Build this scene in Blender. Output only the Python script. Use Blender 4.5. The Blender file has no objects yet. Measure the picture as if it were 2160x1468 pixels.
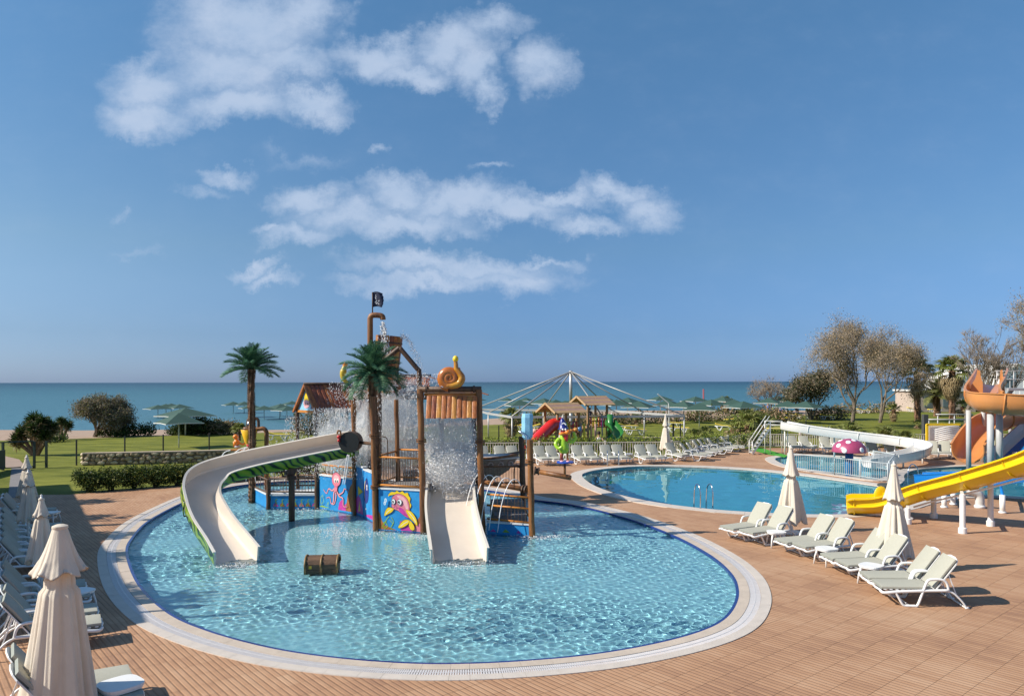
import bpy, math, random
import numpy as np
from mathutils import Vector, Matrix, noise as mnoise
from mathutils.geometry import tessellate_polygon
R = math.radians
rnd = random.Random(7)
rng = np.random.default_rng(7)
scene = bpy.context.scene
COL = scene.collection

# ------------------------------------------------------------------ camera, light, exposure
F, H, HY = 1570.0, 4.6, 805.5          # focal length in photo pixels, eye height, horizon row
cam_data = bpy.data.cameras.new('camera')
cam_data.sensor_width = 36.0
cam_data.lens = 36.0 * F / 2160.0
cam_data.shift_y = (HY - 734.0) / 2160.0
cam_data.clip_start = 0.1
cam_data.clip_end = 60000.0
cam = bpy.data.objects.new('camera', cam_data)
cam.location = (0, 0, H)
cam.rotation_euler = (R(90), R(0.1), 0)
COL.objects.link(cam)
scene.camera = cam

SUN_EL, SUN_AZ = 37.0, 12.0            # light travels towards (cos az, sin az)
sun_data = bpy.data.lights.new('sun', 'SUN')
sun_data.energy = 4.3
sun_data.angle = R(0.53)
sun_data.color = (1.0, 0.92, 0.80)
sun = bpy.data.objects.new('sun', sun_data)
trav = Vector((math.cos(R(SUN_AZ)) * math.cos(R(SUN_EL)), math.sin(R(SUN_AZ)) * math.cos(R(SUN_EL)), -math.sin(R(SUN_EL))))
sun.rotation_euler = trav.to_track_quat('-Z', 'Y').to_euler()
COL.objects.link(sun)

world = bpy.data.worlds.new('World')
scene.world = world
world.use_nodes = True
nt = world.node_tree
nt.nodes.clear()
def wn(t, **k):
    n = nt.nodes.new(t)
    for a, b in k.items(): setattr(n, a, b)
    return n
def wl(a, b): nt.links.new(a, b)
def wmath(op, a, b=None, c=None, clamp=False):
    n = wn('ShaderNodeMath', operation=op, use_clamp=clamp)
    for i, x in enumerate((a, b, c)):
        if x is None: continue
        if isinstance(x, (int, float)): n.inputs[i].default_value = x
        else: wl(x, n.inputs[i])
    return n.outputs[0]
w_out = wn('ShaderNodeOutputWorld'); w_bg = wn('ShaderNodeBackground')
w_bg.inputs['Strength'].default_value = 0.092
wl(w_bg.outputs[0], w_out.inputs[0])
sky = wn('ShaderNodeTexSky', sky_type='NISHITA')
sky.sun_disc = False
sky.sun_elevation = R(SUN_EL)
sky.sun_rotation = math.atan2(-math.cos(R(SUN_AZ)), -math.sin(R(SUN_AZ)))
sky.altitude = 0; sky.air_density = 1.0; sky.dust_density = 0.4; sky.ozone_density = 2.2
tc = wn('ShaderNodeTexCoord')
sp = wn('ShaderNodeSeparateXYZ'); wl(tc.outputs['Generated'], sp.inputs[0])
# haze layer near the horizon tones the sky towards a soft blue
hz = wmath('POWER', wmath('SUBTRACT', 1.0, wmath('ABSOLUTE', sp.outputs[2]), clamp=True), 7.0)
tint = wn('ShaderNodeMixRGB', blend_type='MULTIPLY'); tint.inputs[0].default_value = 1.0
tintc = wn('ShaderNodeValToRGB'); el = tintc.color_ramp.elements
el[0].position = 0.0; el[0].color = (.27, .44, .96, 1); el[1].position = .45; el[1].color = (.55, .83, .94, 1)
for po, co_ in ((.06, (.28, .425, .75, 1)), (.17, (.42, .575, .73, 1))):
    e_ = el.new(po); e_.color = co_
wl(wmath('ABSOLUTE', sp.outputs[2]), tintc.inputs[0])
# paler towards the sun's side, low in the sky
lowm = wmath('MULTIPLY', wmath('MULTIPLY', wmath('MAXIMUM', wmath('MULTIPLY', sp.outputs[0], -1.0), 0.0), wmath('POWER', wmath('SUBTRACT', 1.0, wmath('ABSOLUTE', sp.outputs[2]), clamp=True), 4.0)), wmath('MULTIPLY_ADD', wmath('ABSOLUTE', sp.outputs[2]), 5.0, 0.4, clamp=True))
glow = wn('ShaderNodeCombineXYZ'); wl(wmath('MULTIPLY_ADD', lowm, 1.5, 1.0), glow.inputs[0]); wl(wmath('MULTIPLY_ADD', lowm, 0.75, 1.0), glow.inputs[1]); wl(wmath('MULTIPLY_ADD', lowm, 0.15, 1.0), glow.inputs[2])
t2 = wn('ShaderNodeMixRGB', blend_type='MULTIPLY'); t2.inputs[0].default_value = 1.0; wl(tintc.outputs[0], t2.inputs[1]); wl(glow.outputs[0], t2.inputs[2])
wl(sky.outputs[0], tint.inputs[1]); wl(t2.outputs[0], tint.inputs[2])
# clouds laid out on the sky by direction (x/y, z/y)
yc = wmath('MAXIMUM', sp.outputs[1], 0.05)
cu = wmath('DIVIDE', sp.outputs[0], yc); cv = wmath('DIVIDE', sp.outputs[2], yc)
cmb = wn('ShaderNodeCombineXYZ'); wl(cu, cmb.inputs[0]); wl(cv, cmb.inputs[1])
n1 = wn('ShaderNodeTexNoise'); n1.inputs['Scale'].default_value = 9.0; n1.inputs['Detail'].default_value = 9; n1.inputs['Roughness'].default_value = 0.66
wl(cmb.outputs[0], n1.inputs['Vector'])
vs = wn('ShaderNodeVectorMath', operation='SUBTRACT'); wl(n1.outputs['Color'], vs.inputs[0]); vs.inputs[1].default_value = (0.5, 0.5, 0.5)
vm = wn('ShaderNodeVectorMath', operation='SCALE'); wl(vs.outputs[0], vm.inputs[0]); vm.inputs['Scale'].default_value = 0.13
va = wn('ShaderNodeVectorMath', operation='ADD'); wl(cmb.outputs[0], va.inputs[0]); wl(vm.outputs[0], va.inputs[1])
BLOBS = [(520,50,190,95,1),(470,140,150,80,.95),(330,165,110,62,1),(320,235,110,50,1),(500,225,150,45,1),(660,210,95,38,1),(640,20,90,62,1),(610,125,120,58,.95),
 (800,112,120,45,1),(950,95,95,62,1),(1030,60,85,42,.75),(880,150,90,34,.9),(1005,150,62,55,1),(1035,185,42,40,.9),(1140,150,62,66,.85),
 (475,366,66,22,.7),(430,402,60,18,.45),(803,305,26,18,.5),(640,330,110,22,.3),(1035,358,46,12,.5),
 (650,408,82,38,.95),(740,450,140,45,.85),(850,400,100,45,1),(850,470,170,38,1),(960,430,150,45,1),(1070,440,160,34,1),(1180,415,110,26,.95),(650,496,95,36,1),(580,478,50,16,.8),(1290,388,85,30,.85),(1370,440,66,40,.85),(1335,400,60,34,.8),(1230,470,95,26,.8),
 (545,560,60,17,.75),(570,590,60,17,.7),(290,540,60,16,.3),(255,438,26,14,.3),(880,562,160,30,.85),(1010,572,180,32,.95),(900,604,210,26,.85),(1080,600,140,36,.9),(1150,553,75,16,.7)]
acc = None
for px, py, rx, ry, wgt in BLOBS:
    a = wn('ShaderNodeVectorMath', operation='SUBTRACT'); wl(va.outputs[0], a.inputs[0]); a.inputs[1].default_value = ((px-1080)/F, (HY-py)/F, 0)
    b = wn('ShaderNodeVectorMath', operation='MULTIPLY'); wl(a.outputs[0], b.inputs[0]); b.inputs[1].default_value = (F/(rx*1.34), F/(ry*1.34), 0)
    c = wn('ShaderNodeVectorMath', operation='LENGTH'); wl(b.outputs[0], c.inputs[0])
    d = wmath('MULTIPLY', wmath('SUBTRACT', 1.0, c.outputs['Value'], clamp=True), wgt)
    acc = d if acc is None else wmath('SMOOTH_MAX', acc, d, 0.12)
n2 = wn('ShaderNodeTexNoise'); n2.inputs['Scale'].default_value = 16.0; n2.inputs['Detail'].default_value = 8; n2.inputs['Roughness'].default_value = 0.62
mp = wn('ShaderNodeMapping'); mp.inputs['Scale'].default_value = (0.8, 1.3, 1); wl(cmb.outputs[0], mp.inputs[0]); wl(mp.outputs[0], n2.inputs['Vector'])
dens = wmath('ADD', acc, wmath('MULTIPLY', wmath('SUBTRACT', n2.outputs[0], 0.52), 0.78))
mr = wn('ShaderNodeMapRange', interpolation_type='SMOOTHSTEP'); wl(dens, mr.inputs[0])
mr.inputs[1].default_value = -0.04; mr.inputs[2].default_value = 0.86
gate = wn('ShaderNodeMapRange', interpolation_type='SMOOTHSTEP'); wl(acc, gate.inputs[0]); gate.inputs[1].default_value = 0.03; gate.inputs[2].default_value = 0.22
front = wmath('MULTIPLY', wmath('MULTIPLY', mr.outputs[0], gate.outputs[0]), wmath('GREATER_THAN', sp.outputs[1], 0.06))
# the rest of the sky dome carries the same sparse clouds
zz = wmath('ADD', wmath('ABSOLUTE', sp.outputs[2]), 0.25)
cm2 = wn('ShaderNodeCombineXYZ'); wl(wmath('DIVIDE', sp.outputs[0], zz), cm2.inputs[0]); wl(wmath('DIVIDE', sp.outputs[1], zz), cm2.inputs[1])
n3 = wn('ShaderNodeTexNoise'); n3.inputs['Scale'].default_value = 2.2; n3.inputs['Detail'].default_value = 8; wl(cm2.outputs[0], n3.inputs['Vector'])
mr3 = wn('ShaderNodeMapRange', interpolation_type='SMOOTHSTEP'); wl(n3.outputs[0], mr3.inputs[0]); mr3.inputs[1].default_value = 0.56; mr3.inputs[2].default_value = 0.75
side = wmath('MAXIMUM', wmath('GREATER_THAN', wmath('ABSOLUTE', cu), 0.95), wmath('MAXIMUM', wmath('GREATER_THAN', cv, 0.75), wmath('LESS_THAN', sp.outputs[1], 0.06)))
rest = wmath('MULTIPLY', wmath('MULTIPLY', mr3.outputs[0], side), wmath('GREATER_THAN', sp.outputs[2], 0.02))
cl = wmath('MULTIPLY', wmath('MAXIMUM', front, rest), 0.86)
ccol = wn('ShaderNodeMixRGB'); wl(n2.outputs[0], ccol.inputs[0])
ccol.inputs[1].default_value = (2.7, 3.7, 5.2, 1); ccol.inputs[2].default_value = (4.2, 4.8, 5.9, 1)
cmix = wn('ShaderNodeMixRGB'); wl(cl, cmix.inputs[0]); wl(tint.outputs[0], cmix.inputs[1]); wl(ccol.outputs[0], cmix.inputs[2])
wl(cmix.outputs[0], w_bg.inputs['Color'])

vset = scene.view_settings
vset.view_transform = 'Standard'; vset.look = 'None'; vset.gamma = 1.0; vset.use_curve_mapping = False
vset.exposure = 0.65
scene.cycles.max_bounces = 8; scene.cycles.volume_bounces = 3; scene.cycles.transparent_max_bounces = 24
scene.cycles.use_denoising = True
scene.cycles.caustics_reflective = False; scene.cycles.caustics_refractive = True
sun_data.cycles.is_caustics_light = True

# ------------------------------------------------------------------ coordinates
def P(px, py, d): return Vector(((px-1080)/F*d, d, H-(py-HY)/F*d))
def G(px, py, z=0.0):
    d = F*(H-z)/(py-HY); return Vector(((px-1080)/F*d, d, z))
def D(px, d, z): return Vector(((px-1080)/F*d, d, z))
def smooth(t): t = max(0, min(1, t)); return t*t*(3-2*t)
def gz(x, d):                           # terrain: flat lawn that falls to the sea
    d0 = 60 + 55*smooth((x+25)/45)
    return -1.75*smooth((d-d0)/48)

# ------------------------------------------------------------------ materials
MATS = {}
def M(name, col, rough=0.5, var=0.12, scale=6.0, bump=0.0, bscale=40.0, metal=0.0, spec=0.5, trans=0.0, col2=None, stretch=None, coat=0.0, sss=0.0, detail=5):
    if name in MATS: return MATS[name]
    m = bpy.data.materials.new(name); m.use_nodes = True; t = m.node_tree; b = t.nodes['Principled BSDF']
    L = t.links.new
    co = t.nodes.new('ShaderNodeTexCoord'); src = co.outputs['Object']
    if stretch:
        mpn = t.nodes.new('ShaderNodeMapping'); mpn.inputs['Scale'].default_value = stretch; L(src, mpn.inputs[0]); src = mpn.outputs[0]
    n = t.nodes.new('ShaderNodeTexNoise'); n.inputs['Scale'].default_value = scale; n.inputs['Detail'].default_value = detail; n.inputs['Roughness'].default_value = 0.6; L(src, n.inputs['Vector'])
    r = t.nodes.new('ShaderNodeValToRGB'); r.color_ramp.elements[0].position = 0.3; r.color_ramp.elements[1].position = 0.7
    c2 = col2 if col2 else tuple(min(1, c*(1+var)) for c in col); c1 = col if col2 else tuple(c*(1-var) for c in col)
    r.color_ramp.elements[0].color = (*c1, 1); r.color_ramp.elements[1].color = (*c2, 1)
    L(n.outputs[0], r.inputs[0]); L(r.outputs[0], b.inputs['Base Color'])
    b.inputs['Roughness'].default_value = rough; b.inputs['Metallic'].default_value = metal; b.inputs['Specular IOR Level'].default_value = spec
    b.inputs['Coat Weight'].default_value = coat
    if sss: b.inputs['Subsurface Weight'].default_value = sss; b.inputs['Subsurface Radius'].default_value = (.05, .05, .04)
    if trans:
        tr = t.nodes.new('ShaderNodeBsdfTranslucent'); L(r.outputs[0], tr.inputs[0]); mx = t.nodes.new('ShaderNodeMixShader'); mx.inputs[0].default_value = trans
        L(b.outputs[0], mx.inputs[1]); L(tr.outputs[0], mx.inputs[2]); L(mx.outputs[0], t.nodes['Material Output'].inputs[0])
    if bump:
        n2_ = t.nodes.new('ShaderNodeTexNoise'); n2_.inputs['Scale'].default_value = bscale; n2_.inputs['Detail'].default_value = 4; L(src, n2_.inputs['Vector'])
        bp = t.nodes.new('ShaderNodeBump'); bp.inputs['Strength'].default_value = bump; bp.inputs['Distance'].default_value = 0.02; L(n2_.outputs[0], bp.inputs['Height']); L(bp.outputs[0], b.inputs['Normal'])
    MATS[name] = m
    return m

# ------------------------------------------------------------------ mesh building
class MB:
    def __init__(s): s.v = []; s.f = []; s.m = []
    def add(s, vs, fs, mi=0):
        o = len(s.v); s.v.extend(tuple(p) for p in vs); s.f.extend(tuple(i+o for i in f) for f in fs)
        if isinstance(mi, int): s.m.extend([mi]*len(fs))
        else: s.m.extend(mi)
        return s
    def box(s, c, size, rz=0.0, mi=0, mat=None):
        hx, hy, hz_ = size[0]/2, size[1]/2, size[2]/2
        vs = [Vector((x, y, z)) for z in (-hz_, hz_) for x, y in ((-hx,-hy),(hx,-hy),(hx,hy),(-hx,hy))]
        m_ = mat if mat is not None else Matrix.Rotation(rz, 3, 'Z')
        c = Vector(c)
        return s.add([c + m_ @ v for v in vs], [(3,2,1,0),(4,5,6,7),(0,1,5,4),(1,2,6,5),(2,3,7,6),(3,0,4,7)], mi)
    def bar(s, a, b, w, h, mi=0, up=(0,0,1)):
        a = Vector(a); b = Vector(b); d = (b-a); L_ = d.length; d.normalize()
        side = d.cross(Vector(up));
        if side.length < 1e-4: side = d.cross(Vector((0,1,0)))
        side.normalize(); u = side.cross(d)
        return s.box((a+b)/2, (L_, w, h), mat=Matrix((d, side, u)).transposed(), mi=mi)
    def tube(s, pts, r, n=8, mi=0, cap=True, closed=False):
        pts = [Vector(p) for p in pts]; k = len(pts)
        rs = [r]*k if isinstance(r, (int, float)) else list(r)
        vs = []; u = None
        for i in range(k):
            if closed: t = pts[(i+1) % k] - pts[i-1]
            else: t = pts[min(i+1, k-1)] - pts[max(i-1, 0)]
            if t.length < 1e-9: t = Vector((0,0,1))
            t.normalize()
            if u is None:
                u = t.orthogonal()
                if abs(t.z) < 0.9: u = t.cross(Vector((0,0,1)))
            u = (u - t*u.dot(t))
            if u.length < 1e-6: u = t.orthogonal()
            u.normalize(); w = t.cross(u)
            for j in range(n):
                a = 2*math.pi*j/n
                vs.append(pts[i] + (u*math.cos(a) + w*math.sin(a))*rs[i])
        fs = []
        for i in range(k if closed else k-1):
            i2 = (i+1) % k
            for j in range(n): fs.append((i*n+j, i*n+(j+1)%n, i2*n+(j+1)%n, i2*n+j))
        if cap and not closed: fs += [tuple(range(n))[::-1], tuple((k-1)*n+j for j in range(n))]
        return s.add(vs, fs, mi)
    def lathe(s, prof, n=16, c=(0,0,0), mi=0, mod=None, axis=None, cap=True):
        vs = []; c = Vector(c); rot = Matrix.Identity(3)
        if axis is not None: rot = Vector((0,0,1)).rotation_difference(Vector(axis)).to_matrix()
        for i, (r, z) in enumerate(prof):
            for j in range(n):
                a = 2*math.pi*j/n; rr = r*(mod(a, i, z) if mod else 1)
                vs.append(c + rot @ Vector((rr*math.cos(a), rr*math.sin(a), z)))
        fs = [(i*n+j, i*n+(j+1)%n, (i+1)*n+(j+1)%n, (i+1)*n+j) for i in range(len(prof)-1) for j in range(n)]
        if cap:
            if prof[0][0] > 1e-4: fs.append(tuple(range(n))[::-1])
            if prof[-1][0] > 1e-4: fs.append(tuple((len(prof)-1)*n+j for j in range(n)))
        return s.add(vs, fs, mi)
    def ball(s, c, r, n=12, mi=0, sc=(1,1,1), rz=0):
        k = max(4, n//2); pr = [(math.sin(math.pi*i/k), -math.cos(math.pi*i/k)) for i in range(k+1)]
        c = Vector(c); rs = r
        vs = []
        for a_, z in pr:
            for j in range(n):
                t = 2*math.pi*j/n; p = Vector((a_*math.cos(t)*sc[0], a_*math.sin(t)*sc[1], z*sc[2]))*rs
                if rz: p = Matrix.Rotation(rz, 3, 'Z') @ p
                vs.append(c+p)
        fs = [(i*n+j, i*n+(j+1)%n, (i+1)*n+(j+1)%n, (i+1)*n+j) for i in range(k) for j in range(n)]
        return s.add(vs, fs, mi)
    def prism(s, outline, o, ex, ey, th, mi=0):
        """outline in the plane (ex, ey) at o, thickness th along ex x ey (outwards)"""
        o = Vector(o); ex = Vector(ex); ey = Vector(ey); n = ex.cross(ey).normalized()*th
        k = len(outline); a = [o + ex*x + ey*y for x, y in outline]
        return s.add(a + [p+n for p in a], [tuple(range(k))[::-1], tuple(range(k, 2*k))] + [(i, (i+1)%k, k+(i+1)%k, k+i) for i in range(k)], mi)
    def flat(s, outline, o, ex, ey, off, mi=0):
        o = Vector(o); ex = Vector(ex); ey = Vector(ey); n = ex.cross(ey).normalized()*off
        return s.add([o + ex*x + ey*y + n for x, y in outline], [tuple(range(len(outline)))], mi)
    def ribbon(s, pts, w, o, ex, ey, off, mi=0):
        pts = cr([Vector((x, y, 0)) for x, y in pts], 5); k = len(pts); L_ = []; R_ = []
        ws = [w]*k if isinstance(w, (int, float)) else [w[0]+(w[1]-w[0])*i/(k-1) for i in range(k)]
        for i in range(k):
            t = (pts[min(i+1, k-1)]-pts[max(i-1, 0)]).normalized(); nn = Vector((-t.y, t.x, 0))
            L_.append(pts[i]+nn*ws[i]/2); R_.append(pts[i]-nn*ws[i]/2)
        o = Vector(o); ex = Vector(ex); ey = Vector(ey); n = ex.cross(ey).normalized()*off
        vs = [o+ex*p.x+ey*p.y+n for p in L_] + [o+ex*p.x+ey*p.y+n for p in R_]
        return s.add(vs, [(k+i, k+i+1, i+1, i) for i in range(k-1)], mi)
    def sweep(s, path, sec, mis, ups=None, cap=True):
        """closed section (side, up) swept along path; mis = material per section edge"""
        path = [Vector(p) for p in path]; k = len(path); vs = []
        for i in range(k):
            t = path[min(i+1, k-1)] - path[max(i-1, 0)]; t.normalize()
            sd = t.cross(Vector((0,0,1))).normalized(); up = sd.cross(t).normalized()
            if ups and ups[i]:
                rot = Matrix.Rotation(ups[i], 3, t); sd = rot @ sd; up = rot @ up
            ss = sec(i/(k-1)) if callable(sec) else sec
            for a, b in ss: vs.append(path[i] + sd*a + up*b)
        q = len(sec(0)) if callable(sec) else len(sec)
        fs = []; ms = []
        for i in range(k-1):
            for j in range(q):
                fs.append((i*q+j, i*q+(j+1)%q, (i+1)*q+(j+1)%q, (i+1)*q+j)); ms.append(mis[j])
        if cap: fs += [tuple(range(q))[::-1], tuple((k-1)*q+j for j in range(q))]; ms += [mis[-1]]*2
        return s.add(vs, fs, ms)
    def build(s, name, mats, parent=None, origin=None, smooth=False, auto=None, kind=None, label=None):
        me = bpy.data.meshes.new(name)
        off = origin if origin is not None else (Vector(parent.get('wo', (0,0,0))) if parent is not None else None)
        vs = s.v
        if off is not None and Vector(off).length > 0:
            a = np.array(s.v, dtype=float) - np.array(off); vs = a.tolist()
        me.from_pydata(vs, [], s.f)
        for m_ in (mats if isinstance(mats, (list, tuple)) else [mats]): me.materials.append(m_)
        if max(s.m, default=0) > 0: me.polygons.foreach_set('material_index', s.m)
        if smooth: me.polygons.foreach_set('use_smooth', [True]*len(s.f))
        me.update()
        if smooth and auto: me.set_sharp_from_angle(angle=R(auto))
        o = bpy.data.objects.new(name, me); COL.objects.link(o)
        if parent is not None: o.parent = parent
        elif origin is not None: o.location = origin
        if parent is not None and 'wo' in parent: o['wo'] = list(parent['wo'])
        if kind: o['kind'] = kind
        if label: o['label'] = label
        return o
def cr(pts, n=6, closed=False):
    """Catmull-Rom through the points"""
    pts = [Vector(p) for p in pts]; k = len(pts); out = []
    for i in range(k if closed else k-1):
        if closed: p0, p1, p2, p3 = pts[i-1], pts[i], pts[(i+1)%k], pts[(i+2)%k]
        else: p0, p1, p2, p3 = pts[max(i-1,0)], pts[i], pts[i+1], pts[min(i+2,k-1)]
        for j in range(n):
            t = j/n; out.append(0.5*((2*p1)+(p2-p0)*t+(2*p0-5*p1+4*p2-p3)*t*t+(3*p1-p0-3*p2+p3)*t**3))
    if not closed: out.append(pts[-1])
    return out
def thing(name, label, cat, loc=(0,0,0), rz=0.0, group=None):
    o = bpy.data.objects.new(name, None); COL.objects.link(o); o.empty_display_size = 0.2
    o.location = loc; o.rotation_euler = (0, 0, rz); o['wo'] = list(loc)
    return tag(o, label, cat, group)
def tag(o, label, cat, group=None, kind=None):
    if label: o['label'] = label
    if cat: o['category'] = cat
    if group: o['group'] = group
    if kind: o['kind'] = kind
    return o
def struct(name, mb, mats, parent=None, kind='structure', **k):
    o = mb.build(name, mats, parent, **k)
    if parent is None: o['kind'] = kind
    return o
def dup(root, loc=None, rz=None, label=None, group=None, scale=None):
    kids = {}
    for o in list(root.children): kids[o] = list(o.children)
    r = root.copy(); COL.objects.link(r)
    if loc is not None: r.location = loc
    if rz is not None: r.rotation_euler = (0, 0, rz)
    if scale: r.scale = (scale,)*3 if isinstance(scale, (int, float)) else scale
    if label: r['label'] = label
    if group: r['group'] = group
    for c, gs in kids.items():
        c2 = c.copy(); COL.objects.link(c2); c2.parent = r
        for g in gs:
            g2 = g.copy(); COL.objects.link(g2); g2.parent = c2
    return r
def inst(name, me, parent, loc=(0,0,0), rot=(0,0,0), scale=(1,1,1)):
    o = bpy.data.objects.new(name, me); COL.objects.link(o); o.parent = parent; o.location = loc; o.rotation_euler = rot; o.scale = scale
    return o
ORD = ['first','second','third','fourth','fifth','sixth','seventh','eighth','ninth','tenth','eleventh','twelfth','thirteenth','fourteenth','fifteenth','sixteenth','seventeenth','eighteenth','nineteenth','twentieth']
# ------------------------------------------------------------------ outlines of the pools and the deck
def gpts(l, z=0.0): return [G(x, y, z) for x, y in l]
POOL1 = cr(gpts([(262,1165),(285,1230),(345,1290),(430,1330),(560,1366),(700,1388),(870,1401),(1030,1400),(1200,1388),(1330,1370),(1450,1343),(1522,1314),(1553,1280),(1560,1245),(1545,1210),(1500,1171),(1420,1128),(1320,1091),(1210,1064),(1127,1053),(1060,1038),(980,1027),(900,1019),(800,1014),(700,1012),(600,1014),(500,1023),(430,1040),(375,1062),(310,1097),(275,1132)]), 8, True)
POOL2 = cr(gpts([(1222,1003),(1238,1019),(1270,1034),(1320,1049),(1400,1064),(1500,1076),(1600,1083),(1700,1087),(1790,1087),(1850,1081),(1900,1072),(1950,1058),(2010,1049),(2090,1047),(2180,1052),(2330,1056),(2400,1030),(2380,996),(2280,987),(2160,984),(2060,984),(1975,987),(1925,992),(1902,1002),(1900,1016),(1872,1026),(1800,1017),(1700,1003),(1630,995),(1560,989),(1480,985),(1400,983),(1330,984),(1270,989),(1236,995)]), 7, True)
POOL3 = cr(gpts([(1630,970),(1640,965),(1670,962),(1720,961),(1780,964),(1830,970),(1866,979),(1878,992),(1872,1006),(1850,1013),(1800,1007),(1740,998),(1690,990),(1650,981)]), 6, True)
def offset(poly, w):
    k = len(poly); out = []
    for i in range(k):
        t = (poly[(i+1)%k]-poly[i-1]); t.z = 0; t.normalize(); out.append(poly[i] + Vector((t.y, -t.x, 0))*w)
    return out
def area(p): return sum(p[i-1].x*p[i].y-p[i].x*p[i-1].y for i in range(len(p)))/2
for pl in (POOL1, POOL2, POOL3):
    if area(pl) < 0: pl.reverse()       # counter-clockwise: offset(+w) goes outwards
def inside(x, y, poly):
    c = False; n = len(poly); j = n-1
    for i in range(n):
        a, b = poly[i], poly[j]
        if (a.y > y) != (b.y > y) and x < (b.x-a.x)*(y-a.y)/(b.y-a.y)+a.x: c = not c
        j = i
    return c
def sheet(outer, holes, z):
    mb = MB(); polys = [[Vector((p.x, p.y, 0)) for p in outer]] + [[Vector((p.x, p.y, 0)) for p in h] for h in holes]
    vs = [Vector((p.x, p.y, z)) for pl in polys for p in pl]
    tr = []
    for t in tessellate_polygon(polys):
        a, b, c = (vs[i] for i in t)
        tr.append(tuple(t) if (b-a).cross(c-a).z > 0 else tuple(t)[::-1])
    return mb.add(vs, tr)
DECK = [Vector(p) for p in ((-45,2,0),(50,2,0),(60,52,0),(33,51.5,0),(16.4,51.8,0),(9.6,45.2,0),(-2.3,44.6,0),(-7,40,0),(-12.2,36.2,0),(-14,34,0),(-18.3,30.8,0),(-18.3,30.79,0),(-45,29.5,0))]

# ------------------------------------------------------------------ deck tiles
TA = R(40.3)                            # direction of the cross joints
e1 = Vector((math.cos(TA), math.sin(TA), 0)); e2 = Vector((math.sin(TA), -math.cos(TA), 0))
def deck_material():
    m = bpy.data.materials.new('ribbed_terracotta'); m.use_nodes = True; t = m.node_tree; L = t.links.new; b = t.nodes['Principled BSDF']
    ge = t.nodes.new('ShaderNodeNewGeometry'); mp_ = t.nodes.new('ShaderNodeMapping'); mp_.inputs['Rotation'].default_value = (0, 0, -TA); L(ge.outputs['Position'], mp_.inputs[0])
    s = t.nodes.new('ShaderNodeSeparateXYZ'); L(mp_.outputs[0], s.inputs[0])     # x along joints, y across (ribs run along y)
    def mth(op, a, b_=None, cl=False):
        n = t.nodes.new('ShaderNodeMath'); n.operation = op; n.use_clamp = cl
        for i, x in enumerate((a, b_)):
            if x is None: continue
            if isinstance(x, (int, float)): n.inputs[i].default_value = x
            else: L(x, n.inputs[i])
        return n.outputs[0]
    rib = mth('FRACT', mth('DIVIDE', s.outputs[0], 0.1))
    tri = mth('ABSOLUTE', mth('SUBTRACT', rib, 0.5))              # 0 centre .. 0.5 groove
    groove = mth('MULTIPLY', mth('SUBTRACT', tri, 0.27, True), 5.0, True)
    # a second fine joint every tile of 0.45
    jy = mth('ABSOLUTE', mth('SUBTRACT', mth('FRACT', mth('DIVIDE', s.outputs[1], 0.45)), 0.5))
    joint = mth('MULTIPLY', mth('SUBTRACT', jy, 0.485, True), 66.0, True)
    # tone per tile
    fl = t.nodes.new('ShaderNodeCombineXYZ'); L(mth('FLOOR', mth('DIVIDE', s.outputs[0], 0.1)), fl.inputs[0]); L(mth('FLOOR', mth('DIVIDE', s.outputs[1], 0.45)), fl.inputs[1])
    wnz = t.nodes.new('ShaderNodeTexWhiteNoise'); wnz.noise_dimensions = '2D'; L(fl.outputs[0], wnz.inputs['Vector'])
    nz = t.nodes.new('ShaderNodeTexNoise'); nz.inputs['Scale'].default_value = 0.55; nz.inputs['Detail'].default_value = 6; L(mp_.outputs[0], nz.inputs['Vector'])
    mp2 = t.nodes.new('ShaderNodeMapping'); mp2.inputs['Scale'].default_value = (9, 1.1, 9); L(mp_.outputs[0], mp2.inputs[0])
    nz2 = t.nodes.new('ShaderNodeTexNoise'); nz2.inputs['Scale'].default_value = 3.0; nz2.inputs['Detail'].default_value = 7; nz2.inputs['Roughness'].default_value = .65; L(mp2.outputs[0], nz2.inputs['Vector'])
    k = mth('ADD', mth('ADD', mth('MULTIPLY', wnz.outputs[0], 0.16), mth('MULTIPLY', nz.outputs[0], 0.72)), mth('MULTIPLY', nz2.outputs[0], 0.42))
    rp = t.nodes.new('ShaderNodeValToRGB'); el = rp.color_ramp.elements; el[0].position = .32; el[0].color = (.25, .135, .085, 1); el[1].position = .95; el[1].color = (.53, .345, .22, 1)
    e = el.new(.62); e.color = (.41, .235, .136, 1); L(k, rp.inputs[0])
    dk = t.nodes.new('ShaderNodeMixRGB'); dk.blend_type = 'MULTIPLY'; L(mth('ADD', mth('MULTIPLY', groove, 0.55), mth('MULTIPLY', joint, 0.34), True), dk.inputs[0]); L(rp.outputs[0], dk.inputs[1]); dk.inputs[2].default_value = (.56, .49, .43, 1)  # shade of the rib profile painted into the grooves; joints just darker
    L(dk.outputs[0], b.inputs['Base Color']); b.inputs['Roughness'].default_value = .72; b.inputs['Specular IOR Level'].default_value = .3
    bp = t.nodes.new('ShaderNodeBump'); bp.inputs['Strength'].default_value = .9; bp.inputs['Distance'].default_value = .007
    hh = mth('SUBTRACT', mth('MULTIPLY', nz2.outputs[0], .35), mth('ADD', groove, joint)); L(hh, bp.inputs['Height']); L(bp.outputs[0], b.inputs['Normal'])
    return m
m_deck = deck_material()
m_joint = M('dark_joint_mortar', (.16, .10, .07), .9, .2, 8)
C1o, C2o, C3o = offset(POOL1, .62), offset(POOL2, .48), offset(POOL3, .48)
C1i, C2i, C3i = offset(POOL1, .45), offset(POOL2, .35), offset(POOL3, .33)
deck = struct('pool_deck', sheet(DECK, [offset(POOL1, .12), offset(POOL2, .1), offset(POOL3, .1)], -0.022), [m_deck])
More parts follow.
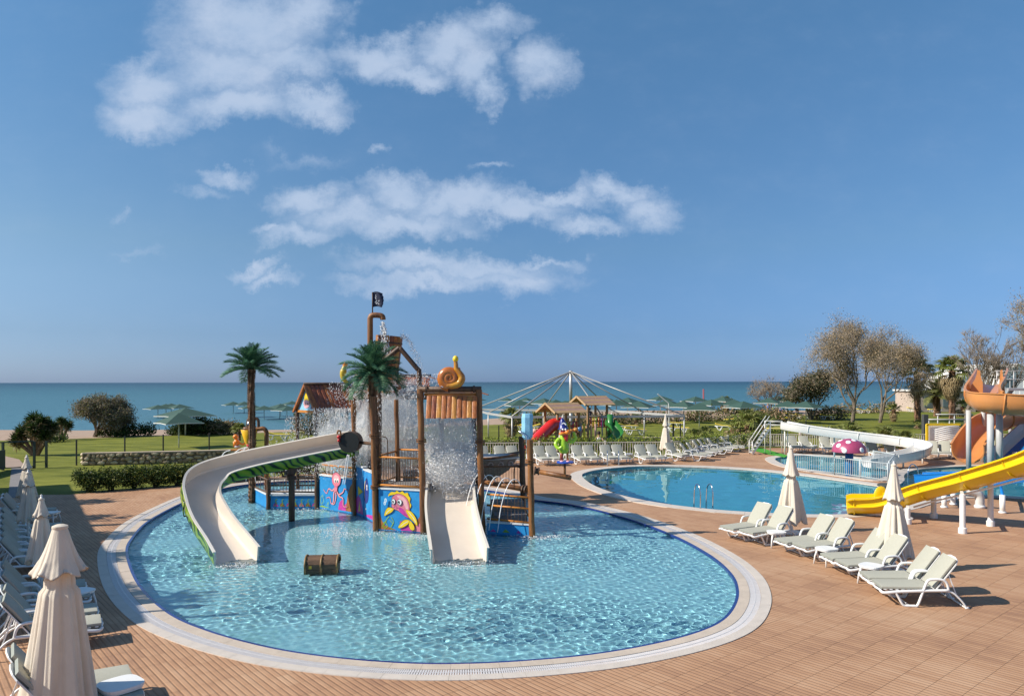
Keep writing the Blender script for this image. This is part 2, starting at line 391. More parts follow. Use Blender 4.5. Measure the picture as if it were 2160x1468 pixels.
# slabs: 0.5 m x 0.45 m, five ribs each; every slab a part near the camera, the further ones joined
SX, SY = 0.5, 0.45
cells = []
for i in range(-60, 90):
    for j in range(-70, 60):
        off = 0.25 if j % 2 else 0.0
        c = e1*((i+.5)*SX+off) + e2*((j+.5)*SY)
        d = c.y
        if d < 6.0 or d > 27 or abs(c.x) > d*.72+6: continue
        if c.x < -18.3 + 0 and d > 29: continue
        cs = [c + e1*a*SX*.5 + e2*b*SY*.5 for a, b in ((-1,-1),(1,-1),(1,1),(-1,1))]
        if all(inside(p.x, p.y, C1i) for p in cs) or all(inside(p.x, p.y, C2i) for p in cs): continue
        if any(inside(p.x, p.y, POOL1) or inside(p.x, p.y, POOL2) for p in cs): continue
        cells.append((d, c))
cells.sort(key=lambda a: a[0])
def slab(mb, c, dz):
    g = .0003; h = .02
    r = Matrix((e1, e2, Vector((0,0,1)))).transposed()
    return mb.add([c + e1*(x*(SX/2-g)) + e2*(y*(SY/2-g)) + Vector((0,0,z)) for z in (dz-h, dz) for x, y in ((-1,-1),(-1,1),(1,1),(1,-1))],
                  [(4,5,6,7),(0,4,7,3),(3,7,6,2),(2,6,5,1),(1,5,4,0)])
sl = slab(MB(), Vector((0,0,0)), 0).build('slab', m_deck, deck); sl_me = sl.data
first = True
far = MB()
near_n = 0
for d, c in cells:
    dz = rnd.uniform(-.0004, .0004)
    px = 1080 + c.x/d*F; vis = d > 10.6 and abs(c.x) < d*.70
    if vis and near_n < 295:
        near_n += 1
        if first: sl.location = c + Vector((0,0,dz)); first = False
        else: inst('slab', sl_me, deck, c + Vector((0,0,dz)))
    else: slab(far, c, dz)
far.build('slabs_further_off', m_deck, deck, kind='stuff')

# ------------------------------------------------------------------ pools
def tile_mat(name, base, c2, size, grout):
    m = bpy.data.materials.new(name); m.use_nodes = True; t = m.node_tree; L = t.links.new; b = t.nodes['Principled BSDF']
    ge = t.nodes.new('ShaderNodeNewGeometry')
    br = t.nodes.new('ShaderNodeTexBrick'); br.offset = 0; br.inputs['Scale'].default_value = 1; br.inputs['Brick Width'].default_value = size; br.inputs['Row Height'].default_value = size
    br.inputs['Mortar Size'].default_value = size*.04; br.inputs['Color1'].default_value = (*base, 1); br.inputs['Color2'].default_value = (*c2, 1); br.inputs['Mortar'].default_value = (*grout, 1)
    L(ge.outputs['Position'], br.inputs['Vector']); L(br.outputs[0], b.inputs['Base Color']); b.inputs['Roughness'].default_value = .25
    return m
m_floor1 = tile_mat('pale_blue_mosaic', (.35, .63, .71), (.41, .69, .76), .30, (.40, .67, .73))
m_floor2 = tile_mat('blue_mosaic', (.20, .50, .57), (.24, .56, .62), .25, (.25, .55, .65))
m_navy = M('navy_waterline_tile', (.012, .03, .17), .2, .3, 20)
m_cream = M('cream_stone', (.50, .42, .34), .6, .10, 3.0, .25, 30)
m_cream2 = M('pale_stone', (.54, .48, .42), .6, .08, 3.0, .25, 30)
m_grate = M('white_plastic_grate', (.58, .56, .56), .45, .06, 8)
def water_mat(name, tint_, scale, strength, tint2=None, dist=.03):
    m = bpy.data.materials.new(name); m.use_nodes = True; t = m.node_tree; L = t.links.new; t.nodes.remove(t.nodes['Principled BSDF'])
    ge = t.nodes.new('ShaderNodeNewGeometry')
    n = t.nodes.new('ShaderNodeTexNoise'); n.inputs['Scale'].default_value = scale; n.inputs['Detail'].default_value = 3; n.inputs['Distortion'].default_value = .6; L(ge.outputs['Position'], n.inputs['Vector'])
    n_b = t.nodes.new('ShaderNodeTexNoise'); n_b.inputs['Scale'].default_value = scale*.22; n_b.inputs['Detail'].default_value = 2; L(ge.outputs['Position'], n_b.inputs['Vector'])
    mx_ = t.nodes.new('ShaderNodeMath'); mx_.operation = 'MULTIPLY_ADD'; L(n_b.outputs[0], mx_.inputs[0]); mx_.inputs[1].default_value = 1.5; L(n.outputs[0], mx_.inputs[2])
    # ripples differ in strength from patch to patch
    n_c = t.nodes.new('ShaderNodeTexNoise'); n_c.inputs['Scale'].default_value = .45; n_c.inputs['Detail'].default_value = 2; L(ge.outputs['Position'], n_c.inputs['Vector'])
    rg = t.nodes.new('ShaderNodeMapRange'); L(n_c.outputs[0], rg.inputs[0]); rg.inputs[1].default_value = .35; rg.inputs[2].default_value = .62; rg.inputs[3].default_value = strength*.35; rg.inputs[4].default_value = strength
    bp = t.nodes.new('ShaderNodeBump'); L(rg.outputs[0], bp.inputs['Strength']); bp.inputs['Distance'].default_value = dist; L(mx_.outputs[0], bp.inputs['Height'])
    gl = t.nodes.new('ShaderNodeBsdfGlossy'); gl.inputs['Roughness'].default_value = .03; L(bp.outputs[0], gl.inputs['Normal'])
    rf = t.nodes.new('ShaderNodeBsdfTransparent'); rf.inputs[0].default_value = (*tint_, 1)
    fr = t.nodes.new('ShaderNodeFresnel'); fr.inputs[0].default_value = 1.33; L(bp.outputs[0], fr.inputs['Normal'])
    mx = t.nodes.new('ShaderNodeMixShader'); L(fr.outputs[0], mx.inputs[0]); L(rf.outputs[0], mx.inputs[1]); L(gl.outputs[0], mx.inputs[2]); L(mx.outputs[0], t.nodes['Material Output'].inputs[0])
    return m
def pool(poly, name, zc, depth, zw, fmat, wmat, cop, stones, grate_n=0):
    """basin (floor + wall), water surface, coping ring made of stones"""
    k = len(poly)
    mb = sheet(poly, [], -depth); struct(name+'_floor', mb, fmat)
    wb = MB()
    for zt, zb, mi in ((zc-.005, zw-.07, 0), (zw-.07, -depth, 1)):
        vs = [Vector((p.x, p.y, z)) for z in (zb, zt) for p in poly]
        wb.add(vs, [((i+1)%k, i, k+i, k+(i+1)%k) for i in range(k)], mi)
    struct(name+'_wall', wb, [m_navy, fmat])
    w = wmat(name+'_water', poly, zw)
    for n_ in ('_floor', '_wall'): bpy.data.objects[name+n_].cycles.is_caustics_receiver = True
    # coping
    ring = MB(); root = None
    rings = cop
    for ri, (w0, w1, zt, mt, nst, nm) in enumerate(rings):
        a = offset(poly, w0); b = offset(poly, w1)
        ks = [round(i*k/nst) for i in range(nst+1)]
        for s in range(nst):
            i0, i1 = ks[s], ks[s+1]; g = .04
            idx = [i % k for i in range(i0, i1+1)]
            A = [a[i].copy() for i in idx]; B = [b[i].copy() for i in idx]
            A[0] = A[0].lerp(A[1], .012); B[0] = B[0].lerp(B[1], .012); A[-1] = A[-1].lerp(A[-2], .012); B[-1] = B[-1].lerp(B[-2], .012)
            q = len(A); zt_ = zt + rnd.uniform(-.001, .001)
            vs = [Vector((p.x, p.y, z)) for z, l in ((zt_-.06, A), (zt_-.06, B), (zt_, A), (zt_, B)) for p in l]
            fs = [(2*q+i, 3*q+i, 3*q+i+1, 2*q+i+1) for i in range(q-1)] + [(i, 2*q+i, 2*q+i+1, i+1) for i in range(q-1)] + [(q+i+1, 3*q+i+1, 3*q+i, q+i) for i in range(q-1)]
            fs += [(0, q, 3*q, 2*q), (2*q-1, q-1, 3*q-1, 4*q-1)]
            mb = MB().add(vs, fs)
            if root is None:
                root = mb.build(name+'_coping', mt); root['kind'] = 'structure'
            else: mb.build(nm, mt, root)
    return w, root
def glass_water(name, col):
    m = bpy.data.materials.new(name); m.use_nodes = True; t = m.node_tree; t.nodes.remove(t.nodes['Principled BSDF']); g = t.nodes.new('ShaderNodeBsdfGlass')
    g.inputs['Roughness'].default_value = 0; g.inputs['IOR'].default_value = 1.33; g.inputs[0].default_value = (*col, 1); t.links.new(g.outputs[0], t.nodes['Material Output'].inputs[0]); return m
def waves(mat, step, lam0, octs, amp, calm, seed, n_w=56):
    """a real rippled surface: sum of travelling sines, calmer in patches"""
    def make(name, poly, zw):
        r2 = np.random.default_rng(seed); P_ = np.array([[p.x, p.y] for p in poly]); x0, y0 = P_.min(0)-.02; x1, y1 = P_.max(0)+.02
        nx, ny = int((x1-x0)/step), int((y1-y0)/step); X, Y = np.meshgrid(np.linspace(x0, x1, nx), np.linspace(y0, y1, ny)); Z = np.zeros_like(X)
        for k in range(n_w):
            lam = lam0*(2**(r2.random()*octs)); a = r2.uniform(0, 6.283); kk = 2*math.pi/lam
            Z += np.sin(kk*(np.cos(a)*X+np.sin(a)*Y)+r2.uniform(0, 6.283))*lam**1.3*amp
        A_ = np.zeros_like(X)
        for k in range(9): a = r2.uniform(0, 6.283); kk = r2.uniform(.5, 1.7); A_ += np.sin(kk*(np.cos(a)*X+np.sin(a)*Y)+r2.uniform(0, 6.283))
        Z *= calm(X, Y, np.clip(.5+A_/6, 0, 1))
        cx = (X[:-1, :-1]+step/2).ravel(); cy = (Y[:-1, :-1]+step/2).ravel(); ins = np.zeros(len(cx), bool); j = len(P_)-1
        for i in range(len(P_)):
            a, b = P_[i], P_[j]; ins ^= ((a[1] > cy) != (b[1] > cy)) & (cx < (b[0]-a[0])*(cy-a[1])/(b[1]-a[1]+1e-12)+a[0]); j = i
        idx = np.arange(nx*ny).reshape(ny, nx); q = np.stack([idx[:-1, :-1], idx[:-1, 1:], idx[1:, 1:], idx[1:, :-1]], -1).reshape(-1, 4)[ins]
        us, inv = np.unique(q, return_inverse=True); V = np.stack([X, Y, Z+zw], -1).reshape(-1, 3)[us]; q = inv.reshape(-1, 4)
        me = bpy.data.meshes.new(name); me.vertices.add(len(V)); me.vertices.foreach_set('co', V.astype(np.float32).ravel()); me.loops.add(len(q)*4); me.loops.foreach_set('vertex_index', q.astype(np.int32).ravel())
        me.polygons.add(len(q)); me.polygons.foreach_set('loop_start', np.arange(len(q), dtype=np.int32)*4); me.polygons.foreach_set('use_smooth', np.ones(len(q), bool)); me.materials.append(mat); me.update(calc_edges=True)
        o = bpy.data.objects.new(name, me); COL.objects.link(o); o['kind'] = 'structure'; o.cycles.is_caustics_caster = True; return o
    return make
def calm1(X, Y, A_):
    near = np.exp(-(((X+5.0)/3.6)**2+((Y-22.3)/2.2)**2))
    return (.22+1.0*A_)*(1-.75*near)
wm1 = waves(glass_water('rippled_pool_water', (.85, .955, .975)), .031, .095, 1.8, .0078, calm1, 3)
wm2 = waves(glass_water('still_pool_water', (.54, .85, .93)), .11, .50, 2.2, .00042, lambda X, Y, A_: .35+.9*A_, 5)
w1, cop1 = pool(POOL1, 'splash_pool', .012, .36, -.055, m_floor1, wm1,
    [(-.02, .20, .012, m_cream, 96, 'coping_stone'), (-.085, -.022, .010, m_navy, 48, 'navy_edge_tile'), (.43, .64, .014, m_cream2, 96, 'coping_stone')], 96)
# gutter with a slatted grate between the two stone rings
k1 = len(POOL1); gr = MB(); a_, b_ = offset(POOL1, .205), offset(POOL1, .425)
gr.add([Vector((p.x, p.y, -.035)) for l in (a_, b_) for p in l], [(i, k1+i, k1+(i+1)%k1, (i+1)%k1) for i in range(k1)], 1)
for i in range(k1):
    A, B, A2, B2 = a_[i], b_[i], a_[(i+1)%k1], b_[(i+1)%k1]
    L_ = (A2-A).length; nn = max(1, int(L_/.034))
    for j in range(nn):
        t0, t1 = (j+.12)/nn, (j+.80)/nn
        p = [A.lerp(A2, t0), A.lerp(A2, t1), B.lerp(B2, t1), B.lerp(B2, t0)]
        vs = [Vector((q.x, q.y, .006)) for q in p] + [Vector((q.x, q.y, -.012)) for q in p]
        gr.add(vs, [(0,3,2,1),(0,4,7,3),(1,2,6,5)], 0)
gr.add([Vector((p.x, p.y, .0085)) for l in (offset(POOL1, .30), offset(POOL1, .325)) for p in l], [(i, k1+i, k1+(i+1)%k1, (i+1)%k1) for i in range(k1)], 0)
gr.build('gutter_grate', [m_grate, M('gutter_concrete', (.42,.40,.38), .8)], cop1, kind='stuff')  # gutter bed is plain grey concrete
w2, cop2 = pool(POOL2, 'swimming_pool', .012, 1.35, -.06, m_floor2, wm2, [(-.12, .46, .012, m_cream2, 110, 'coping_stone')], 110)
w3, cop3 = pool(POOL3, 'mushroom_pool', .014, .45, -.05, m_floor1, wm2, [(-.12, .44, .014, m_cream2, 50, 'coping_stone')], 50)

# ------------------------------------------------------------------ lawn, sand, sea
def grass_mat(name, ca, cb, sc):
    return M(name, ca, .85, 0, sc, .6, 30, spec=.15, col2=cb, stretch=(1, 2.2, 1), detail=9)
m_grass = grass_mat('mown_grass', (.080, .100, .012), (.215, .220, .036), .35)
m_sand = M('beach_sand', (.30, .205, .145), .95, 0, 1.2, .5, 20, col2=(.40, .29, .21))
LAWN = [Vector(p) for p in ((-70,29,0),(-45,29.2,0),(-18.3,30.5,0),(-14,33.7,0),(-12.2,36,0),(-7,39.8,0),(-2.3,44.3,0),(9.6,45,0),(16.4,51.5,0),(33,51.3,0),(60,51.5,0),(95,52,0),(130,125,0),(70,122,0),(48,108,0),(20,88,0),(0,82,0),(-14,74,0),(-26,67,0),(-40,60,0),(-70,58,0))]
lawn_o = sheet(LAWN, [], -.045)
struct('lawn', lawn_o, m_grass)
mb = MB(); xs = np.linspace(-200, 320, 66); ys = list(np.linspace(54, 230, 60))
vs = []
for y in ys:
    for x in xs:
        z = gz(x, y) - .07 + .10*mnoise.noise(Vector((x*.15, y*.15, 0)))*(1 if y > 70 else 0) ; vs.append((x, y, min(z, -.07)))
nx = len(xs)
mb.add(vs, [(j*nx+i, j*nx+i+1, (j+1)*nx+i+1, (j+1)*nx+i) for j in range(len(ys)-1) for i in range(nx-1)])
struct('sand_beach', mb, m_sand, smooth=True)
# earth under everything so that nothing is open below
mb = MB(); mb.add([(-400,-60,-2.2),(400,-60,-2.2),(400,56,-2.2),(-400,56,-2.2)], [(0,1,2,3)])
struct('ground', mb, M('brown_earth', (.12,.08,.05), .95))
mb = MB(); mb.add([(-45,-40,-.01),(50,-40,-.01),(50,2.05,-.01),(-45,2.05,-.01)], [(0,1,2,3)]); struct('terrace', mb, m_deck)
mb = MB(); mb.add([(60,30,-.05),(200,30,-.05),(200,130,-.05),(100,130,-.05),(60,53,-.05)], [(0,1,2,3,4)]); struct('side_lawn', mb, m_grass)
def sea_mat():
    m = bpy.data.materials.new('sea_water'); m.use_nodes = True; t = m.node_tree; L = t.links.new; b = t.nodes['Principled BSDF']
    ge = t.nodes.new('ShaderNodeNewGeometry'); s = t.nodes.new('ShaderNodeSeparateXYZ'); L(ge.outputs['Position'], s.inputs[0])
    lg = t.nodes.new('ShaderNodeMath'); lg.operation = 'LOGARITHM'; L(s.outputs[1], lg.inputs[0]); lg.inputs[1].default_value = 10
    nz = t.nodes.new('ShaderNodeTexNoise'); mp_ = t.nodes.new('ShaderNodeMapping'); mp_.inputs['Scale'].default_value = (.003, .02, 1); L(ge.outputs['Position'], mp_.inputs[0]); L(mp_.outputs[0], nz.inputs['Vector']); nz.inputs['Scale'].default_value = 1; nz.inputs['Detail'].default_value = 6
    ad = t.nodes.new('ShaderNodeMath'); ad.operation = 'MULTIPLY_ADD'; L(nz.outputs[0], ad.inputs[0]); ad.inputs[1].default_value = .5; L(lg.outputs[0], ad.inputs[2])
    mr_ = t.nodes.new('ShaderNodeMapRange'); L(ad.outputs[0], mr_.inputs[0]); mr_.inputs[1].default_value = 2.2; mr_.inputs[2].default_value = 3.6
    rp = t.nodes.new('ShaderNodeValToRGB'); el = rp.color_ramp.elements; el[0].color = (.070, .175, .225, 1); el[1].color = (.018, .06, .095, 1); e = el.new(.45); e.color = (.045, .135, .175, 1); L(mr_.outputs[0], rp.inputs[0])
    L(rp.outputs[0], b.inputs['Base Color']); b.inputs['Roughness'].default_value = .38; b.inputs['Specular IOR Level'].default_value = .22
    n = t.nodes.new('ShaderNodeTexNoise'); mp2 = t.nodes.new('ShaderNodeMapping'); mp2.inputs['Scale'].default_value = (.35, 1.1, 1); L(ge.outputs['Position'], mp2.inputs[0]); L(mp2.outputs[0], n.inputs['Vector']); n.inputs['Scale'].default_value = 1; n.inputs['Detail'].default_value = 5
    bp = t.nodes.new('ShaderNodeBump'); bp.inputs['Strength'].default_value = .9; bp.inputs['Distance'].default_value = .6; L(n.outputs[0], bp.inputs['Height']); L(bp.outputs[0], b.inputs['Normal'])
    return m
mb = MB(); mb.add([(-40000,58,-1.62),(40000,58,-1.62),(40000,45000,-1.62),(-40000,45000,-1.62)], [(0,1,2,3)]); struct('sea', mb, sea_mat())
# low line of foam where the sea meets the sand
# ------------------------------------------------------------------ shared materials
m_white = M('white_plastic', (.74, .74, .73), .38, .04, 3, spec=.5)
m_cush = M('sage_cushion', (.37, .365, .305), .85, .06, 30, .15, 120)
m_cushd = M('sage_cushion_piping', (.26, .28, .25), .8, .05, 30)
m_canvas = M('cream_canvas', (.76, .68, .57), .85, .05, 5, .2, 60, trans=.22)
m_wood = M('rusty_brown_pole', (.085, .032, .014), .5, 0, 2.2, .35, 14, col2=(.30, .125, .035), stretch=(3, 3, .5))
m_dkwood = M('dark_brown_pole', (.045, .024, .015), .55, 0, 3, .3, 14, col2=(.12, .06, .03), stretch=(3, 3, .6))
m_orail = M('orange_rail', (.42, .15, .025), .45, 0, 4, .2, 20, col2=(.55, .22, .04))
m_bal = M('brown_baluster', (.20, .12, .08), .5, .2, 10)
m_steel = M('polished_steel', (.62, .64, .66), .18, .03, 5, metal=1.0)
m_galv = M('galvanised_tube', (.46, .45, .44), .45, .08, 6, metal=.3)
m_bluep = M('sea_blue_paint', (.015, .20, .52), .42, 0, 3.5, .1, 30, col2=(.03, .29, .62))
m_concrete = M('grey_concrete', (.20, .19, .185), .85, .18, 3, .4, 25)
m_cwhite = M('white_wall_cap', (.62, .64, .66), .5, .08, 5)
m_black = M('black_paint', (.012, .014, .013), .5, .2, 8)
PK = M('paint_pink', (.66, .19, .26), .45, .08, 8); PK2 = M('paint_light_pink', (.80, .42, .45), .45, .08, 8)
YE = M('paint_yellow', (.80, .55, .02), .4, .08, 8); WH = M('paint_white', (.8, .8, .8), .4, .03, 8); BK = M('paint_black', (.01, .01, .012), .4, .1, 8)
PU = M('paint_magenta', (.50, .04, .30), .45, .2, 8); BR = M('paint_ochre', (.34, .12, .03), .5, .3, 8); LG = M('paint_leaf_green', (.25, .42, .04), .45, .15, 8)
OR = M('paint_orange', (.72, .21, .015), .3, .12, 6, coat=.4); RD = M('paint_red', (.55, .02, .02), .3, .1, 6, coat=.4); NV = M('paint_navy', (.02, .03, .20), .35, .1, 6, coat=.3)
LB = M('paint_light_blue', (.24, .52, .72), .45, .1, 5, .15, 20)
def plank_mat(name, c1, c2):
    return M(name, c1, .45, 0, 1.6, .5, 6, col2=c2, stretch=(6, 6, .9), detail=8, coat=.15)
m_pl = [plank_mat('plank_orange', (.20, .055, .018), (.52, .17, .03)), plank_mat('plank_brown', (.12, .03, .018), (.36, .10, .03)), plank_mat('plank_gold', (.27, .10, .02), (.60, .27, .04))]

# ------------------------------------------------------------------ sun lounger
def make_lounger():
    t = thing('sun_lounger', 'x', 'sun lounger')
    jx, jz, bx, bz = 1.15, .37, 1.66, .97
    for sy in (-1, 1):
        y = sy*.33; mb = MB()
        mb.tube(cr([(-.02,y*.80,.30),(.05,y,.27),(.35,y,.30),(.9,y,.335),(1.5,y,.36)], 4), .031, 6)
        mb.tube(cr([(.30,y,.29),(.36,y,.20),(.47,y,.035),(.58,y,.022),(.72,y,.022),(.80,y,.05),(.93,y,.36),(1.02,y,.54),(1.15,y,.575),(1.34,y,.57),(1.44,y,.50),(1.48,y,.36)], 4), .029, 6)
        mb.build('side_frame', m_white, t, smooth=True)
        mb = MB(); mb.tube(cr([(1.42,y,.36),(1.6,y,.30),(1.78,y,.14),(1.87,y,.02)], 4), .022, 6); mb.tube([(1.84,y,.02),(1.92,y,.02)], .026, 6)
        mb.build('rear_leg', m_white, t, smooth=True)
    mb = MB()
    for i in range(9): mb.box((.08+i*.135, 0, .335), (.06, .62, .014))
    mb.tube([(0,-.27,.30),(-.03,0,.30),(0,.27,.30)], .024, 6); mb.tube([(1.84,-.33,.03),(1.84,.33,.03)], .016, 6); mb.tube([(.6,-.33,.03),(.6,.33,.03)], .014, 6)
    mb.build('seat_slats', m_white, t, kind='stuff')
    u = Vector((bx-jx, 0, bz-jz)).normalized(); Lb = Vector((bx-jx, 0, bz-jz)).length; nn = Vector((u.z, 0, -u.x))
    mb = MB(); o = Vector((jx, 0, jz))
    out = [(-.31,0),(.31,0),(.31,Lb-.06),(.24,Lb+.03),(.10,Lb+.07),(-.10,Lb+.07),(-.24,Lb+.03),(-.31,Lb-.06)]
    mb.prism(out, o + nn*.045, (0,1,0), u, .022)
    for s_ in (-.2, 0, .2): mb.bar(o+nn*.055+u*.05+Vector((0,s_,0)), o+nn*.055+u*(Lb-.05)+Vector((0,s_,0)), .03, .03)
    mb.bar(o+nn*.08+u*.45+Vector((0,-.28,0)), Vector((1.70,-.28,.20)), .022, .022); mb.bar(o+nn*.08+u*.45+Vector((0,.28,0)), Vector((1.70,.28,.20)), .022, .022)
    mb.build('backrest', m_white, t)
    def cushion(name, prof, w, hw):
        pts = [Vector(p) for p in prof]; mb = MB(); sec = [(-w,-hw),(-w+.012,-hw-.004),(w-.012,-hw-.004),(w,-hw),(w+.006,0),(w,hw),(w-.02,hw+.008),(-w+.02,hw+.008),(-w,hw),(-w-.006,0)]
        mb.sweep(pts, sec, [1,1,1,0,0,0,0,0,0,1][:len(sec)]); mb.build(name, [m_cush, m_cushd], t, smooth=True, auto=50)
    cushion('seat_cushion', cr([(.0,0,.362),(.1,0,.368),(.6,0,.378),(1.1,0,.395)], 3), .295, .022)
    a = o - nn*.0 + u*.03; cushion('back_cushion', [a + u*(i/5*(Lb-.02)) - nn*.006*math.sin(i/5*3.1) for i in range(6)], .295, .022)
    for ch in t.children:
        for v_ in ch.data.vertices: v_.co.x *= .86
    return t
lounger0 = make_lounger()
used = [False]
GA = {}
def lounger(label, group, anchor, local, a, first=lounger0):
    q = Matrix.Rotation(R(a), 3, 'Z') @ Vector(local); loc = Vector((anchor.x-q.x, anchor.y-q.y, 0))
    if not used[0]:
        used[0] = True; o = first; o.location = loc; o.rotation_euler = (0,0,R(a)); o['label'] = label; o['group'] = group; return o
    return dup(first, loc, R(a), label, group)
gR = 'sun loungers beside the splash pool on the right'
FOOT = (0, .33, .33)
rl = [(1516,1112,24),(1556.5,1120,22),(1631,1139,14),(1668,1148,13),(1728,1171,5),(1759.6,1184,4),(1810.6,1209,-6),(1837,1226.6,-8)]
names = ['sun lounger with sage cushion farthest along the right hand row, beside the big pool','sun lounger second in the right hand row, just left of the farther cream umbrella','sun lounger right behind the first small table of the right hand row','sun lounger with the second white side table at its near side','sun lounger whose backrest is half hidden by the nearer cream umbrella on the right','sun lounger directly under the nearer right hand umbrella, most hidden by its canvas','second nearest sun lounger of the right row, tucked behind the nearest one','nearest sun lounger of the right row, its white frame fully in view on open tiles']
for (px, py, a), n_ in zip(rl, names): lounger(n_, gR, G(px, py, .33), FOOT, a)
# back row in front of the picket fence, facing the camera
gB = 'sun loungers in front of the cream picket fence'
HEAD = (1.45, 0, .97)
bl = [(1016,941,108),(1052,940.5,107),(1078,940.5,107),(1135,940.5,107),(1160,940.5,107),(1214,939.5,106),(1238,939.5,106),(1274,939,106),(1299,938.5,106),(1347,938.5,107),(1372,938,107)]
nb = ['sun lounger behind the brown play tower post, leftmost in the back row','sun lounger immediately right of the brown play tower, back row','sun lounger left of the pair of short brown poles, back row','back row lounger just right of the short brown poles','back row lounger immediately left of the parrot figure','back row lounger immediately right of the parrot figure','back row lounger with shaded cushion, second right of the parrot figure','back row lounger behind the left rail of the steel pool ladder','back row lounger right of the steel pool ladder, beside a small table','back row lounger right of the small white table by the ladder','back row lounger left of the far closed cream umbrella']
for (px, py, a), n_ in zip(bl, nb): lounger(n_, gB, G(px, py, .97), HEAD, a)
al = [(1436,936,163),(1449,934,163),(1462,929.5,162),(1473,927,162),(1484,924.5,161),(1493,925,161),(1508,921.5,160),(1522,921,160)]
for i, (px, py, a) in enumerate(al): lounger(f'{ORD[i]} lounger, counted from the far cream umbrella, of the slanted row turned to the right', 'sun loungers of the slanted row by the fence', G(px, py, .97), HEAD, a)
o = lounger('flat lying sun lounger right at the foot of the far cream umbrella', gB, G(1416,955,.42), (1.2,0,.4), 120)
for i, (px, py, a) in enumerate([(1667,920.5,90),(1693,921,90),(1737,923,89),(1760,924,88),(1836,931,84),(1874,933,84)]):
    lounger(f'{ORD[i]} lounger from the left of those behind the white flume slide', 'sun loungers behind the white flume slide', G(px, py, .97), HEAD, a)
for i, (px, py, a) in enumerate([(1965,932,62),(1991,932,62),(2013,931,62)]):
    lounger(f'{ORD[i]} lounger from the left of the three between white flume and orange slide', 'sun loungers beside the orange slide', G(px, py, .97), HEAD, a)
# left rows, heads at the picture's edge
gL = 'sun loungers in the shaded rows on the left'
for (x, y, n_) in [(268,1405,'sunlit lounger at the bottom left, second nearest of all, behind the big umbrella'),(289,1438,'nearest sun lounger of all, at the bottom left beside the round topped table')]:
    lounger(n_, gL, G(x, y, .34), (0, -.3, .34), 214)
for (x, y), n_ in zip([(210,1298),(202,1274),(187,1243),(178,1223)], ['nearest shaded lounger of the group beyond the big umbrella, its white foot in view','shaded lounger second in the group beyond the big umbrella','shaded lounger beyond the hidden side table, third of its group','shaded lounger fourth and last of the group beyond the big umbrella']):
    lounger(n_, gL, G(x, y, .34), (0, -.3, .34), 211)
for i, (x, y) in enumerate([(3,1134),(4,1121),(3,1107),(3,1096),(4,1083),(4,1070)]):
    lounger(f'{ORD[i]} nearest lounger of the dense shaded group between the small umbrellas', gL, G(x, y, .97), HEAD, 208)
for i, (x, y) in enumerate([(6,1047),(8,1040)]): lounger(('nearer' if i == 0 else 'farther')+' lounger of the last shaded pair at the left edge', gL, G(x, y, .97), HEAD, 206)

# ------------------------------------------------------------------ small white tables
def make_table():
    t = thing('side_table', 'x', 'table'); mb = MB()
    out = [(.24*abs(math.cos(a))**.6*(1 if math.cos(a) > 0 else -1), .24*abs(math.sin(a))**.6*(1 if math.sin(a) > 0 else -1)) for a in [2*math.pi*i/24 for i in range(24)]]
    mb.prism(out, (0,0,.40), (1,0,0), (0,1,0), .03); mb.prism([(x*.94, y*.94) for x, y in out], (0,0,.37), (1,0,0), (0,1,0), .03); mb.build('table_top', m_white, t)
    for sx in (-1, 1):
        for sy in (-1, 1): MB().tube([(sx*.15,sy*.15,.38),(sx*.19,sy*.19,.2),(sx*.21,sy*.21,0)], [.03,.024,.02], 6).build('leg', m_white, t, smooth=True)
    return t
tab0 = make_table(); tn = 0
tl = [(1637,1121,'small white table between the first two pairs of loungers in the right row'),(1743,1156,'small white table by the fourth lounger of the right row, left of the near umbrella'),(1837,1192,'small white table under the nearer right hand umbrella'),(1197,958,'small white table left of the parrot figure in the back row'),(1118,958,'small white table behind the short brown poles'),(1326,957,'small white table between loungers in front of the fence, right of the steel ladder'),(1715,940,'tall looking small table behind the white flume slide'),(253,1446,'round cornered white table at the very bottom left, nearest to the camera'),(168,1243,'white table half hidden behind the big umbrella on the left'),(107,1078,'far white table at the end of the shaded loungers')]
for i, (x, y, l) in enumerate(tl):
    p = G(x, y, .43); p.z = 0
    if i == 0: tab0.location = p; tab0['label'] = l; tab0['group'] = 'small white side tables'
    else: dup(tab0, p, R(20*i), l, 'small white side tables', scale=1.12 if i == 7 else None)

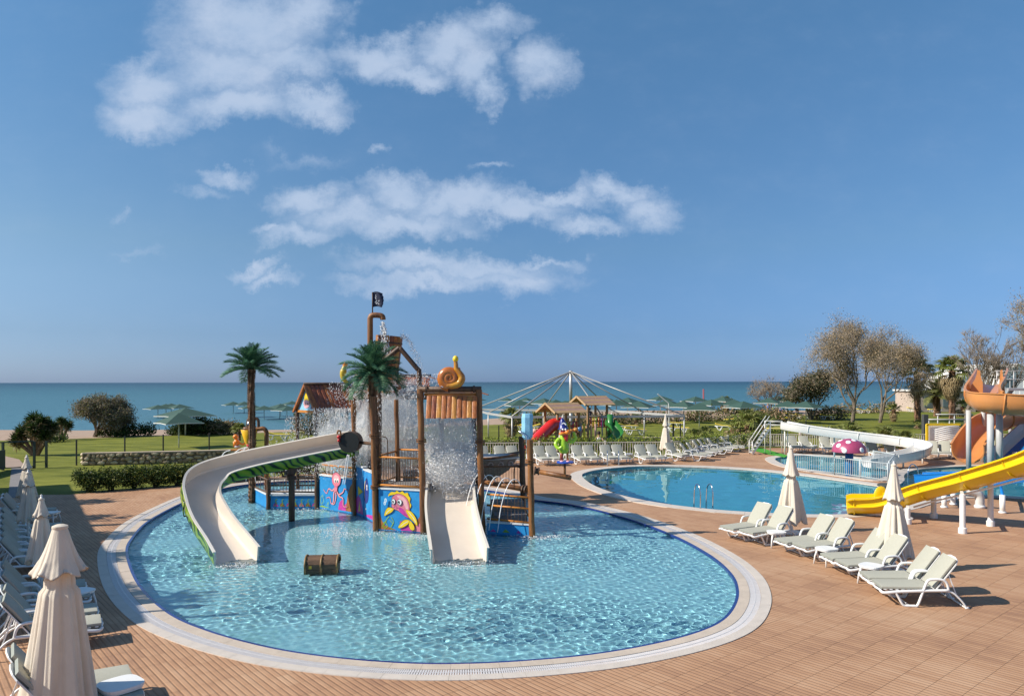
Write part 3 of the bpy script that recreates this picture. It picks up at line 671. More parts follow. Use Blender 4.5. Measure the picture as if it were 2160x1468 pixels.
# ------------------------------------------------------------------ closed umbrellas
def make_umbrella(zt, zf, zb, rt, rf, rb, seed, n=120, folds=6, AM=.09, fin=True):
    r_ = random.Random(seed); t = thing('closed_umbrella', 'x', 'umbrella')
    ph = [r_.uniform(0, 6.28) for _ in range(8)]
    def fold(a, amp, k=folds, sh=0.0, z=0):
        w_ = a + .16*math.sin(2*a+ph[5]) + .10*math.sin(3*a+ph[6])
        return 1 + amp*(1.5*abs(math.cos(k*w_/2+ph[0]+sh*.5))**.75 - .85 + .34*math.cos((2*k+1)*w_+ph[1]+1.3*sh) + .20*math.cos((k-3)*a+ph[2]) + .10*math.cos(27*a+ph[3]))
    mb = MB(); prof = []
    N = 22
    for i in range(N+1):                      # upper tier with flounce
        q = i/N; z = zt-.04-(zt-zf)*q; r = rt + (rf-rt)*(.74*q+.26*q**3.0); prof.append((r, z))
    lip = len(prof)-1
    prof += [(rf*.93, zf-.008), (rf*.74, zf+.03), (rf*.55, zf+.05)]
    def mod(a, i, z):
        q = min(1, i/N); m_ = fold(a, .03+AM*q**1.5, folds, .3*q)
        if i > lip: m_ = fold(a, AM, folds, .3)
        return m_
    mb.lathe(prof, n, mod=mod, cap=False)
    # dip the hem between ribs
    for k_, (x, y, z) in enumerate(mb.v):
        if z < zf+.12: a = math.atan2(y, x); mb.v[k_] = (x, y, z + (-.28*AM*math.cos(folds*a+ph[0]+.3)) * (1 if z < zf+.01 else .5))
    mb.build('upper_canopy', m_canvas, t, smooth=True)
    mb = MB(); prof = []; M_ = 30
    for i in range(M_+1):
        q = i/M_; z = zf+.05-(zf+.05-zb)*q; r = rf*.52 + (rb-rf*.52)*(q**.8); 
        if q < .15: r = rf*.50 + .02*abs(math.sin(q*40))
        prof.append((r, z))
    prof += [(rb*.92, zb-.004), (rb*.80, zb+.06)]
    mb.lathe(prof, n, mod=lambda a, i, z: fold(a, .10+.24*min(1, i/M_), folds, .7+.9*min(1, i/M_)), cap=False)
    for k_, (x, y, z) in enumerate(mb.v):
        if z < zb+.08: a = math.atan2(y, x); mb.v[k_] = (x, y, z + .05*math.cos(5*a+ph[4]) + .03*math.cos(9*a))
    mb.build('lower_canopy', m_canvas, t, smooth=True)
    mb = MB(); mb.tube([(rf*.5*math.cos(a)*fold(a,.1), rf*.5*math.sin(a)*fold(a,.1), zf-.02+.01*math.sin(3*a)) for a in [i*.26 for i in range(24)]], .012, 5, closed=True); mb.build('tie_strap', m_canvas, t, smooth=True)
    mb = MB(); mb.lathe([(0,zt+.01),(rt*.6,zt+.005),(rt+.008,zt-.012),(rt+.012,zt-.04),(rt,zt-.055)], 24); mb.build('top_cap', m_canvas, t, smooth=True, auto=50)
    MB().tube([(0,0,.0),(0,0,zt+(.03 if fin else -.02))], .024, 10).build('pole', m_white, t, smooth=True)
    if fin: MB().ball((0,0,zt+.05), .022, 10).build('finial', m_white, t, smooth=True)
    mb = MB(); mb.lathe([(.30,0),(.30,.035),(.26,.06),(.07,.075),(.05,.22),(.03,.22)], 20); mb.build('base', m_white, t, smooth=True, auto=40)
    return t
gU = 'closed cream umbrellas'
def putU(o, loc, label, rz=0, s=1): o.location = (loc.x, loc.y, 0); o.rotation_euler = (0,0,rz); o['label'] = label; o['group'] = gU; o.scale = (s,)*3
putU(make_umbrella(2.74,2.16,.20,.085,.30,.395,3,140,6,.13,False), D(126,9.75,0), 'big closed cream umbrella nearest to the camera, above the bottom left loungers')
ub = make_umbrella(2.60,1.78,.36,.055,.225,.375,5)
putU(ub, G(1668,1125), 'closed cream umbrella beside the big pool, farther of the two on the right', 0)
dup(ub, G(1885,1207), R(130), 'closed cream umbrella on the right that stands in front of the yellow slide', gU)
uc = make_umbrella(2.6,1.95,.55,.055,.19,.32,9)
putU(uc, G(1404,966), 'closed cream umbrella in front of the fence beyond the big pool', .5)
dup(uc, D(1187,44,0), R(70), 'closed umbrella behind the parrot figure, only partly visible', gU)
us = make_umbrella(2.25,1.92,.98,.045,.155,.235,11,60,6)
putU(us, D(87,15.2,0), 'small closed umbrella second from the front in the left row, right behind the big one')
dup(us, D(59,19.6,0), R(60), 'small closed umbrella in the left row whose thin pole shows among the loungers', gU)
dup(us, D(56,23.6,0), R(120), 'small closed umbrella farthest away in the left row', gU)

# ------------------------------------------------------------------ trough helper
def trough(path, w, h, th=.04, lip=.07, rnd_=True, name='chute', parent=None, mats=None, ups=None, flat=False, wf=None):
    """U shaped chute: edges 0 inner, 1 outer, 2 rim"""
    def sec(q):
        W = w if wf is None else w*wf(q)
        inner = [(-W, h), (-W, h*.35), (-W*.82, h*.10), (-W*.5, .0), (W*.5, .0), (W*.82, h*.10), (W, h*.35), (W, h)] if not flat else [(-W, h), (-W*.99, .06), (-W*.9, .005), (-W*.4, 0), (W*.4, 0), (W*.9, .005), (W*.99, .06), (W, h)]
        outer = [(W+lip, h), (W+lip, h-.03), (W+th, h-.035), (W+th, .08 if flat else h*.33), ((W*.92 if flat else W*.84)+th*.6, h*.0-th), (W*.5, -th), (-W*.5, -th), (-(W*.92 if flat else W*.84)-th*.6, h*.0-th), (-W-th, .08 if flat else h*.33), (-W-th, h-.035), (-W-lip, h-.03), (-W-lip, h)]
        return inner + outer
    mis = [0]*7 + [2, 2, 2] + [1]*7 + [2, 2, 2]
    mb = MB(); mb.sweep(path, sec, mis, ups=ups, cap=False)
    k = len(path); q = 20
    for e in (0, (k-1)*q):                   # end faces
        fs = []
        for i in range(7): 
            pass
        prs = [(0,19,18,17),(0,17,16,1),(1,16,15,2),(2,15,14,3),(3,14,13,4),(4,13,12,5),(5,12,11,6),(6,11,10,7),(7,10,9,8)]
        for f in prs: fs.append(tuple(e+i for i in (f if e else f[::-1])))
        off = 0
        mb.f.extend(fs); mb.m.extend([2]*len(fs))
    return mb.build(name, mats, parent, smooth=True, auto=38)
m_cslide = M('cream_fibreglass', (.66, .58, .49), .30, .05, 1.5, spec=.5, coat=.25)
m_csrim = M('cream_fibreglass_rim', (.70, .65, .57), .3, .05, 2, coat=.2)
def swirl_mat():
    m = bpy.data.materials.new('green_painted_leaves'); m.use_nodes = True; t = m.node_tree; L = t.links.new; b = t.nodes['Principled BSDF']
    co = t.nodes.new('ShaderNodeTexCoord'); mp_ = t.nodes.new('ShaderNodeMapping'); mp_.inputs['Scale'].default_value = (1.4, 1.4, 2.2); mp_.inputs['Rotation'].default_value = (0, R(35), 0); L(co.outputs['Object'], mp_.inputs[0])
    wv = t.nodes.new('ShaderNodeTexWave'); wv.inputs['Scale'].default_value = .9; wv.inputs['Distortion'].default_value = 9; wv.inputs['Detail'].default_value = 1.2; wv.inputs['Detail Scale'].default_value = 1.0; L(mp_.outputs[0], wv.inputs['Vector'])
    rp = t.nodes.new('ShaderNodeValToRGB'); el = rp.color_ramp.elements; el[0].position = .12; el[0].color = (.008, .018, .008, 1); el[1].position = .95; el[1].color = (.24, .33, .02, 1)
    e = el.new(.20); e.color = (.015, .05, .012, 1); e = el.new(.30); e.color = (.10, .26, .012, 1); e = el.new(.6); e.color = (.14, .30, .012, 1)
    L(wv.outputs[1] if len(wv.outputs) > 1 else wv.outputs[0], rp.inputs[0]); L(rp.outputs[0], b.inputs['Base Color']); b.inputs['Roughness'].default_value = .35; b.inputs['Coat Weight'].default_value = .3
    return m
m_green = swirl_mat()

# curved cream slide
so = D(530, 24, 0)
cs = thing('curved_water_slide', 'curved cream water slide with green painted underside that ends in the splash pool', 'water slide', tuple(so))
pts = [(498,19.2,-.10),(478,20.0,.08),(447,21.0,.42),(428,21.9,.72),(417,22.8,1.0),(424,23.7,1.24),(458,24.5,1.45),(525,25.1,1.68),(610,25.7,1.90),(690,26.3,2.10),(745,26.8,2.22)]
pth = cr([D(a, b, c) for a, b, c in pts], 7)
trough(pth, .50, .42, ups=[R(24)*smooth((i/len(pth)-.12)/.45) for i in range(len(pth))], name='chute', parent=cs, mats=[m_cslide, m_green, m_csrim], wf=lambda q: 1.0 if q > .12 else 1.0+.04*(1-q/.12), flat=True)
for q in (.30, .52, .72):
    i = int(q*len(pth)); p0, p1 = pth[i], pth[i+1]; t_ = (p1-p0).normalized(); sd = t_.cross(Vector((0,0,1))).normalized(); up = sd.cross(t_)
    rot_ = Matrix.Rotation(R(24)*smooth((i/len(pth)-.12)/.45), 3, t_); sd = rot_@sd; up = rot_@up
    MB().tube([p0+sd*a+up*b for a, b in ((.58,.38),(.575,.10),(.52,-.07),(.2,-.075),(-.2,-.075),(-.52,-.07),(-.575,.10),(-.58,.38))], .022, 6).build('joint_flange', m_green, cs, smooth=True)
sp_ = G(615, 1091); mb = MB(); mb.tube([(sp_.x, sp_.y, -.32), (sp_.x, sp_.y, 1.45)], .105, 14); mb.lathe([(.16,1.28),(.16,1.34)], 14, (sp_.x, sp_.y, 0)); mb.lathe([(.16,1.36),(.16,1.42)], 14, (sp_.x, sp_.y, 0)); mb.bar((sp_.x-.1, sp_.y, 1.4), (sp_.x+.05, sp_.y+.15, 1.80), .12, .3)
mb.build('support_post', m_dkwood, cs, smooth=True, auto=40)

# straight cream slide
ss = thing('straight_water_slide', 'short straight cream slide running from the play tower down into the splash pool', 'water slide', (-1.6, 22, 0))
top = [(-2.0,24.5,1.14),(-1.98,24.25,1.12),(-1.97,23.9,1.03),(-1.93,23.2,.86),(-1.84,22.2,.62),(-1.72,21.3,.40),(-1.58,20.5,.14),(-1.45,19.8,-.02),(-1.36,19.2,-.10)]
trough(cr(top, 5), .70, .42, name='chute', parent=ss, mats=[m_cslide, m_cslide, m_csrim], flat=True, wf=lambda q: 1.0)

# ------------------------------------------------------------------ play tower
TO = Vector((-3.5, 24.5, 0))
tw = thing('pirate_play_tower', 'pirate style water play tower with brown poles, plank roofs and painted sea panels', 'play tower', tuple(TO))
def post(b, zt, r=.09, mt=m_wood, lean=-.10, z0=-.32, fl=None, name='post'):
    mb = MB(); b = Vector(b); t_ = Vector((b.x+lean*zt/4.4, b.y, zt)); b0 = Vector((b.x, b.y, z0)); n_ = 9
    mb.tube([b0.lerp(t_, i/n_)+Vector((.008*math.sin(i*2.1), 0, 0)) for i in range(n_+1)], [r*(1+.05*math.sin(i*1.7)) for i in range(n_+1)], 12)
    for z in (fl or []):
        c = b0.lerp(t_, (z-z0)/(zt-z0))
        mb.lathe([(r*1.55, z-.05), (r*1.55, z-.02)], 12, (c.x, c.y, 0)); mb.lathe([(r*1.55, z+.02), (r*1.55, z+.05)], 12, (c.x, c.y, 0))
        for j in range(6): a = j*math.pi/3; mb.box((c.x+r*1.38*math.cos(a), c.y+r*1.38*math.sin(a), z), (.02,.02,.13))
    return mb.build(name, mt, tw, smooth=True, auto=45)
A = G(792,1112); B = G(893,1118); C = Vector((-.93, 23.1, 0)); Dp = G(1122,1126); E = D(1104, 25.3, 0)
A2 = A+Vector((.45,1.9,0)); B2 = B+Vector((.45,1.9,0)); C2 = Vector((-1.2,24.9,0))
Ff = G(668,1067); F2 = G(748,1079); J1 = G(566,1067); J2 = G(534,1052)
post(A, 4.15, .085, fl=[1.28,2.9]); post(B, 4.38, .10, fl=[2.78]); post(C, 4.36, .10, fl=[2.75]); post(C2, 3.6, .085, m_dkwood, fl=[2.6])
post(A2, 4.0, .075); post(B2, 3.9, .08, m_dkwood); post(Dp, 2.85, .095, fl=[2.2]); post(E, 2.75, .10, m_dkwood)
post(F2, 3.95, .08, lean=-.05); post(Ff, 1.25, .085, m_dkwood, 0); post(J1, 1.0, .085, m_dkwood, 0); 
W1 = D(628,31.2,0); W2 = D(668,29.9,0); uh = Vector((W2.x-W1.x, W2.y-W1.y, 0)).normalized(); vh = Vector((-uh.y, uh.x, 0)); vh = vh if vh.x > 0 else -vh
W3 = W1+vh*2.3; W4 = W2+vh*2.3
for w_ in (W1, W2, W3, W4): post(w_, 3.42, .075, m_dkwood, -.02)
# painted panels: local frame (origin lower-left at water, ex along, ey up)
def panel(p, q, z0, z1, name='painted_panel', th=.10, cap=True):
    ex = Vector((q.x-p.x, q.y-p.y, 0)); L_ = ex.length; ex.normalize(); ey = Vector((0,0,1)); n = ex.cross(ey)
    o = Vector((p.x, p.y, z0)); mb = MB(); mb.prism([(0,0),(L_,0),(L_,z1-z0),(0,z1-z0)], o - n*th, ex, ey, th); ob = mb.build(name, m_bluep, tw)
    if cap: MB().prism([(-.03,z1-z0+.002),(L_+.03,z1-z0+.002),(L_+.03,z1-z0+.05),(-.03,z1-z0+.05)], o - n*(th+.03), ex, ey, th+.06).build('panel_cap', m_cwhite, tw)
    return ob, o, ex, ey, L_, z1-z0
def ell(cx, cy, rx, ry, n=20, a=0.0):
    return [(cx+rx*math.cos(t)*math.cos(a)-ry*math.sin(t)*math.sin(a), cy+rx*math.cos(t)*math.sin(a)+ry*math.sin(t)*math.cos(a)) for t in [2*math.pi*i/n for i in range(n)]]
def blob(pts, n=5): return [(p.x, p.y) for p in cr([Vector((x, y, 0)) for x, y in pts], n, True)]
ARTM = [PK, PK2, YE, WH, BK, PU, BR, LG, LB, NV]
def art(ob, o, ex, ey, items, name):
    mb = MB(); off = .004
    for it in items:
        if it[0] == 'f': mb.flat(it[1], o, ex, ey, off, it[2])
        elif it[0] == 'o':
            pts = it[1]; cx = sum(p[0] for p in pts)/len(pts); cy = sum(p[1] for p in pts)/len(pts); w_ = it[3] if len(it) > 3 else .012
            big = [(cx+(x-cx)*(1+w_/max(.02, math.hypot(x-cx, y-cy))), cy+(y-cy)*(1+w_/max(.02, math.hypot(x-cx, y-cy)))) for x, y in pts]
            mb.flat(big, o, ex, ey, off, 4); off += .0015; mb.flat(pts, o, ex, ey, off, it[2])
        elif it[0] == 'r': mb.ribbon(it[1], it[3], o, ex, ey, off, it[2])
        off += .0015
    mb.build(name, ARTM, ob, label=None)
# pink fish panel (1.57 wide, 1.25 high)
p1 = panel(A+Vector((.10,-.02,0)), B+Vector((-.10,-.02,0)), -.32, 1.22)
ob, o, ex, ey, L_, h_ = p1; o = o+Vector((0,0,.32))
S = L_/740.0   # picture measured in a 740 x 640 field
def fx(l): return [(x*S, (640-y)*S*.97) for x, y in l]
art(ob, o, ex, ey, [
 ('f', fx([(0,360),(30,420),(60,520),(120,590),(200,620),(330,660),(0,660)]), 6), ('f', fx([(740,400),(690,470),(640,520),(600,600),(540,660),(740,660)]), 6), ('f', fx([(740,520),(680,560),(600,640),(560,660),(740,660)]), 0),
 ('f', fx([(380,520),(470,470),(560,500),(600,580),(590,660),(400,660)]), 5),
 ('r', fx([(60,620),(140,520),(90,560),(110,660)]), 7, .022), ('r', fx([(190,440),(130,520),(160,600),(120,640)]), 7, .022), ('r', fx([(200,500),(260,560),(220,620),(250,660)]), 7, .022), ('r', fx([(230,450),(270,530),(230,600)]), 7, .02),
 ('o', fx(blob([(180,90),(230,30),(300,30),(330,5),(380,30),(430,8),(470,40),(520,30),(540,80),(570,120),(560,180),(585,230),(560,280),(520,180),(420,80),(300,70)])), 2),
 ('r', fx([(290,60),(230,55),(180,100)]), 2, .03),
 ('o', fx(blob([(250,120),(330,60),(430,70),(510,130),(550,230),(560,330),(600,420),(590,480),(560,450),(480,420),(410,370),(350,330),(280,310),(240,270),(250,200)])), 0),
 ('f', fx(blob([(330,90),(430,95),(500,160),(530,260),(520,340),(480,270),(430,180)])), 1),
 ('f', fx(blob([(370,280),(440,300),(500,380),(560,440),(500,420),(420,380),(380,330)])), 5),
 ('o', fx(blob([(260,300),(180,290),(130,350),(110,430),(170,400),(230,370),(275,320)])), 2), ('r', fx([(240,310),(180,350),(140,400)]), 3, .014),
 ('o', fx(blob([(500,310),(590,340),(660,420),(690,500),(690,560),(630,500),(560,440),(520,380)])), 2), ('r', fx([(540,340),(610,420),(670,510)]), 3, .014),
 ('o', fx(blob([(560,480),(470,480),(400,540),(360,610),(420,610),(500,570),(550,520)])), 2), ('r', fx([(530,500),(460,540),(400,590)]), 3, .014),
 ('o', fx(blob([(570,490),(550,560),(580,630),(640,630),(640,570),(600,510)])), 2),
 ('o', fx(ell(275,185,30,42)), 3), ('f', fx(ell(268,192,15,24)), 4), ('o', fx(ell(385,190,38,46)), 3), ('f', fx(ell(372,196,20,28)), 4), ('f', fx(ell(366,206,7,9)), 3), ('f', fx(ell(264,202,6,8)), 3),
 ('r', fx([(285,280),(310,262),(340,268)]), 4, .014), ('f', fx(ell(318,262,12,8)), 5),
 ('f', fx(ell(140,170,22,34)), 3), ('f', fx(ell(138,170,12,22)), 8), ('f', fx(ell(125,220,20,30)), 3), ('f', fx(ell(124,222,11,20)), 8)], 'painted_fish')
# octopus panel
p2 = panel(Ff+Vector((.08,-.02,0)), F2+Vector((-.06,-.02,0)), -.32, 1.15)
ob, o, ex, ey, L_, h_ = p2; o = o+Vector((0,0,.32)); S = L_/590.0
def fx(l): return [(x*S, (500-y)*S) for x, y in l]
items = [('f', fx([(340,500),(360,420),(410,380),(450,440),(500,400),(560,450),(590,500)]), 5), ('f', fx([(470,500),(500,330),(540,240),(590,180),(590,500)]), 6), ('f', fx([(0,500),(60,480),(200,500)]), 7)]
for tp in ([(280,270),(240,300),(180,285),(140,340),(85,300)], [(290,280),(270,330),(260,430),(220,440),(200,380),(140,390)], [(300,290),(310,360),(280,440),(240,450)], [(320,280),(360,330),(430,300),(460,260),(530,290)], [(320,290),(370,350),(430,370),(440,450),(510,450)]):
    items += [('r', fx(tp), 4, (.075,.03)), ('r', fx(tp), 0, (.062,.022)), ('r', fx(tp), 1, (.03,.01))]
items += [('o', fx(blob([(245,160),(270,110),(320,95),(375,115),(395,160),(380,215),(340,250),(330,300),(290,300),(290,250),(255,215)])), 0), ('f', fx(ell(320,160,50,40)), 1), ('f', fx(ell(302,185,17,25)), 3), ('f', fx(ell(345,182,17,25)), 3), ('f', fx(ell(306,190,8,15)), 4), ('f', fx(ell(341,190,8,15)), 4), ('r', fx([(300,240),(322,250),(345,235)]), 5, .012)]
for x, y in ((250,60),(300,40),(340,70),(400,50),(450,60),(360,20),(280,90)): items.append(('f', fx(ell(x, y, 12, 9)), 8))
items += [('r', fx([(90,360),(50,400),(60,460),(100,430),(90,370)]), 7, .02), ('r', fx([(160,470),(190,430),(180,490)]), 7, .02)]
art(ob, o, ex, ey, items, 'painted_octopus')
# angled panel with striped fish between the octopus and the tower
q1 = F2+Vector((.04,0,0)); q2 = G(766,1085); q3 = A+Vector((-.15,.9,0))
p3 = panel(q1, q2, -.32, 1.62, cap=True); p4 = panel(q2+Vector((.02,.01,0)), q3, -.32, 1.55, cap=True)
ob, o, ex, ey, L_, h_ = p3; o = o+Vector((0,0,.32))
art(ob, o, ex, ey, [('f', [(0,0),(L_,0),(L_*.9,.2),(L_*.6,.55),(L_*.3,.62),(0,.45)], 5), ('f', [(L_*.35,.05),(L_*.5,.45),(L_*.6,.1)], 2), ('o', [(L_*.3,.95),(L_*.95,.8),(L_*.7,.72),(L_*.35,.62)], 2)], 'painted_reef')
ob, o, ex, ey, L_, h_ = p4; o = o+Vector((0,0,.32))
art(ob, o, ex, ey, [('f', [(0,0),(L_,0),(L_,.35),(L_*.7,.15),(L_*.4,.1)], 5), ('o', blob([(.05,.6),(.15,1.1),(.4,1.3),(.62,1.0),(.55,.6),(.3,.45)]), 9), ('r', [(.12,.6),(.1,.9),(.2,1.2)], 2, .04), ('f', ell(.42,1.0,.07,.1), 3), ('f', ell(.43,.99,.03,.05), 4), ('f', ell(.3,.25,.05,.03), 3)], 'painted_striped_fish')
# low wall on the left
p5 = panel(J1+Vector((.08,-.02,0)), Ff+Vector((-.08,-.02,0)), -.32, .40)
ob, o, ex, ey, L_, h_ = p5; o = o+Vector((0,0,.32))
its = []
for i in range(7):
    x = .1+i*.24; its.append(('f', [(x,0),(x+.03,.10),(x+.10,.14),(x+.16,.06),(x+.2,0)], (5,6,5,6,0,6,5)[i])); its.append(('r', [(x+.05,0),(x+.12,.12),(x+.08,.2),(x+.14,.28)], 7, .025))
art(ob, o, ex, ey, its, 'painted_seaweed')
panel(J2+Vector((.02,0,0)), J1+Vector((-.08,.02,0)), -.32, .42)
tw.children[-2].data.materials[0] = m_concrete
# right hand low wall
p6 = panel(G(1027,1120), Dp+Vector((-.1,0,0)), -.32, .26); ob, o, ex, ey, L_, h_ = p6; o = o+Vector((0,0,.32))
art(ob, o, ex, ey, [('f', [(.1,0),(.2,.08),(.3,0)], 5), ('f', [(.5,0),(.6,.1),(.75,0)], 7), ('f', [(.95,0),(1.02,.09),(1.1,0)], 5)], 'painted_plants')
panel(B+Vector((.1,.05,0)), Vector((-2.45,23.2,0)), -.32, .55)
# platforms and pale steps
def slabm(pts, z0, z1, m_, name): MB().prism([(p.x, p.y) for p in pts], (0,0,z0), (1,0,0), (0,1,0), z1-z0).build(name, m_, tw)
slabm([A+Vector((.05,.15,0)), B+Vector((0,.15,0)), B2, A2], 1.12, 1.24, m_concrete, 'platform')
slabm([B+Vector((.12,.95,0)), C+Vector((-.1,.95,0)), C2, B2+Vector((.1,0,0))], .92, 1.02, m_concrete, 'platform')
slabm([F2+Vector((0,.15,0)), A+Vector((0,.95,0)), A2+Vector((0,.6,0)), Vector((-6.2,28.4,0)), Ff+Vector((.1,.2,0))], 1.0, 1.1, m_concrete, 'platform')
slabm([W1+Vector((.1,0,0)), W2, W4, W3], 1.5, 1.6, m_concrete, 'platform')
slabm([J1+Vector((0,.1,0)), Ff+Vector((0,.15,0)), Vector((-7.0,29.6,0)), Vector((-9.6,29.6,0)), J2+Vector((.05,0,0))], .28, .36, m_cwhite, 'platform')
for i, (x0, y0, x1, z0, z1) in enumerate(((-.7,24.4,.35,-.32,.72),(-.6,23.7,.45,-.32,.42),(-4.0,27.4,-1.8,-.32,1.35),(-3.9,26.8,-1.9,-.32,.95))):
    MB().box(((x0+x1)/2, y0, (z0+z1)/2), (x1-x0, .66, z1-z0), rz=R(6)).build('concrete_step', m_concrete, tw)
# railings
def railing(p, q, z0, z1, n, zm=None, m_=m_orail):
    for z in [z0, z1] + ([zm] if zm else []):
        MB().tube([(p.x, p.y, z), (q.x, q.y, z-.02)], .032, 8).build('rail', m_, tw, smooth=True)
    mb = MB()
    for i in range(1, n): c = Vector(p).lerp(Vector(q), i/n); mb.bar((c.x, c.y, z0), (c.x, c.y, z1), .016, .016, up=(0,1,0))
    mb.build('balusters', m_bal, tw, kind='stuff')
railing(A+Vector((.1,0,0)), B+Vector((-.1,0,0)), 1.36, 2.24, 17)
railing(A2, B2, 1.36, 2.3, 15); railing(A2+Vector((-.1,0,0)), A+Vector((-.1,.1,0)), 1.36, 2.24, 12)
railing(J1+Vector((.08,0,0)), Ff+Vector((-.08,0,0)), .55, 1.05, 14, m_=m_dkwood); railing(J2, J1, .52, 1.0, 6, m_=m_dkwood); railing(Vector((-9.6,29.6,0)), Vector((-7.0,29.8,0)), .5, 1.05, 18, m_=m_dkwood)
railing(G(1027,1118), Dp+Vector((-.1,0,0)), .36, 1.12, 12, .78); railing(C2+Vector((0,.2,0)), E, 1.2, 1.75, 16, m_=m_wood); railing(Dp+Vector((0,.1,0)), E, .36, 1.0, 10)
railing(Ff+Vector((.1,.4,0)), F2+Vector((0,.5,0)), 1.15, 1.5, 10)
# handle loops at the entrances
for p, s_ in ((A+Vector((.28,-.05,0)), 1), (B2+Vector((-.2,0,0)), -1), (E+Vector((-.2,-.1,-.9)), 1), (A2+Vector((.9,0,0)), -1)):
    z = 2.15 if p.z == 0 else 1.0
    MB().tube(cr([(p.x-.12*s_, p.y, z+.1),(p.x-.12*s_, p.y, z+.66),(p.x, p.y, z+.72),(p.x+.1*s_, p.y, z+.62),(p.x+.1*s_, p.y, z+.1),(p.x, p.y, z)], 3), .018, 6).build('grab_handle', m_dkwood, tw, smooth=True)
# portal above the straight slide: beams and a hanging plank awning
bz = 4.36
MB().tube([(B.x-.16, B.y, bz+.02), (C.x-.02, C.y, bz+.02)], .085, 12).build('top_beam', m_dkwood, tw, smooth=True)
MB().tube([(B.x+.02, B.y+.02, bz-.15), (C.x-.12, C.y, bz-.15)], .03, 8).build('top_rod', m_orail, tw, smooth=True)
for x in (B.x+.1, -1.95, C.x-.25): MB().lathe([(.11,-.03),(.11,.03)], 12, (x, 23.1, bz+.02), axis=(1,0,0)).build('beam_collar', m_dkwood, tw)
nP = 10; wx = (C.x-.14 - (B.x+.12))/nP
for i in range(nP):
    x = B.x+.12+wx*(i+.5); mb = MB(); zt_, zb_ = bz-.19+rnd.uniform(-.01,.01), 3.50+rnd.uniform(-.015,.015); off = rnd.uniform(-.01,.01)
    cs_ = [(-wx*.49,0),(-wx*.35,-.018),(0,-.026),(wx*.35,-.018),(wx*.49,0)]
    va = [(x+a, 23.02+b+off, zt_) for a, b in cs_]; vb = [(x+a*1.05, 22.72+b+off, zb_) for a, b in cs_]
    va2 = [(x+a, 23.06+off, zt_) for a, b in cs_]; vb2 = [(x+a*1.05, 22.76+off, zb_) for a, b in cs_]
    mb.add(va+vb+va2+vb2, [(j, 5+j, 6+j, 1+j) for j in range(4)] + [(10+j, 11+j, 16+j, 15+j) for j in range(4)] + [(0,10,15,5),(4,9,19,14),(5,15,16,17,18,19,9,8,7,6),(0,1,2,3,4,14,13,12,11,10)])
    mb.build('plank', m_pl[i % 3 if i not in (4,7) else 0], tw, smooth=False)
for i in range(11):                         # roof behind the beam
    x = B.x+.02+i*.165; MB().box((x, 24.0, 4.40-.15), (.155, 1.9, .03), mat=Matrix.Rotation(R(-9), 3, 'X')).build('plank', m_pl[i % 3], tw)
# house roofs
def roof(o, u, v, L_, half, rise, z, n, over=.12, both=True):
    """ridge along v starting at o (gable end), slopes fall along +-u"""
    sl_ = math.hypot(half+over, rise)
    for s_ in ((1, -1) if both else (1,)):
        dn = (u*s_*(half+over) - Vector((0,0,rise))).normalized()
        for i in range(n):
            c0 = o + v*(L_*(i+.5)/n - .1) + Vector((0,0,z)); w_ = L_/n*.94; nrm = v.cross(dn)
            if nrm.z < 0: nrm = -nrm
            mb = MB(); cs_ = [(-.5,0),(-.3,.022),(.3,.022),(.5,0)]
            l0 = rnd.uniform(-.02,.03)
            vs = [c0 + v*a*w_ + nrm*b for a, b in cs_] + [c0 + v*a*w_ + nrm*b + dn*(sl_+l0) for a, b in cs_] + [c0 + v*a*w_ - nrm*.015 for a in (-.5,.5)] + [c0 + v*a*w_ - nrm*.015 + dn*(sl_+l0) for a in (-.5,.5)]
            mb.add(vs, [(j, 4+j, 5+j, 1+j) for j in range(3)] + [(8,9,11,10),(0,8,10,4),(3,7,11,9),(4,10,11,7,6,5),(0,1,2,3,9,8)]); mb.build('plank', m_pl[1 if i % 4 else 0], tw)
        a0 = o - v*.12 + Vector((0,0,z-.02)); MB().bar(a0, a0+dn*(sl_+.06), .07, .09).build('barge_board', m_pl[0], tw)
    a0 = o - v*.14 + Vector((0,0,z+.03)); MB().tube([a0, a0+v*(L_+.1)], .055, 8).build('ridge_pole', m_dkwood, tw, smooth=True)
mid = (W1+W2)/2; wd = (W2-W1).length/2
roof(mid, uh, vh, 2.5, wd, 1.08, 4.50, 13)
g0 = Vector((W1.x, W1.y, 3.42)); mbp = MB(); gl_ = (W2-W1).length; nn_ = uh.cross(Vector((0,0,1)))
mbp.prism([(0,0),(gl_,0),(gl_/2,1.0)], g0 - nn_*.04 if nn_.y < 0 else g0, uh, (0,0,1), .05); gob = mbp.build('gable_panel', LB, tw)
art(gob, g0+nn_*.02, uh, Vector((0,0,1)), [('f', blob([(gl_*.36,.38),(gl_*.5,.85),(gl_*.62,.40),(gl_*.5,.3)]), 2), ('f', blob([(gl_*.33,.36),(gl_*.5,.46),(gl_*.66,.34),(gl_*.62,.18),(gl_*.42,.12)]), 1), ('f', [(gl_*.3,.2),(gl_*.5,.25),(gl_*.78,.42),(gl_*.76,.36)], 6), ('f', ell(gl_*.45,.3,.03,.04), 4), ('f', ell(gl_*.56,.3,.03,.04), 4), ('f', [(gl_*.72,.08),(gl_*.78,.08),(gl_*.78,.2),(gl_*.72,.2)], 9)], 'painted_figure')
MB().bar(Vector((W1.x,W1.y,3.40))-uh*.06, Vector((W2.x,W2.y,3.40))+uh*.06, .08, .10).build('beam', m_orail, tw)
MB().bar(Vector((W2.x,W2.y,3.40)), Vector((W4.x,W4.y,3.40)), .08, .10).build('beam', m_dkwood, tw)
MB().bar(Vector((W1.x,W1.y,3.40)), Vector((W3.x,W3.y,3.40)), .08, .10).build('beam', m_dkwood, tw)
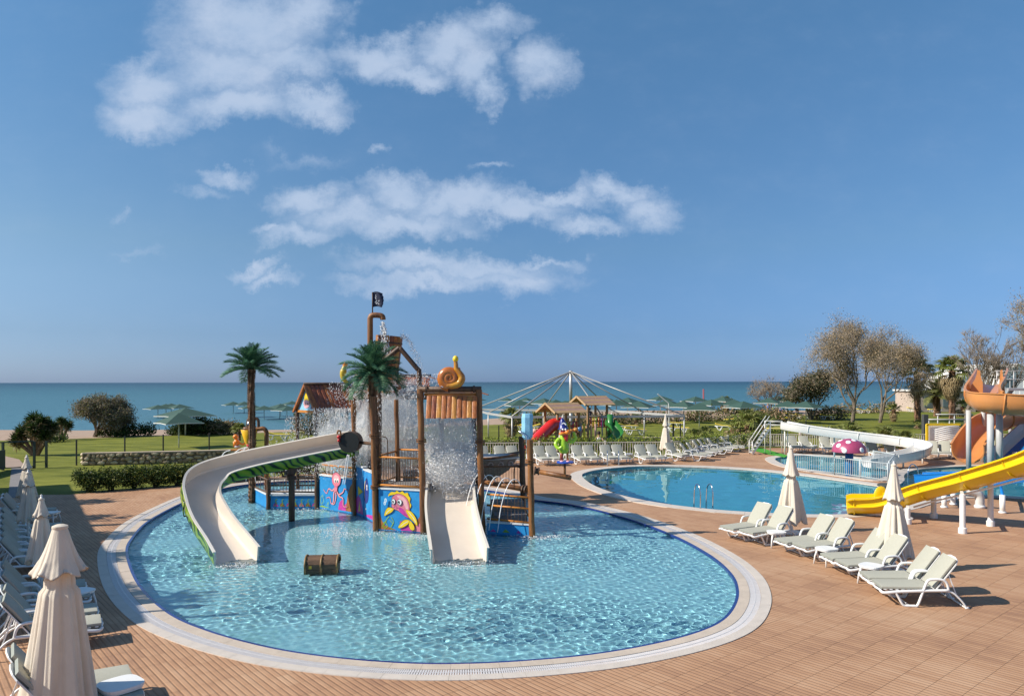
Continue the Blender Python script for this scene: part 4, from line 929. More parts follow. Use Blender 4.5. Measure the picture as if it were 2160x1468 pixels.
# middle house: ridge across the view, front slope, facade board with hanging sea creatures
mo = D(752, 28.0, 0); ux = Vector((1,.08,0)).normalized(); uy = Vector((-.08,1,0)).normalized()
Lm = D(905,28,0).x - mo.x
def mslope(n):
    for i in range(n):
        c0 = mo + ux*(Lm*(i+.5)/n) + uy*.3 + Vector((0,0,4.80)); w_ = Lm/n*.95
        for s_, sl2 in ((-1, .95), (1, 1.3)):
            dn = (uy*s_*sl2 - Vector((0,0,.60 if s_ < 0 else .9))); nr = Vector((0,0,.02))
            vs = [c0+ux*a*w_+e*dn+nr*b for e in (.0, 1) for a in (-.5, .5) for b in (0, 1)]
            MB().add(vs, [(1,3,7,5),(0,4,6,2),(0,1,5,4),(2,6,7,3),(4,5,7,6),(0,2,3,1)]).build('plank', m_pl[1 if i % 3 else 0], tw)
mslope(20)
for i in range(9):                          # end slope falling to the right
    y0 = -.65+i*.24; c0 = mo+ux*Lm+uy*(.3+(y0-.3)*.25)+Vector((0,0,4.80)); c1 = mo+ux*(Lm+2.2)+uy*y0+Vector((0,0,4.12))
    MB().bar(c0, c1, .2, .03).build('plank', m_pl[1 if i % 3 else 0], tw)
MB().tube([mo+uy*.3+Vector((-.1,0,4.84)), mo+ux*(Lm+.05)+uy*.3+Vector((0,0,4.84))], .06, 8).build('ridge_pole', m_dkwood, tw, smooth=True)
fo = mo+uy*-.62; MB().tube([fo+Vector((-.15,0,4.03)), fo+ux*(Lm-.1)+Vector((0,0,4.03))], .075, 8).build('beam', m_dkwood, tw, smooth=True)
mbf = MB(); mbf.prism([(0,0),(Lm-.1,0),(Lm-.1,.42),(0,.42)], fo+Vector((0,0,4.06))+uy*.10, ux, (0,0,1), .05); fob = mbf.build('facade_board', M('pale_blue_board', (.50,.62,.68), .5, .1, 4), tw)
fo2 = fo+uy*-.02+Vector((0,0,4.06))+uy*.06
art(fob, fo2, ux, Vector((0,0,1)), [('f', blob([(.15,.1),(.35,.3),(.6,.2),(.5,.05)]), 1), ('f', blob([(.9,.1),(1.0,.3),(1.2,.12)]), 2), ('f', blob([(2.1,.1),(2.3,.3),(2.5,.15)]), 8)], 'painted_sea_scene')
for x, d_ in ((838,27.3),(748,27.4),(889,27.0)): post(D(x, d_, 0), 4.05, .07, m_dkwood, 0)
railing(D(795,27.2,0), D(838,27.2,0), 1.5, 2.45, 8, m_=m_orail); railing(D(838,27.2,0), D(885,27.2,0), 1.5, 2.5, 9, m_=m_orail)
# pipe frame that carries the tipping bucket, and the supply pipe
fr = [P(800,880,26.2), P(800,768,26.2), P(843,733,26.2), P(884,782,26.2), P(889,880,26.2)]
fr[0].z = 1.3; fr[-1].z = 1.3
MB().tube(cr([fr[0], fr[1].lerp(fr[0],.12), fr[1], fr[1].lerp(fr[2],.10), fr[1].lerp(fr[2],.9), fr[2], fr[2].lerp(fr[3],.08), fr[2].lerp(fr[3],.9), fr[3], fr[3].lerp(fr[4],.12), fr[4]], 3), .085, 12).build('bucket_frame', m_dkwood, tw, smooth=True)
s0 = P(781,860,26.6); s1 = P(781,672,26.6); s2 = P(785,665,26.6); s3 = P(801,665,26.6); s4 = P(807,668,26.6); s5 = P(808,674,26.6); s0.z = 1.2
MB().tube([s0, s1]+cr([s1, s2, s3, s4, s5], 4)[1:], .10, 12).build('supply_pipe', m_wood, tw, smooth=True)
# spray pipe, cannon arm and rail ends on the right
a_ = D(1010,23.6,1.46); b_ = D(1114,22.75,1.30)
MB().tube([a_, b_], .075, 12).build('spray_pipe', m_wood, tw, smooth=True)
for q in (.0, .93): c = a_.lerp(b_, q); MB().lathe([(.14,-.07),(.14,-.03),(.10,-.03),(.10,.03),(.14,.03),(.14,.07)], 12, c, axis=(b_-a_)).build('pipe_collar', m_dkwood, tw)
MB().tube([D(1133,22.5,1.90), D(1203,21.9,1.78)], .075, 12).build('side_arm', m_wood, tw, smooth=True)
MB().lathe([(.13,-.06),(.13,-.02),(.09,-.02),(.09,.05),(.12,.05),(.12,.09)], 12, D(1131,22.5,1.91), axis=(1,0,-.1)).build('pipe_collar', m_dkwood, tw)
MB().tube([D(1112,22.6,2.6), D(1112,22.6,2.95), D(1104,22.7,3.02), D(1095,22.7,3.08)], .05, 8).build('spout', m_steel, tw, smooth=True)

# pirate ship hull on the edge of the pool behind the tower
hull = thing('ship_hull', 'carved brown ship hull with round portholes behind the play tower', 'play ship', tuple(D(1045, 27, 0)))
mb = MB(); prof = []
hx0, hx1 = D(998,27.2,0).x, D(1090,27.0,0).x
rows = [(0.95,.55),(1.25,.85),(1.55,1.0),(1.85,1.06)]
n_ = 16; vs = []
for z, s_ in rows:
    for i in range(n_+1):
        q = i/n_; x = hx0 + (hx1-hx0)*(q**.9)*s_*(.96 if z < 1.8 else 1) ; y = 27.3 - .75*math.sin(math.pi*min(1, .5+q*.5))*s_; vs.append((x, y, z+.12*q**3))
mb.add(vs, [(j*(n_+1)+i, j*(n_+1)+i+1, (j+1)*(n_+1)+i+1, (j+1)*(n_+1)+i) for j in range(3) for i in range(n_)])
k_ = len(vs); mb.v.extend((x, 28.4, z) for x, y, z in vs); q_ = n_+1
ex_ = [(k_+j*q_+i, k_+(j+1)*q_+i, k_+(j+1)*q_+i+1, k_+j*q_+i+1) for j in range(3) for i in range(n_)]+[(i, k_+i, k_+i+1, i+1) for i in range(n_)]+[(j*q_+n_, k_+j*q_+n_, k_+(j+1)*q_+n_, (j+1)*q_+n_) for j in range(3)]+[(j*q_, (j+1)*q_, k_+(j+1)*q_, k_+j*q_) for j in range(3)]
mb.f.extend(ex_); mb.m.extend([0]*len(ex_))
mb.build('hull_side', M('carved_hull_wood', (.16,.10,.07), .7, 0, 5, .8, 9, col2=(.34,.24,.17), stretch=(1,1,4)), hull, smooth=True)
MB().tube(cr([(v[0], v[1]-.03, v[2]+.02) for v in vs[-(n_+1)::3]], 3), .045, 8).build('gunwale', m_wood, hull, smooth=True)
MB().prism([(v[0], v[1]) for v in vs[-(n_+1):]]+[(hx1, 28.4), (hx0, 28.4)], (0,0,1.80), (1,0,0), (0,1,0), .06).build('ship_deck', M('pale_ship_deck', (.52,.48,.45), .7), hull)
for i in range(4):
    x = hx0+.28+i*.36; y = 27.3-.75*math.sin(math.pi*(.5+.5*((x-hx0)/(hx1-hx0))))*1.03-.02
    MB().lathe([(.05,-.02),(.05,.01),(.085,.03),(.115,.02),(.115,-.03)], 14, (x, y, 1.62), axis=(.1*i,-1,0)).build('porthole', M('porthole_ring', (.45,.30,.24), .5), hull, smooth=True)

# light blue block on the pole at the right
bb = thing('foam_block', 'light blue upright block on top of the short brown poles right of the tower', 'foam block', tuple(D(1111, 23, 2.9)))
mb = MB(); c = D(1112, 23.0, 0)
vs = []
for z, w_ in ((2.83,.11),(2.90,.17),(3.1,.19),(3.3,.18),(3.5,.19),(3.62,.17)):
    for j in range(8):
        a = 2*math.pi*j/8+.39; vs.append((c.x+w_*math.cos(a)*(1+.05*math.sin(z*9+j)), c.y+w_*math.sin(a), z))
mb.add(vs, [(i*8+j, i*8+(j+1)%8, (i+1)*8+(j+1)%8, (i+1)*8+j) for i in range(5) for j in range(8)]+[tuple(range(8))[::-1], tuple(range(40,48))])
mb.build('block', LB, bb)
MB().tube([D(1108,23,2.70), D(1110,23,2.86)], .05, 8).build('peg', m_dkwood, bb, smooth=True)

# tipping bucket
bu = thing('tipping_bucket', 'big plank clad tipping bucket hanging high in the play tower', 'bucket', tuple(P(820,760,26.9)))
bc = P(818,752,27.1); ax = (P(822,706,27.1)-P(815,790,27.1)).normalized(); n_ = 18
rr0, rr1, hh = .48, .42, 1.50
for i in range(n_):
    a0, a1 = 2*math.pi*i/n_+.012, 2*math.pi*(i+1)/n_-.012
    q = Vector((0,0,1)).rotation_difference(ax).to_matrix(); vs = []
    for z, r_ in ((-hh/2, rr1), (hh/2, rr0)):
        for a in (a0, (a0+a1)/2, a1): vs.append(bc + q@Vector((r_*math.cos(a)*(1.02 if a not in (a0,a1) else 1), r_*math.sin(a)*(1.02 if a not in (a0,a1) else 1), z)))
        for a in (a0, a1): vs.append(bc + q@Vector(((r_-.04)*math.cos(a), (r_-.04)*math.sin(a), z)))
    MB().add(vs, [(0,1,6,5),(1,2,7,6),(3,8,9,4),(0,5,8,3),(2,4,9,7),(5,6,7,9,8),(0,3,4,2,1)]).build('stave', m_pl[(i*2) % 3], bu)
MB().lathe([(rr1-.03,-hh/2+.02),(0,-hh/2+.02)], n_, bc, axis=ax).build('bucket_bottom', m_dkwood, bu)
for z in (-.45,.5): MB().lathe([(rr0+.0+z*.03,z-.03),(rr0+.0+z*.03,z+.03)], 24, bc, axis=ax, cap=False).build('hoop', m_dkwood, bu)

# flag
fl = thing('pirate_flag', 'small dark navy pirate flag with a white emblem on top of the tower', 'flag', tuple(P(786,662,26.6)))
MB().tube([P(786,664,26.6), P(786,616,26.6)], .022, 8).build('flag_pole', m_dkwood, fl, smooth=True)
o = P(786,648,26.6); W_ = .40; H_ = .54; nx_ = 12; ny_ = 8; mb = MB(); vs = []
for sgn in (0, .012):
    for j in range(ny_+1):
        for i in range(nx_+1):
            u_ = i/nx_; v_ = j/ny_; wr = W_*(.86+.14*math.sin(v_*math.pi)) + .018*math.sin(v_*26)
            vs.append((o.x+wr*u_, o.y+.05*math.sin(u_*5+v_*2)*u_+sgn, o.z+H_*v_+.03*math.sin(u_*4)-.03*u_*(v_-.5)))
q = (nx_+1)*(ny_+1)
mb.add(vs, [(j*(nx_+1)+i, j*(nx_+1)+i+1, (j+1)*(nx_+1)+i+1, (j+1)*(nx_+1)+i) for j in range(ny_) for i in range(nx_)] + [(q+j*(nx_+1)+i, q+(j+1)*(nx_+1)+i, q+(j+1)*(nx_+1)+i+1, q+j*(nx_+1)+i+1) for j in range(ny_) for i in range(nx_)])
fo_ = mb.build('flag_cloth', M('navy_flag_cloth', (.012,.018,.05), .7, .3, 6), fl, smooth=True)
mb = MB(); oo = o+Vector((0,-.07,0))
for it in ([(.13,.44),(.13,.40)], [(.145,.38),(.12,.33),(.15,.28)], [(.15,.25),(.15,.10)], [(.26,.24),(.16,.17)], [(.16,.18),(.25,.10)], [(.10,.17),(.22,.20)]):
    mb.ribbon(it if len(it) > 2 else [it[0], ((it[0][0]+it[1][0])/2, (it[0][1]+it[1][1])/2), it[1]], .026, oo, Vector((1,0,0)), Vector((0,0,1)), .0)
mb.build('white_emblem', WH, fo_)

# barrel on its arm
ba = thing('tipping_barrel', 'dark brown round barrel lid facing the camera beside the top of the curved slide', 'barrel', tuple(P(736,932,24.9)))
c = P(736,932,24.9); bs = .345
mb = MB(); mb.lathe([(bs*.90,-.02),(bs*.97,.0),(bs,.12),(bs*1.04,.32),(bs,.52),(bs*.92,.60)], 32, c, axis=(.06,1,-.02)); mb.build('barrel_body', m_dkwood, ba, smooth=True, auto=40)
q = Vector((0,0,1)).rotation_difference(Vector((.06,1,-.02))).to_matrix()
for i in range(6):
    x0, x1 = -bs*.9+i*bs*.3+.004, -bs*.9+(i+1)*bs*.3-.004; top_ = []; 
    pts = []
    for x in (x0, (x0+x1)/2, x1): pts.append((x, math.sqrt(max(0,(bs*.9)**2-x*x))))
    out = [(x, -y) for x, y in pts] + [(x, y) for x, y in pts[::-1]]
    a = [c+q@Vector((x, y, -.022)) for x, y in out]; b_2 = [c+q@Vector((x, y, -.036)) for x, y in out]; k_ = len(out)
    MB().add(a+b_2, [tuple(range(k_)), tuple(range(k_, 2*k_))[::-1]]+[(j, k_+j, k_+(j+1)%k_, (j+1)%k_) for j in range(k_)]).build('lid_board', M('dark_lid_wood', (.075,.045,.032), .6, 0, 4, .4, 15, col2=(.15,.095,.07), stretch=(8,1,1)), ba)
MB().lathe([(bs*.90,-.05),(bs*.99,-.05),(bs*1.01,.0),(bs*.90,.0)], 32, c, axis=(.06,1,-.02)).build('rim', m_black, ba, smooth=True, auto=40)
MB().tube([c+Vector((.30,.2,-.02)), Vector((A.x-.05, A.y+.9, c.z-.04)), Vector((A.x-.02, A.y, c.z-.06))], .06, 10).build('arm', m_dkwood, ba, smooth=True)
mb = MB(); mb.ball(c+Vector((-.33,-.04,.18)), .07, 10); mb.ball(c+Vector((-.33,-.06,.06)), .05, 10); mb.build('pulley', RD, ba, smooth=True)
MB().tube(cr([c+Vector((-.38,-.04,.28)), c+Vector((-.36,-.04,.38)), c+Vector((-.28,-.04,.36)), c+Vector((-.27,-.04,.2))], 4), .03, 8).build('hook', m_wood, ba, smooth=True)

# treasure chest
tc_ = thing('treasure_chest', 'brown wooden treasure chest half sunk in the splash pool', 'chest', tuple(G(680,1196)))
o = G(680,1196)+Vector((0,0,-.10)); rc = Matrix.Rotation(R(5), 3, 'Z'); m_ch = M('chest_wood', (.075,.038,.02), .6, 0, 3, .6, 14, col2=(.17,.09,.045), stretch=(1,5,5)); m_chb = M('chest_band', (.16,.09,.03), .5, 0, 6, .4, 20, col2=(.28,.17,.06))
def cb(c, s_, name, m_=m_ch, par=None, tilt=0): c = Vector(c)*.86; s_ = tuple(v_*.86 for v_ in s_); MB().box(o+rc@c, s_, mat=rc@Matrix.Rotation(tilt, 3, 'X')).build(name, m_, par or tc_)
K_ = .86
for i in range(4): cb((0,-.27,-.12+i*.095), (.88,.05,.09), 'board')
for s_ in (-1,1): cb((s_*.44,0,.05), (.04,.52,.40), 'end_board')
cb((0,.27,.05), (.88,.05,.42), 'back_board')
for i in range(7):
    a = R(-8+i*31); y = -.29*math.cos(a); z = .24+.20*math.sin(a); cb((0,y,z), (.93,.145,.045), 'lid_slat', tilt=-(math.pi/2-a) if False else math.pi/2-a-math.pi/2*0)
for x in (-.45, .0, .45):
    pts = [o+rc@(Vector((x, -.32*math.cos(a), .24+.23*math.sin(a)))*.86) for a in [R(-12+t_*12) for t_ in range(17)]]
    MB().tube(pts, .03, 6).build('lid_band', m_chb, tc_, smooth=True); cb((x,-.30,.06), (.06,.02,.42), 'front_strap', m_chb)
cb((-.30,-.31,.20), (.08,.03,.08), 'latch', M('brass_latch', (.55,.35,.05), .4, metal=.6))

# ------------------------------------------------------------------ figures
sn = thing('snail_figure', 'orange snail figure with long yellow neck sitting on the portal beam', 'snail figure', tuple(P(950,815,23)))
c = P(949,797,23.0); px1 = 23.0/F
sp_pts = []; rs_ = []
for i in range(64):
    q = i/63; a = -R(95)-q*R(760); r_ = (24*(1-q)**1.0+.5)*px1*.72 ; sp_pts.append(c + Vector((r_*math.cos(a), .0+.14*q*-1, r_*math.sin(a)))); rs_.append((10.5*(1-q)**.85+1.6)*px1)
mb = MB(); mb.tube(sp_pts, rs_, 14); 
m_shell = M('shell_orange', (.34,.09,.015), .28, 0, 5, col2=(.52,.17,.025), coat=.5)
mb.build('shell', m_shell, sn, smooth=True)
mb = MB(); pp = cr([P(940,813,23), P(955,813,23), P(968,808,23), P(973,797,23), P(968,787,23), P(962,778,23), P(961,768,23), P(960,760,23)], 5)
mb.tube([p_+Vector((.02,-.10,0)) for p_ in pp], [x*px1 for x in np.interp(np.linspace(0,1,len(pp)), [0,.15,.4,.55,.75,1], [5,7.5,8,7,5,4])], 12)
mb.build('body', [M('snail_yellow', (.36,.11,.015), .3, 0, 6, col2=(.60,.30,.02), coat=.4)], sn, smooth=True)
MB().ball(P(961,757,22.9), 6.2*px1, 14, sc=(1,1,1.15)).build('head', YE, sn, smooth=True)
mb = MB(); mb.ball(P(962,774,23), 5.2*px1, 12); mb.ball(P(967,779,23), 4.6*px1, 12); mb.build('scarf', RD, sn, smooth=True)
MB().lathe([(7.2*px1,-1.4*px1),(7.6*px1,0),(7.2*px1,1.4*px1)], 14, P(972,797,23), axis=(0,.1,1), cap=False).build('neck_band', BK, sn, smooth=True)
MB().box(P(950,815.5,23)+Vector((0,0,.0)), (.55,.3,.03)).build('base_plate', m_steel, sn)

# parrot
pr = thing('parrot_figure', 'cartoon style parrot pirate figure in lime green with red and orange beak and spyglass', 'parrot figure', tuple(D(1190,21.9,1.85)))
def Q(x, y, dy=0): return P(x, y, 21.9+dy)
u1 = 21.9/F
MB().tube([Q(1191,1000), Q(1191,973)], .035, 8).build('stand_rod', m_wood, pr, smooth=True)
MB().lathe([(0,-.02),(18*u1,-.02),(18*u1,.02),(0,.02)], 24, Q(1192,974.5)).build('stand_disc', M('blue_disc', (.02,.08,.45), .35), pr)
LM = M('lime_green_paint', (.33,.56,.02), .3, .08, 5, coat=.4)
mb = MB(); mb.tube(cr([Q(1188,912), Q(1189,922), Q(1188,934), Q(1189,945), Q(1189,956)], 4), [x*u1 for x in np.interp(np.linspace(0,1,17), [0,.2,.5,.8,1], [5,8,10,12,7])], 14); mb.build('body', LM, pr, smooth=True)
mb = MB(); mb.tube(cr([Q(1180,926,-.05), Q(1172,936,-.12), Q(1178,946,-.2), Q(1186,942,-.25)], 4), [x*u1 for x in np.linspace(5,3.2,13)], 10); mb.build('arm', LM, pr, smooth=True)
mb = MB(); mb.tube(cr([Q(1195,928), Q(1206,931), Q(1213,927), Q(1212,918), Q(1209,911)], 4), [x*u1 for x in np.linspace(4.4,3.2,17)], 10); mb.build('arm', LM, pr, smooth=True)
mb = MB(); mb.ball(Q(1190,909), 8.5*u1, 16, sc=(1,1,.95)); mb.build('head', M('head_crimson', (.30,.02,.06), .3, .1, 5, coat=.4), pr, smooth=True)
mb = MB(); mb.lathe([(11*u1,0),(11.5*u1,1*u1),(9*u1,3*u1),(7*u1,12*u1),(4*u1,20*u1),(1*u1,24*u1)], 18, Q(1188,905), axis=(-.1,0,1)); mb.build('hat', NV, pr, smooth=True)
mb = MB(); mb.ribbon([(-5,11),(0,13),(4,9)], 2.2, Q(1189,905)+Vector((0,-.15,0)), Vector((u1,0,0)), Vector((0,.25*u1,u1)), .0); mb.build('hat_mark', WH, pr)
mb = MB(); mb.ball(Q(1197,912,-.12), 7*u1, 14, sc=(1.0,1,.85)); mb.ball(Q(1186,915,-.15), 6*u1, 14, sc=(1.3,.9,.6)); mb.build('beak', OR, pr, smooth=True)
mb = MB(); mb.tube(cr([Q(1192,917,-.1), Q(1194,924,-.14), Q(1196,931,-.12)], 4), [6.5*u1,6*u1,5.5*u1,5*u1,4.5*u1,4*u1,3*u1,2*u1,1.2*u1], 10); mb.build('beard', RD, pr, smooth=True)
mb = MB(); mb.ball(Q(1187,906,-.16), 2.3*u1, 10); mb.ball(Q(1193,906,-.16), 2.3*u1, 10); mb.build('eyes', WH, pr, smooth=True)
mb = MB(); mb.tube([Q(1199,909,-.05), Q(1210,907,-.05)], 3*u1, 10); mb.tube([Q(1210,907,-.05), Q(1219,905.5,-.05)], 3.6*u1, 10); mb.build('spyglass', m_orail, pr, smooth=True)
MB().tube([Q(1219,905.5,-.05), Q(1226,904.5,-.05)], 4.2*u1, 10).build('spyglass_end', M('spyglass_blue', (.06,.16,.30), .3), pr, smooth=True)
mb = MB(); mb.tube([Q(1185,952), Q(1184,971)], [4.2*u1,3.4*u1], 10); mb.build('leg', M('brown_leg', (.28,.07,.04), .4), pr, smooth=True)
mb = MB(); mb.tube([Q(1196,952), Q(1198,971)], [2.6*u1,2.2*u1], 10); mb.build('wooden_leg', m_orail, pr, smooth=True)
mb = MB(); mb.ball(Q(1185,973,-.04), 3.5*u1, 10, sc=(1.4,1.6,.6)); mb.ball(Q(1198,973,-.04), 3*u1, 10, sc=(1.4,1.6,.6)); mb.build('feet', PK2, pr, smooth=True)

def seahorse(lbl, x, y, d, col, s_=1.0):
    t = thing('seahorse_figure', lbl, 'seahorse figure', tuple(P(x, y, d)), group='sea creature figures on the play tower'); u_ = d/F*s_; q = lambda a, b, e=0: P(x, y, d)+Vector((a*u_, e, -b*u_))
    mb = MB(); pp = cr([q(2,-14), q(-2,-9), q(2,-3), q(4,4), q(-3,9), q(-6,15), q(0,19), q(4,16), q(1,13)], 4)
    mb.tube(pp, [v_*u_ for v_ in np.interp(np.linspace(0,1,len(pp)), [0,.15,.4,.7,1], [4,3.2,5.5,3.2,1.5])], 10); mb.build('body', col, t, smooth=True)
    mb = MB(); mb.tube([q(0,-14), q(8,-11)], [2.6*u_, 1.6*u_], 8); mb.tube([q(1,-16), q(2,-24)], [2.4*u_, .6*u_], 8); mb.build('snout_and_crest', YE, t, smooth=True)
    mb = MB(); mb.prism([(-8,-2),(-3,2),(-3,-6)], q(0,0), Vector((u_,0,0)), Vector((0,0,u_)), .03); mb.prism([(5,0),(10,6),(9,-4)], q(0,0), Vector((u_,0,0)), Vector((0,0,u_)), .03); mb.build('fin', PU, t)
seahorse('brown and orange seahorse figure hanging on the middle of the tower facade', 839, 812, 26.9, M('seahorse_brown', (.32,.10,.04), .35, .3, 8, coat=.3), .95)
seahorse('smaller ochre seahorse figure half hidden behind palm fronds', 807, 822, 26.9, M('seahorse_ochre', (.45,.24,.03), .35, .3, 8, coat=.3), .75)
# yellow toucan-like figure left of the palm crown, orange figure on ledge
yf = thing('fish_figure', 'yellow and blue fish figure on the tower roof left of the palm fronds', 'fish figure', tuple(P(725,792,27.5)), group='sea creature figures on the play tower')
u_ = 27.5/F; q = lambda a, b, e=0: P(725,796,27.5)+Vector((a*u_*.85, e, -b*u_*.85))
mb = MB(); mb.tube(cr([q(2,-30), q(0,-18), q(-2,-6), q(2,6), q(10,12)], 4), [v_*u_ for v_ in np.interp(np.linspace(0,1,17), [0,.3,.6,1], [3,7,6,3])], 12); mb.build('body', M('ochre_yellow', (.50,.36,.03), .4, .3, 9), yf, smooth=True)
MB().ball(q(4,-32), 5.5*u_, 12).build('head', OR, yf, smooth=True); MB().prism([(4,4),(20,10),(16,18),(4,14)], q(0,0), Vector((u_,0,0)), Vector((0,0,-u_)), .06).build('tail_fin', NV, yf)
of = thing('octopus_figure', 'small orange creature figure on a ledge left of the yellow funnel', 'creature figure', tuple(P(499,945,29.8)))
u_ = 29.8/F; q = lambda a, b, e=0: P(499,930,29.8)+Vector((a*u_, e, -b*u_))
mb = MB(); mb.ball(q(-2,-10), 6*u_, 12, sc=(1,1,.9)); mb.ball(q(0,2), 6.5*u_, 12, sc=(1,1,1.2)); mb.ball(q(24,-2), 5*u_, 10, sc=(1,1,1.4)); mb.tube([q(-6,0), q(-5,12)], 2*u_, 8); mb.tube(cr([q(4,2), q(14,6), q(22,-4)], 4), 2*u_, 8); mb.build('body', OR, of, smooth=True)
mb = MB(); mb.ball(q(2,11), 4.5*u_, 10, sc=(1.6,1,.8)); mb.build('seat_cloth', M('grey_cloth', (.42,.44,.48), .7), of, smooth=True)
MB().box(q(10,17.5), (40*u_, .35, .05)).build('ledge', m_orail, of)
MB().tube([q(33,18), Vector((q(33,18).x, q(33,18).y, -.3))], .07, 10).build('ledge_post', m_wood, of, smooth=True)

# yellow funnel with jets
fn = thing('water_funnel', 'yellow cone funnel with red tip spraying thin jets left of the play tower', 'water funnel', tuple(D(526,29.5,2.4)))
u_ = 29.5/F; q = lambda a, b, e=0: P(526,905,29.5)+Vector((a*u_, e, -b*u_))
mb = MB(); mb.lathe([(17*u_,0),(17.5*u_,-.01),(9.5*u_,-27*u_),(5*u_,-34*u_)], 20, q(0,0), cap=False); mb.lathe([(16*u_,0),(8.5*u_,-27*u_)], 20, q(0,0), cap=False); mb.build('cone', M('funnel_yellow', (.80,.45,.02), .35, .1, 4), fn, smooth=True)
mb = MB(); mb.lathe([(7.5*u_,-30*u_),(4*u_,-37*u_),(0,-38*u_)], 16, q(0,0)); mb.build('tip', M('funnel_red', (.62,.05,.06), .35), fn, smooth=True)
mb = MB(); pc = P(562,906,29.5)
mb.tube(cr([Vector((pc.x, pc.y, -.3)), Vector((pc.x, pc.y, 2.3)), Vector((pc.x, pc.y, 2.62)), pc+Vector((-.12,0,.06)), q(16,-1), q(-12,-1)], 4), .085, 12); mb.build('post', m_wood, fn, smooth=True)
mb = MB(); mb.tube(cr([q(-4,-2), q(-3,-20), q(4,-23), q(15,-23), q(19,-18), q(19,-2)], 4), .055, 10); mb.build('arch_pipe', m_dkwood, fn, smooth=True)
mb = MB(); mb.tube([q(-2,-3), q(0,-18)], .075, 10); mb.build('steel_nozzle', m_steel, fn, smooth=True)
# ------------------------------------------------------------------ mass geometry helpers
def mesh_from_arrays(name, V, quads, mats, mi=None, parent=None, kind=None, smooth=False, tri=False, origin=None):
    me = bpy.data.meshes.new(name); nv = len(V); nf = len(quads); w = quads.shape[1]
    if origin is None and parent is not None and 'wo' in parent: origin = parent['wo']
    if origin is not None: V = V - np.array(list(origin))
    me.vertices.add(nv); me.vertices.foreach_set('co', V.astype(np.float32).ravel())
    me.loops.add(nf*w); me.loops.foreach_set('vertex_index', quads.astype(np.int32).ravel())
    me.polygons.add(nf); me.polygons.foreach_set('loop_start', np.arange(nf, dtype=np.int32)*w)
    for m_ in mats: me.materials.append(m_)
    if mi is not None: me.polygons.foreach_set('material_index', mi.astype(np.int32))
    if smooth: me.polygons.foreach_set('use_smooth', np.ones(nf, dtype=bool))
    me.update(calc_edges=True); me.validate()
    o = bpy.data.objects.new(name, me); COL.objects.link(o)
    if parent is not None:
        o.parent = parent
        if 'wo' in parent: o['wo'] = list(parent['wo'])
    elif origin is not None: o.location = tuple(origin)
    if kind: o['kind'] = kind
    return o
def leaf_cloud(name, pts, size, aspect, mats, parent=None, kind=None, weights=None, vertical=0.0, wide=.5, origin=None):
    n = len(pts); d = rng.normal(size=(n, 3)); d[:, 2] = d[:, 2]*(1-vertical) + vertical*1.6*rng.random(n)
    d /= np.linalg.norm(d, axis=1)[:, None]; e = rng.normal(size=(n, 3)); e -= (e*d).sum(1)[:, None]*d; e /= np.linalg.norm(e, axis=1)[:, None]
    s = size*(.6+.8*rng.random(n))[:, None]; b = pts; L_ = d*s; W_ = e*s*aspect
    V = np.stack([b, b+L_*wide+W_*.5, b+L_, b+L_*wide-W_*.5], 1).reshape(-1, 3)
    q = np.arange(4*n).reshape(n, 4); mi = rng.choice(len(mats), n, p=weights)
    return mesh_from_arrays(name, V, q, mats, mi, parent, kind, origin=origin)
def ellip_pts(n, ells, hollow=.35, clump=0.0, csz=.12):
    vol = np.array([e[3]*e[4]*e[5] for e in ells]); k = rng.choice(len(ells), n, p=vol/vol.sum()); E = np.array(ells)[k]
    d = rng.normal(size=(n, 3)); d /= np.linalg.norm(d, axis=1)[:, None]; r = (hollow+(1-hollow)*rng.random(n)**.6)[:, None]
    # lumpy outline
    lump = 1 + .16*np.sin(d[:, 0]*5+E[:, 0]*3)[:, None]*np.cos(d[:, 2]*6+E[:, 1]*2)[:, None] + .10*rng.normal(size=(n, 1))*.5
    P_ = E[:, :3] + d*r*lump*E[:, 3:6]
    if clump:
        m_ = max(8, int(n*clump)); ctr = P_[:m_]; idx = rng.integers(0, m_, n); P_ = ctr[idx] + rng.normal(size=(n, 3))*csz
    return P_
LV = {k: M('leaf_'+k, c, .6, .25, 3, spec=.3, trans=.25) for k, c in dict(dark=(.022,.045,.012), mid=(.055,.095,.02), light=(.13,.17,.03), yellow=(.24,.24,.05), olive=(.075,.075,.035), grey=(.26,.225,.165), tan=(.46,.34,.205), palm=(.055,.155,.085), palm2=(.14,.28,.15), palmb=(.035,.105,.06), fan=(.17,.18,.05), dry=(.26,.19,.10), dry2=(.36,.28,.16), lime=(.30,.36,.04)).items()}
m_bark = M('grey_bark', (.09,.07,.05), .9, 0, 6, .8, 18, col2=(.20,.16,.12), stretch=(1,1,.3))
m_twig = M('pale_twig', (.21,.17,.13), .9, .25, 4)
m_ptrunk = M('palm_trunk_fibre', (.10,.05,.028), .85, 0, 7, .9, 16, col2=(.28,.16,.09))

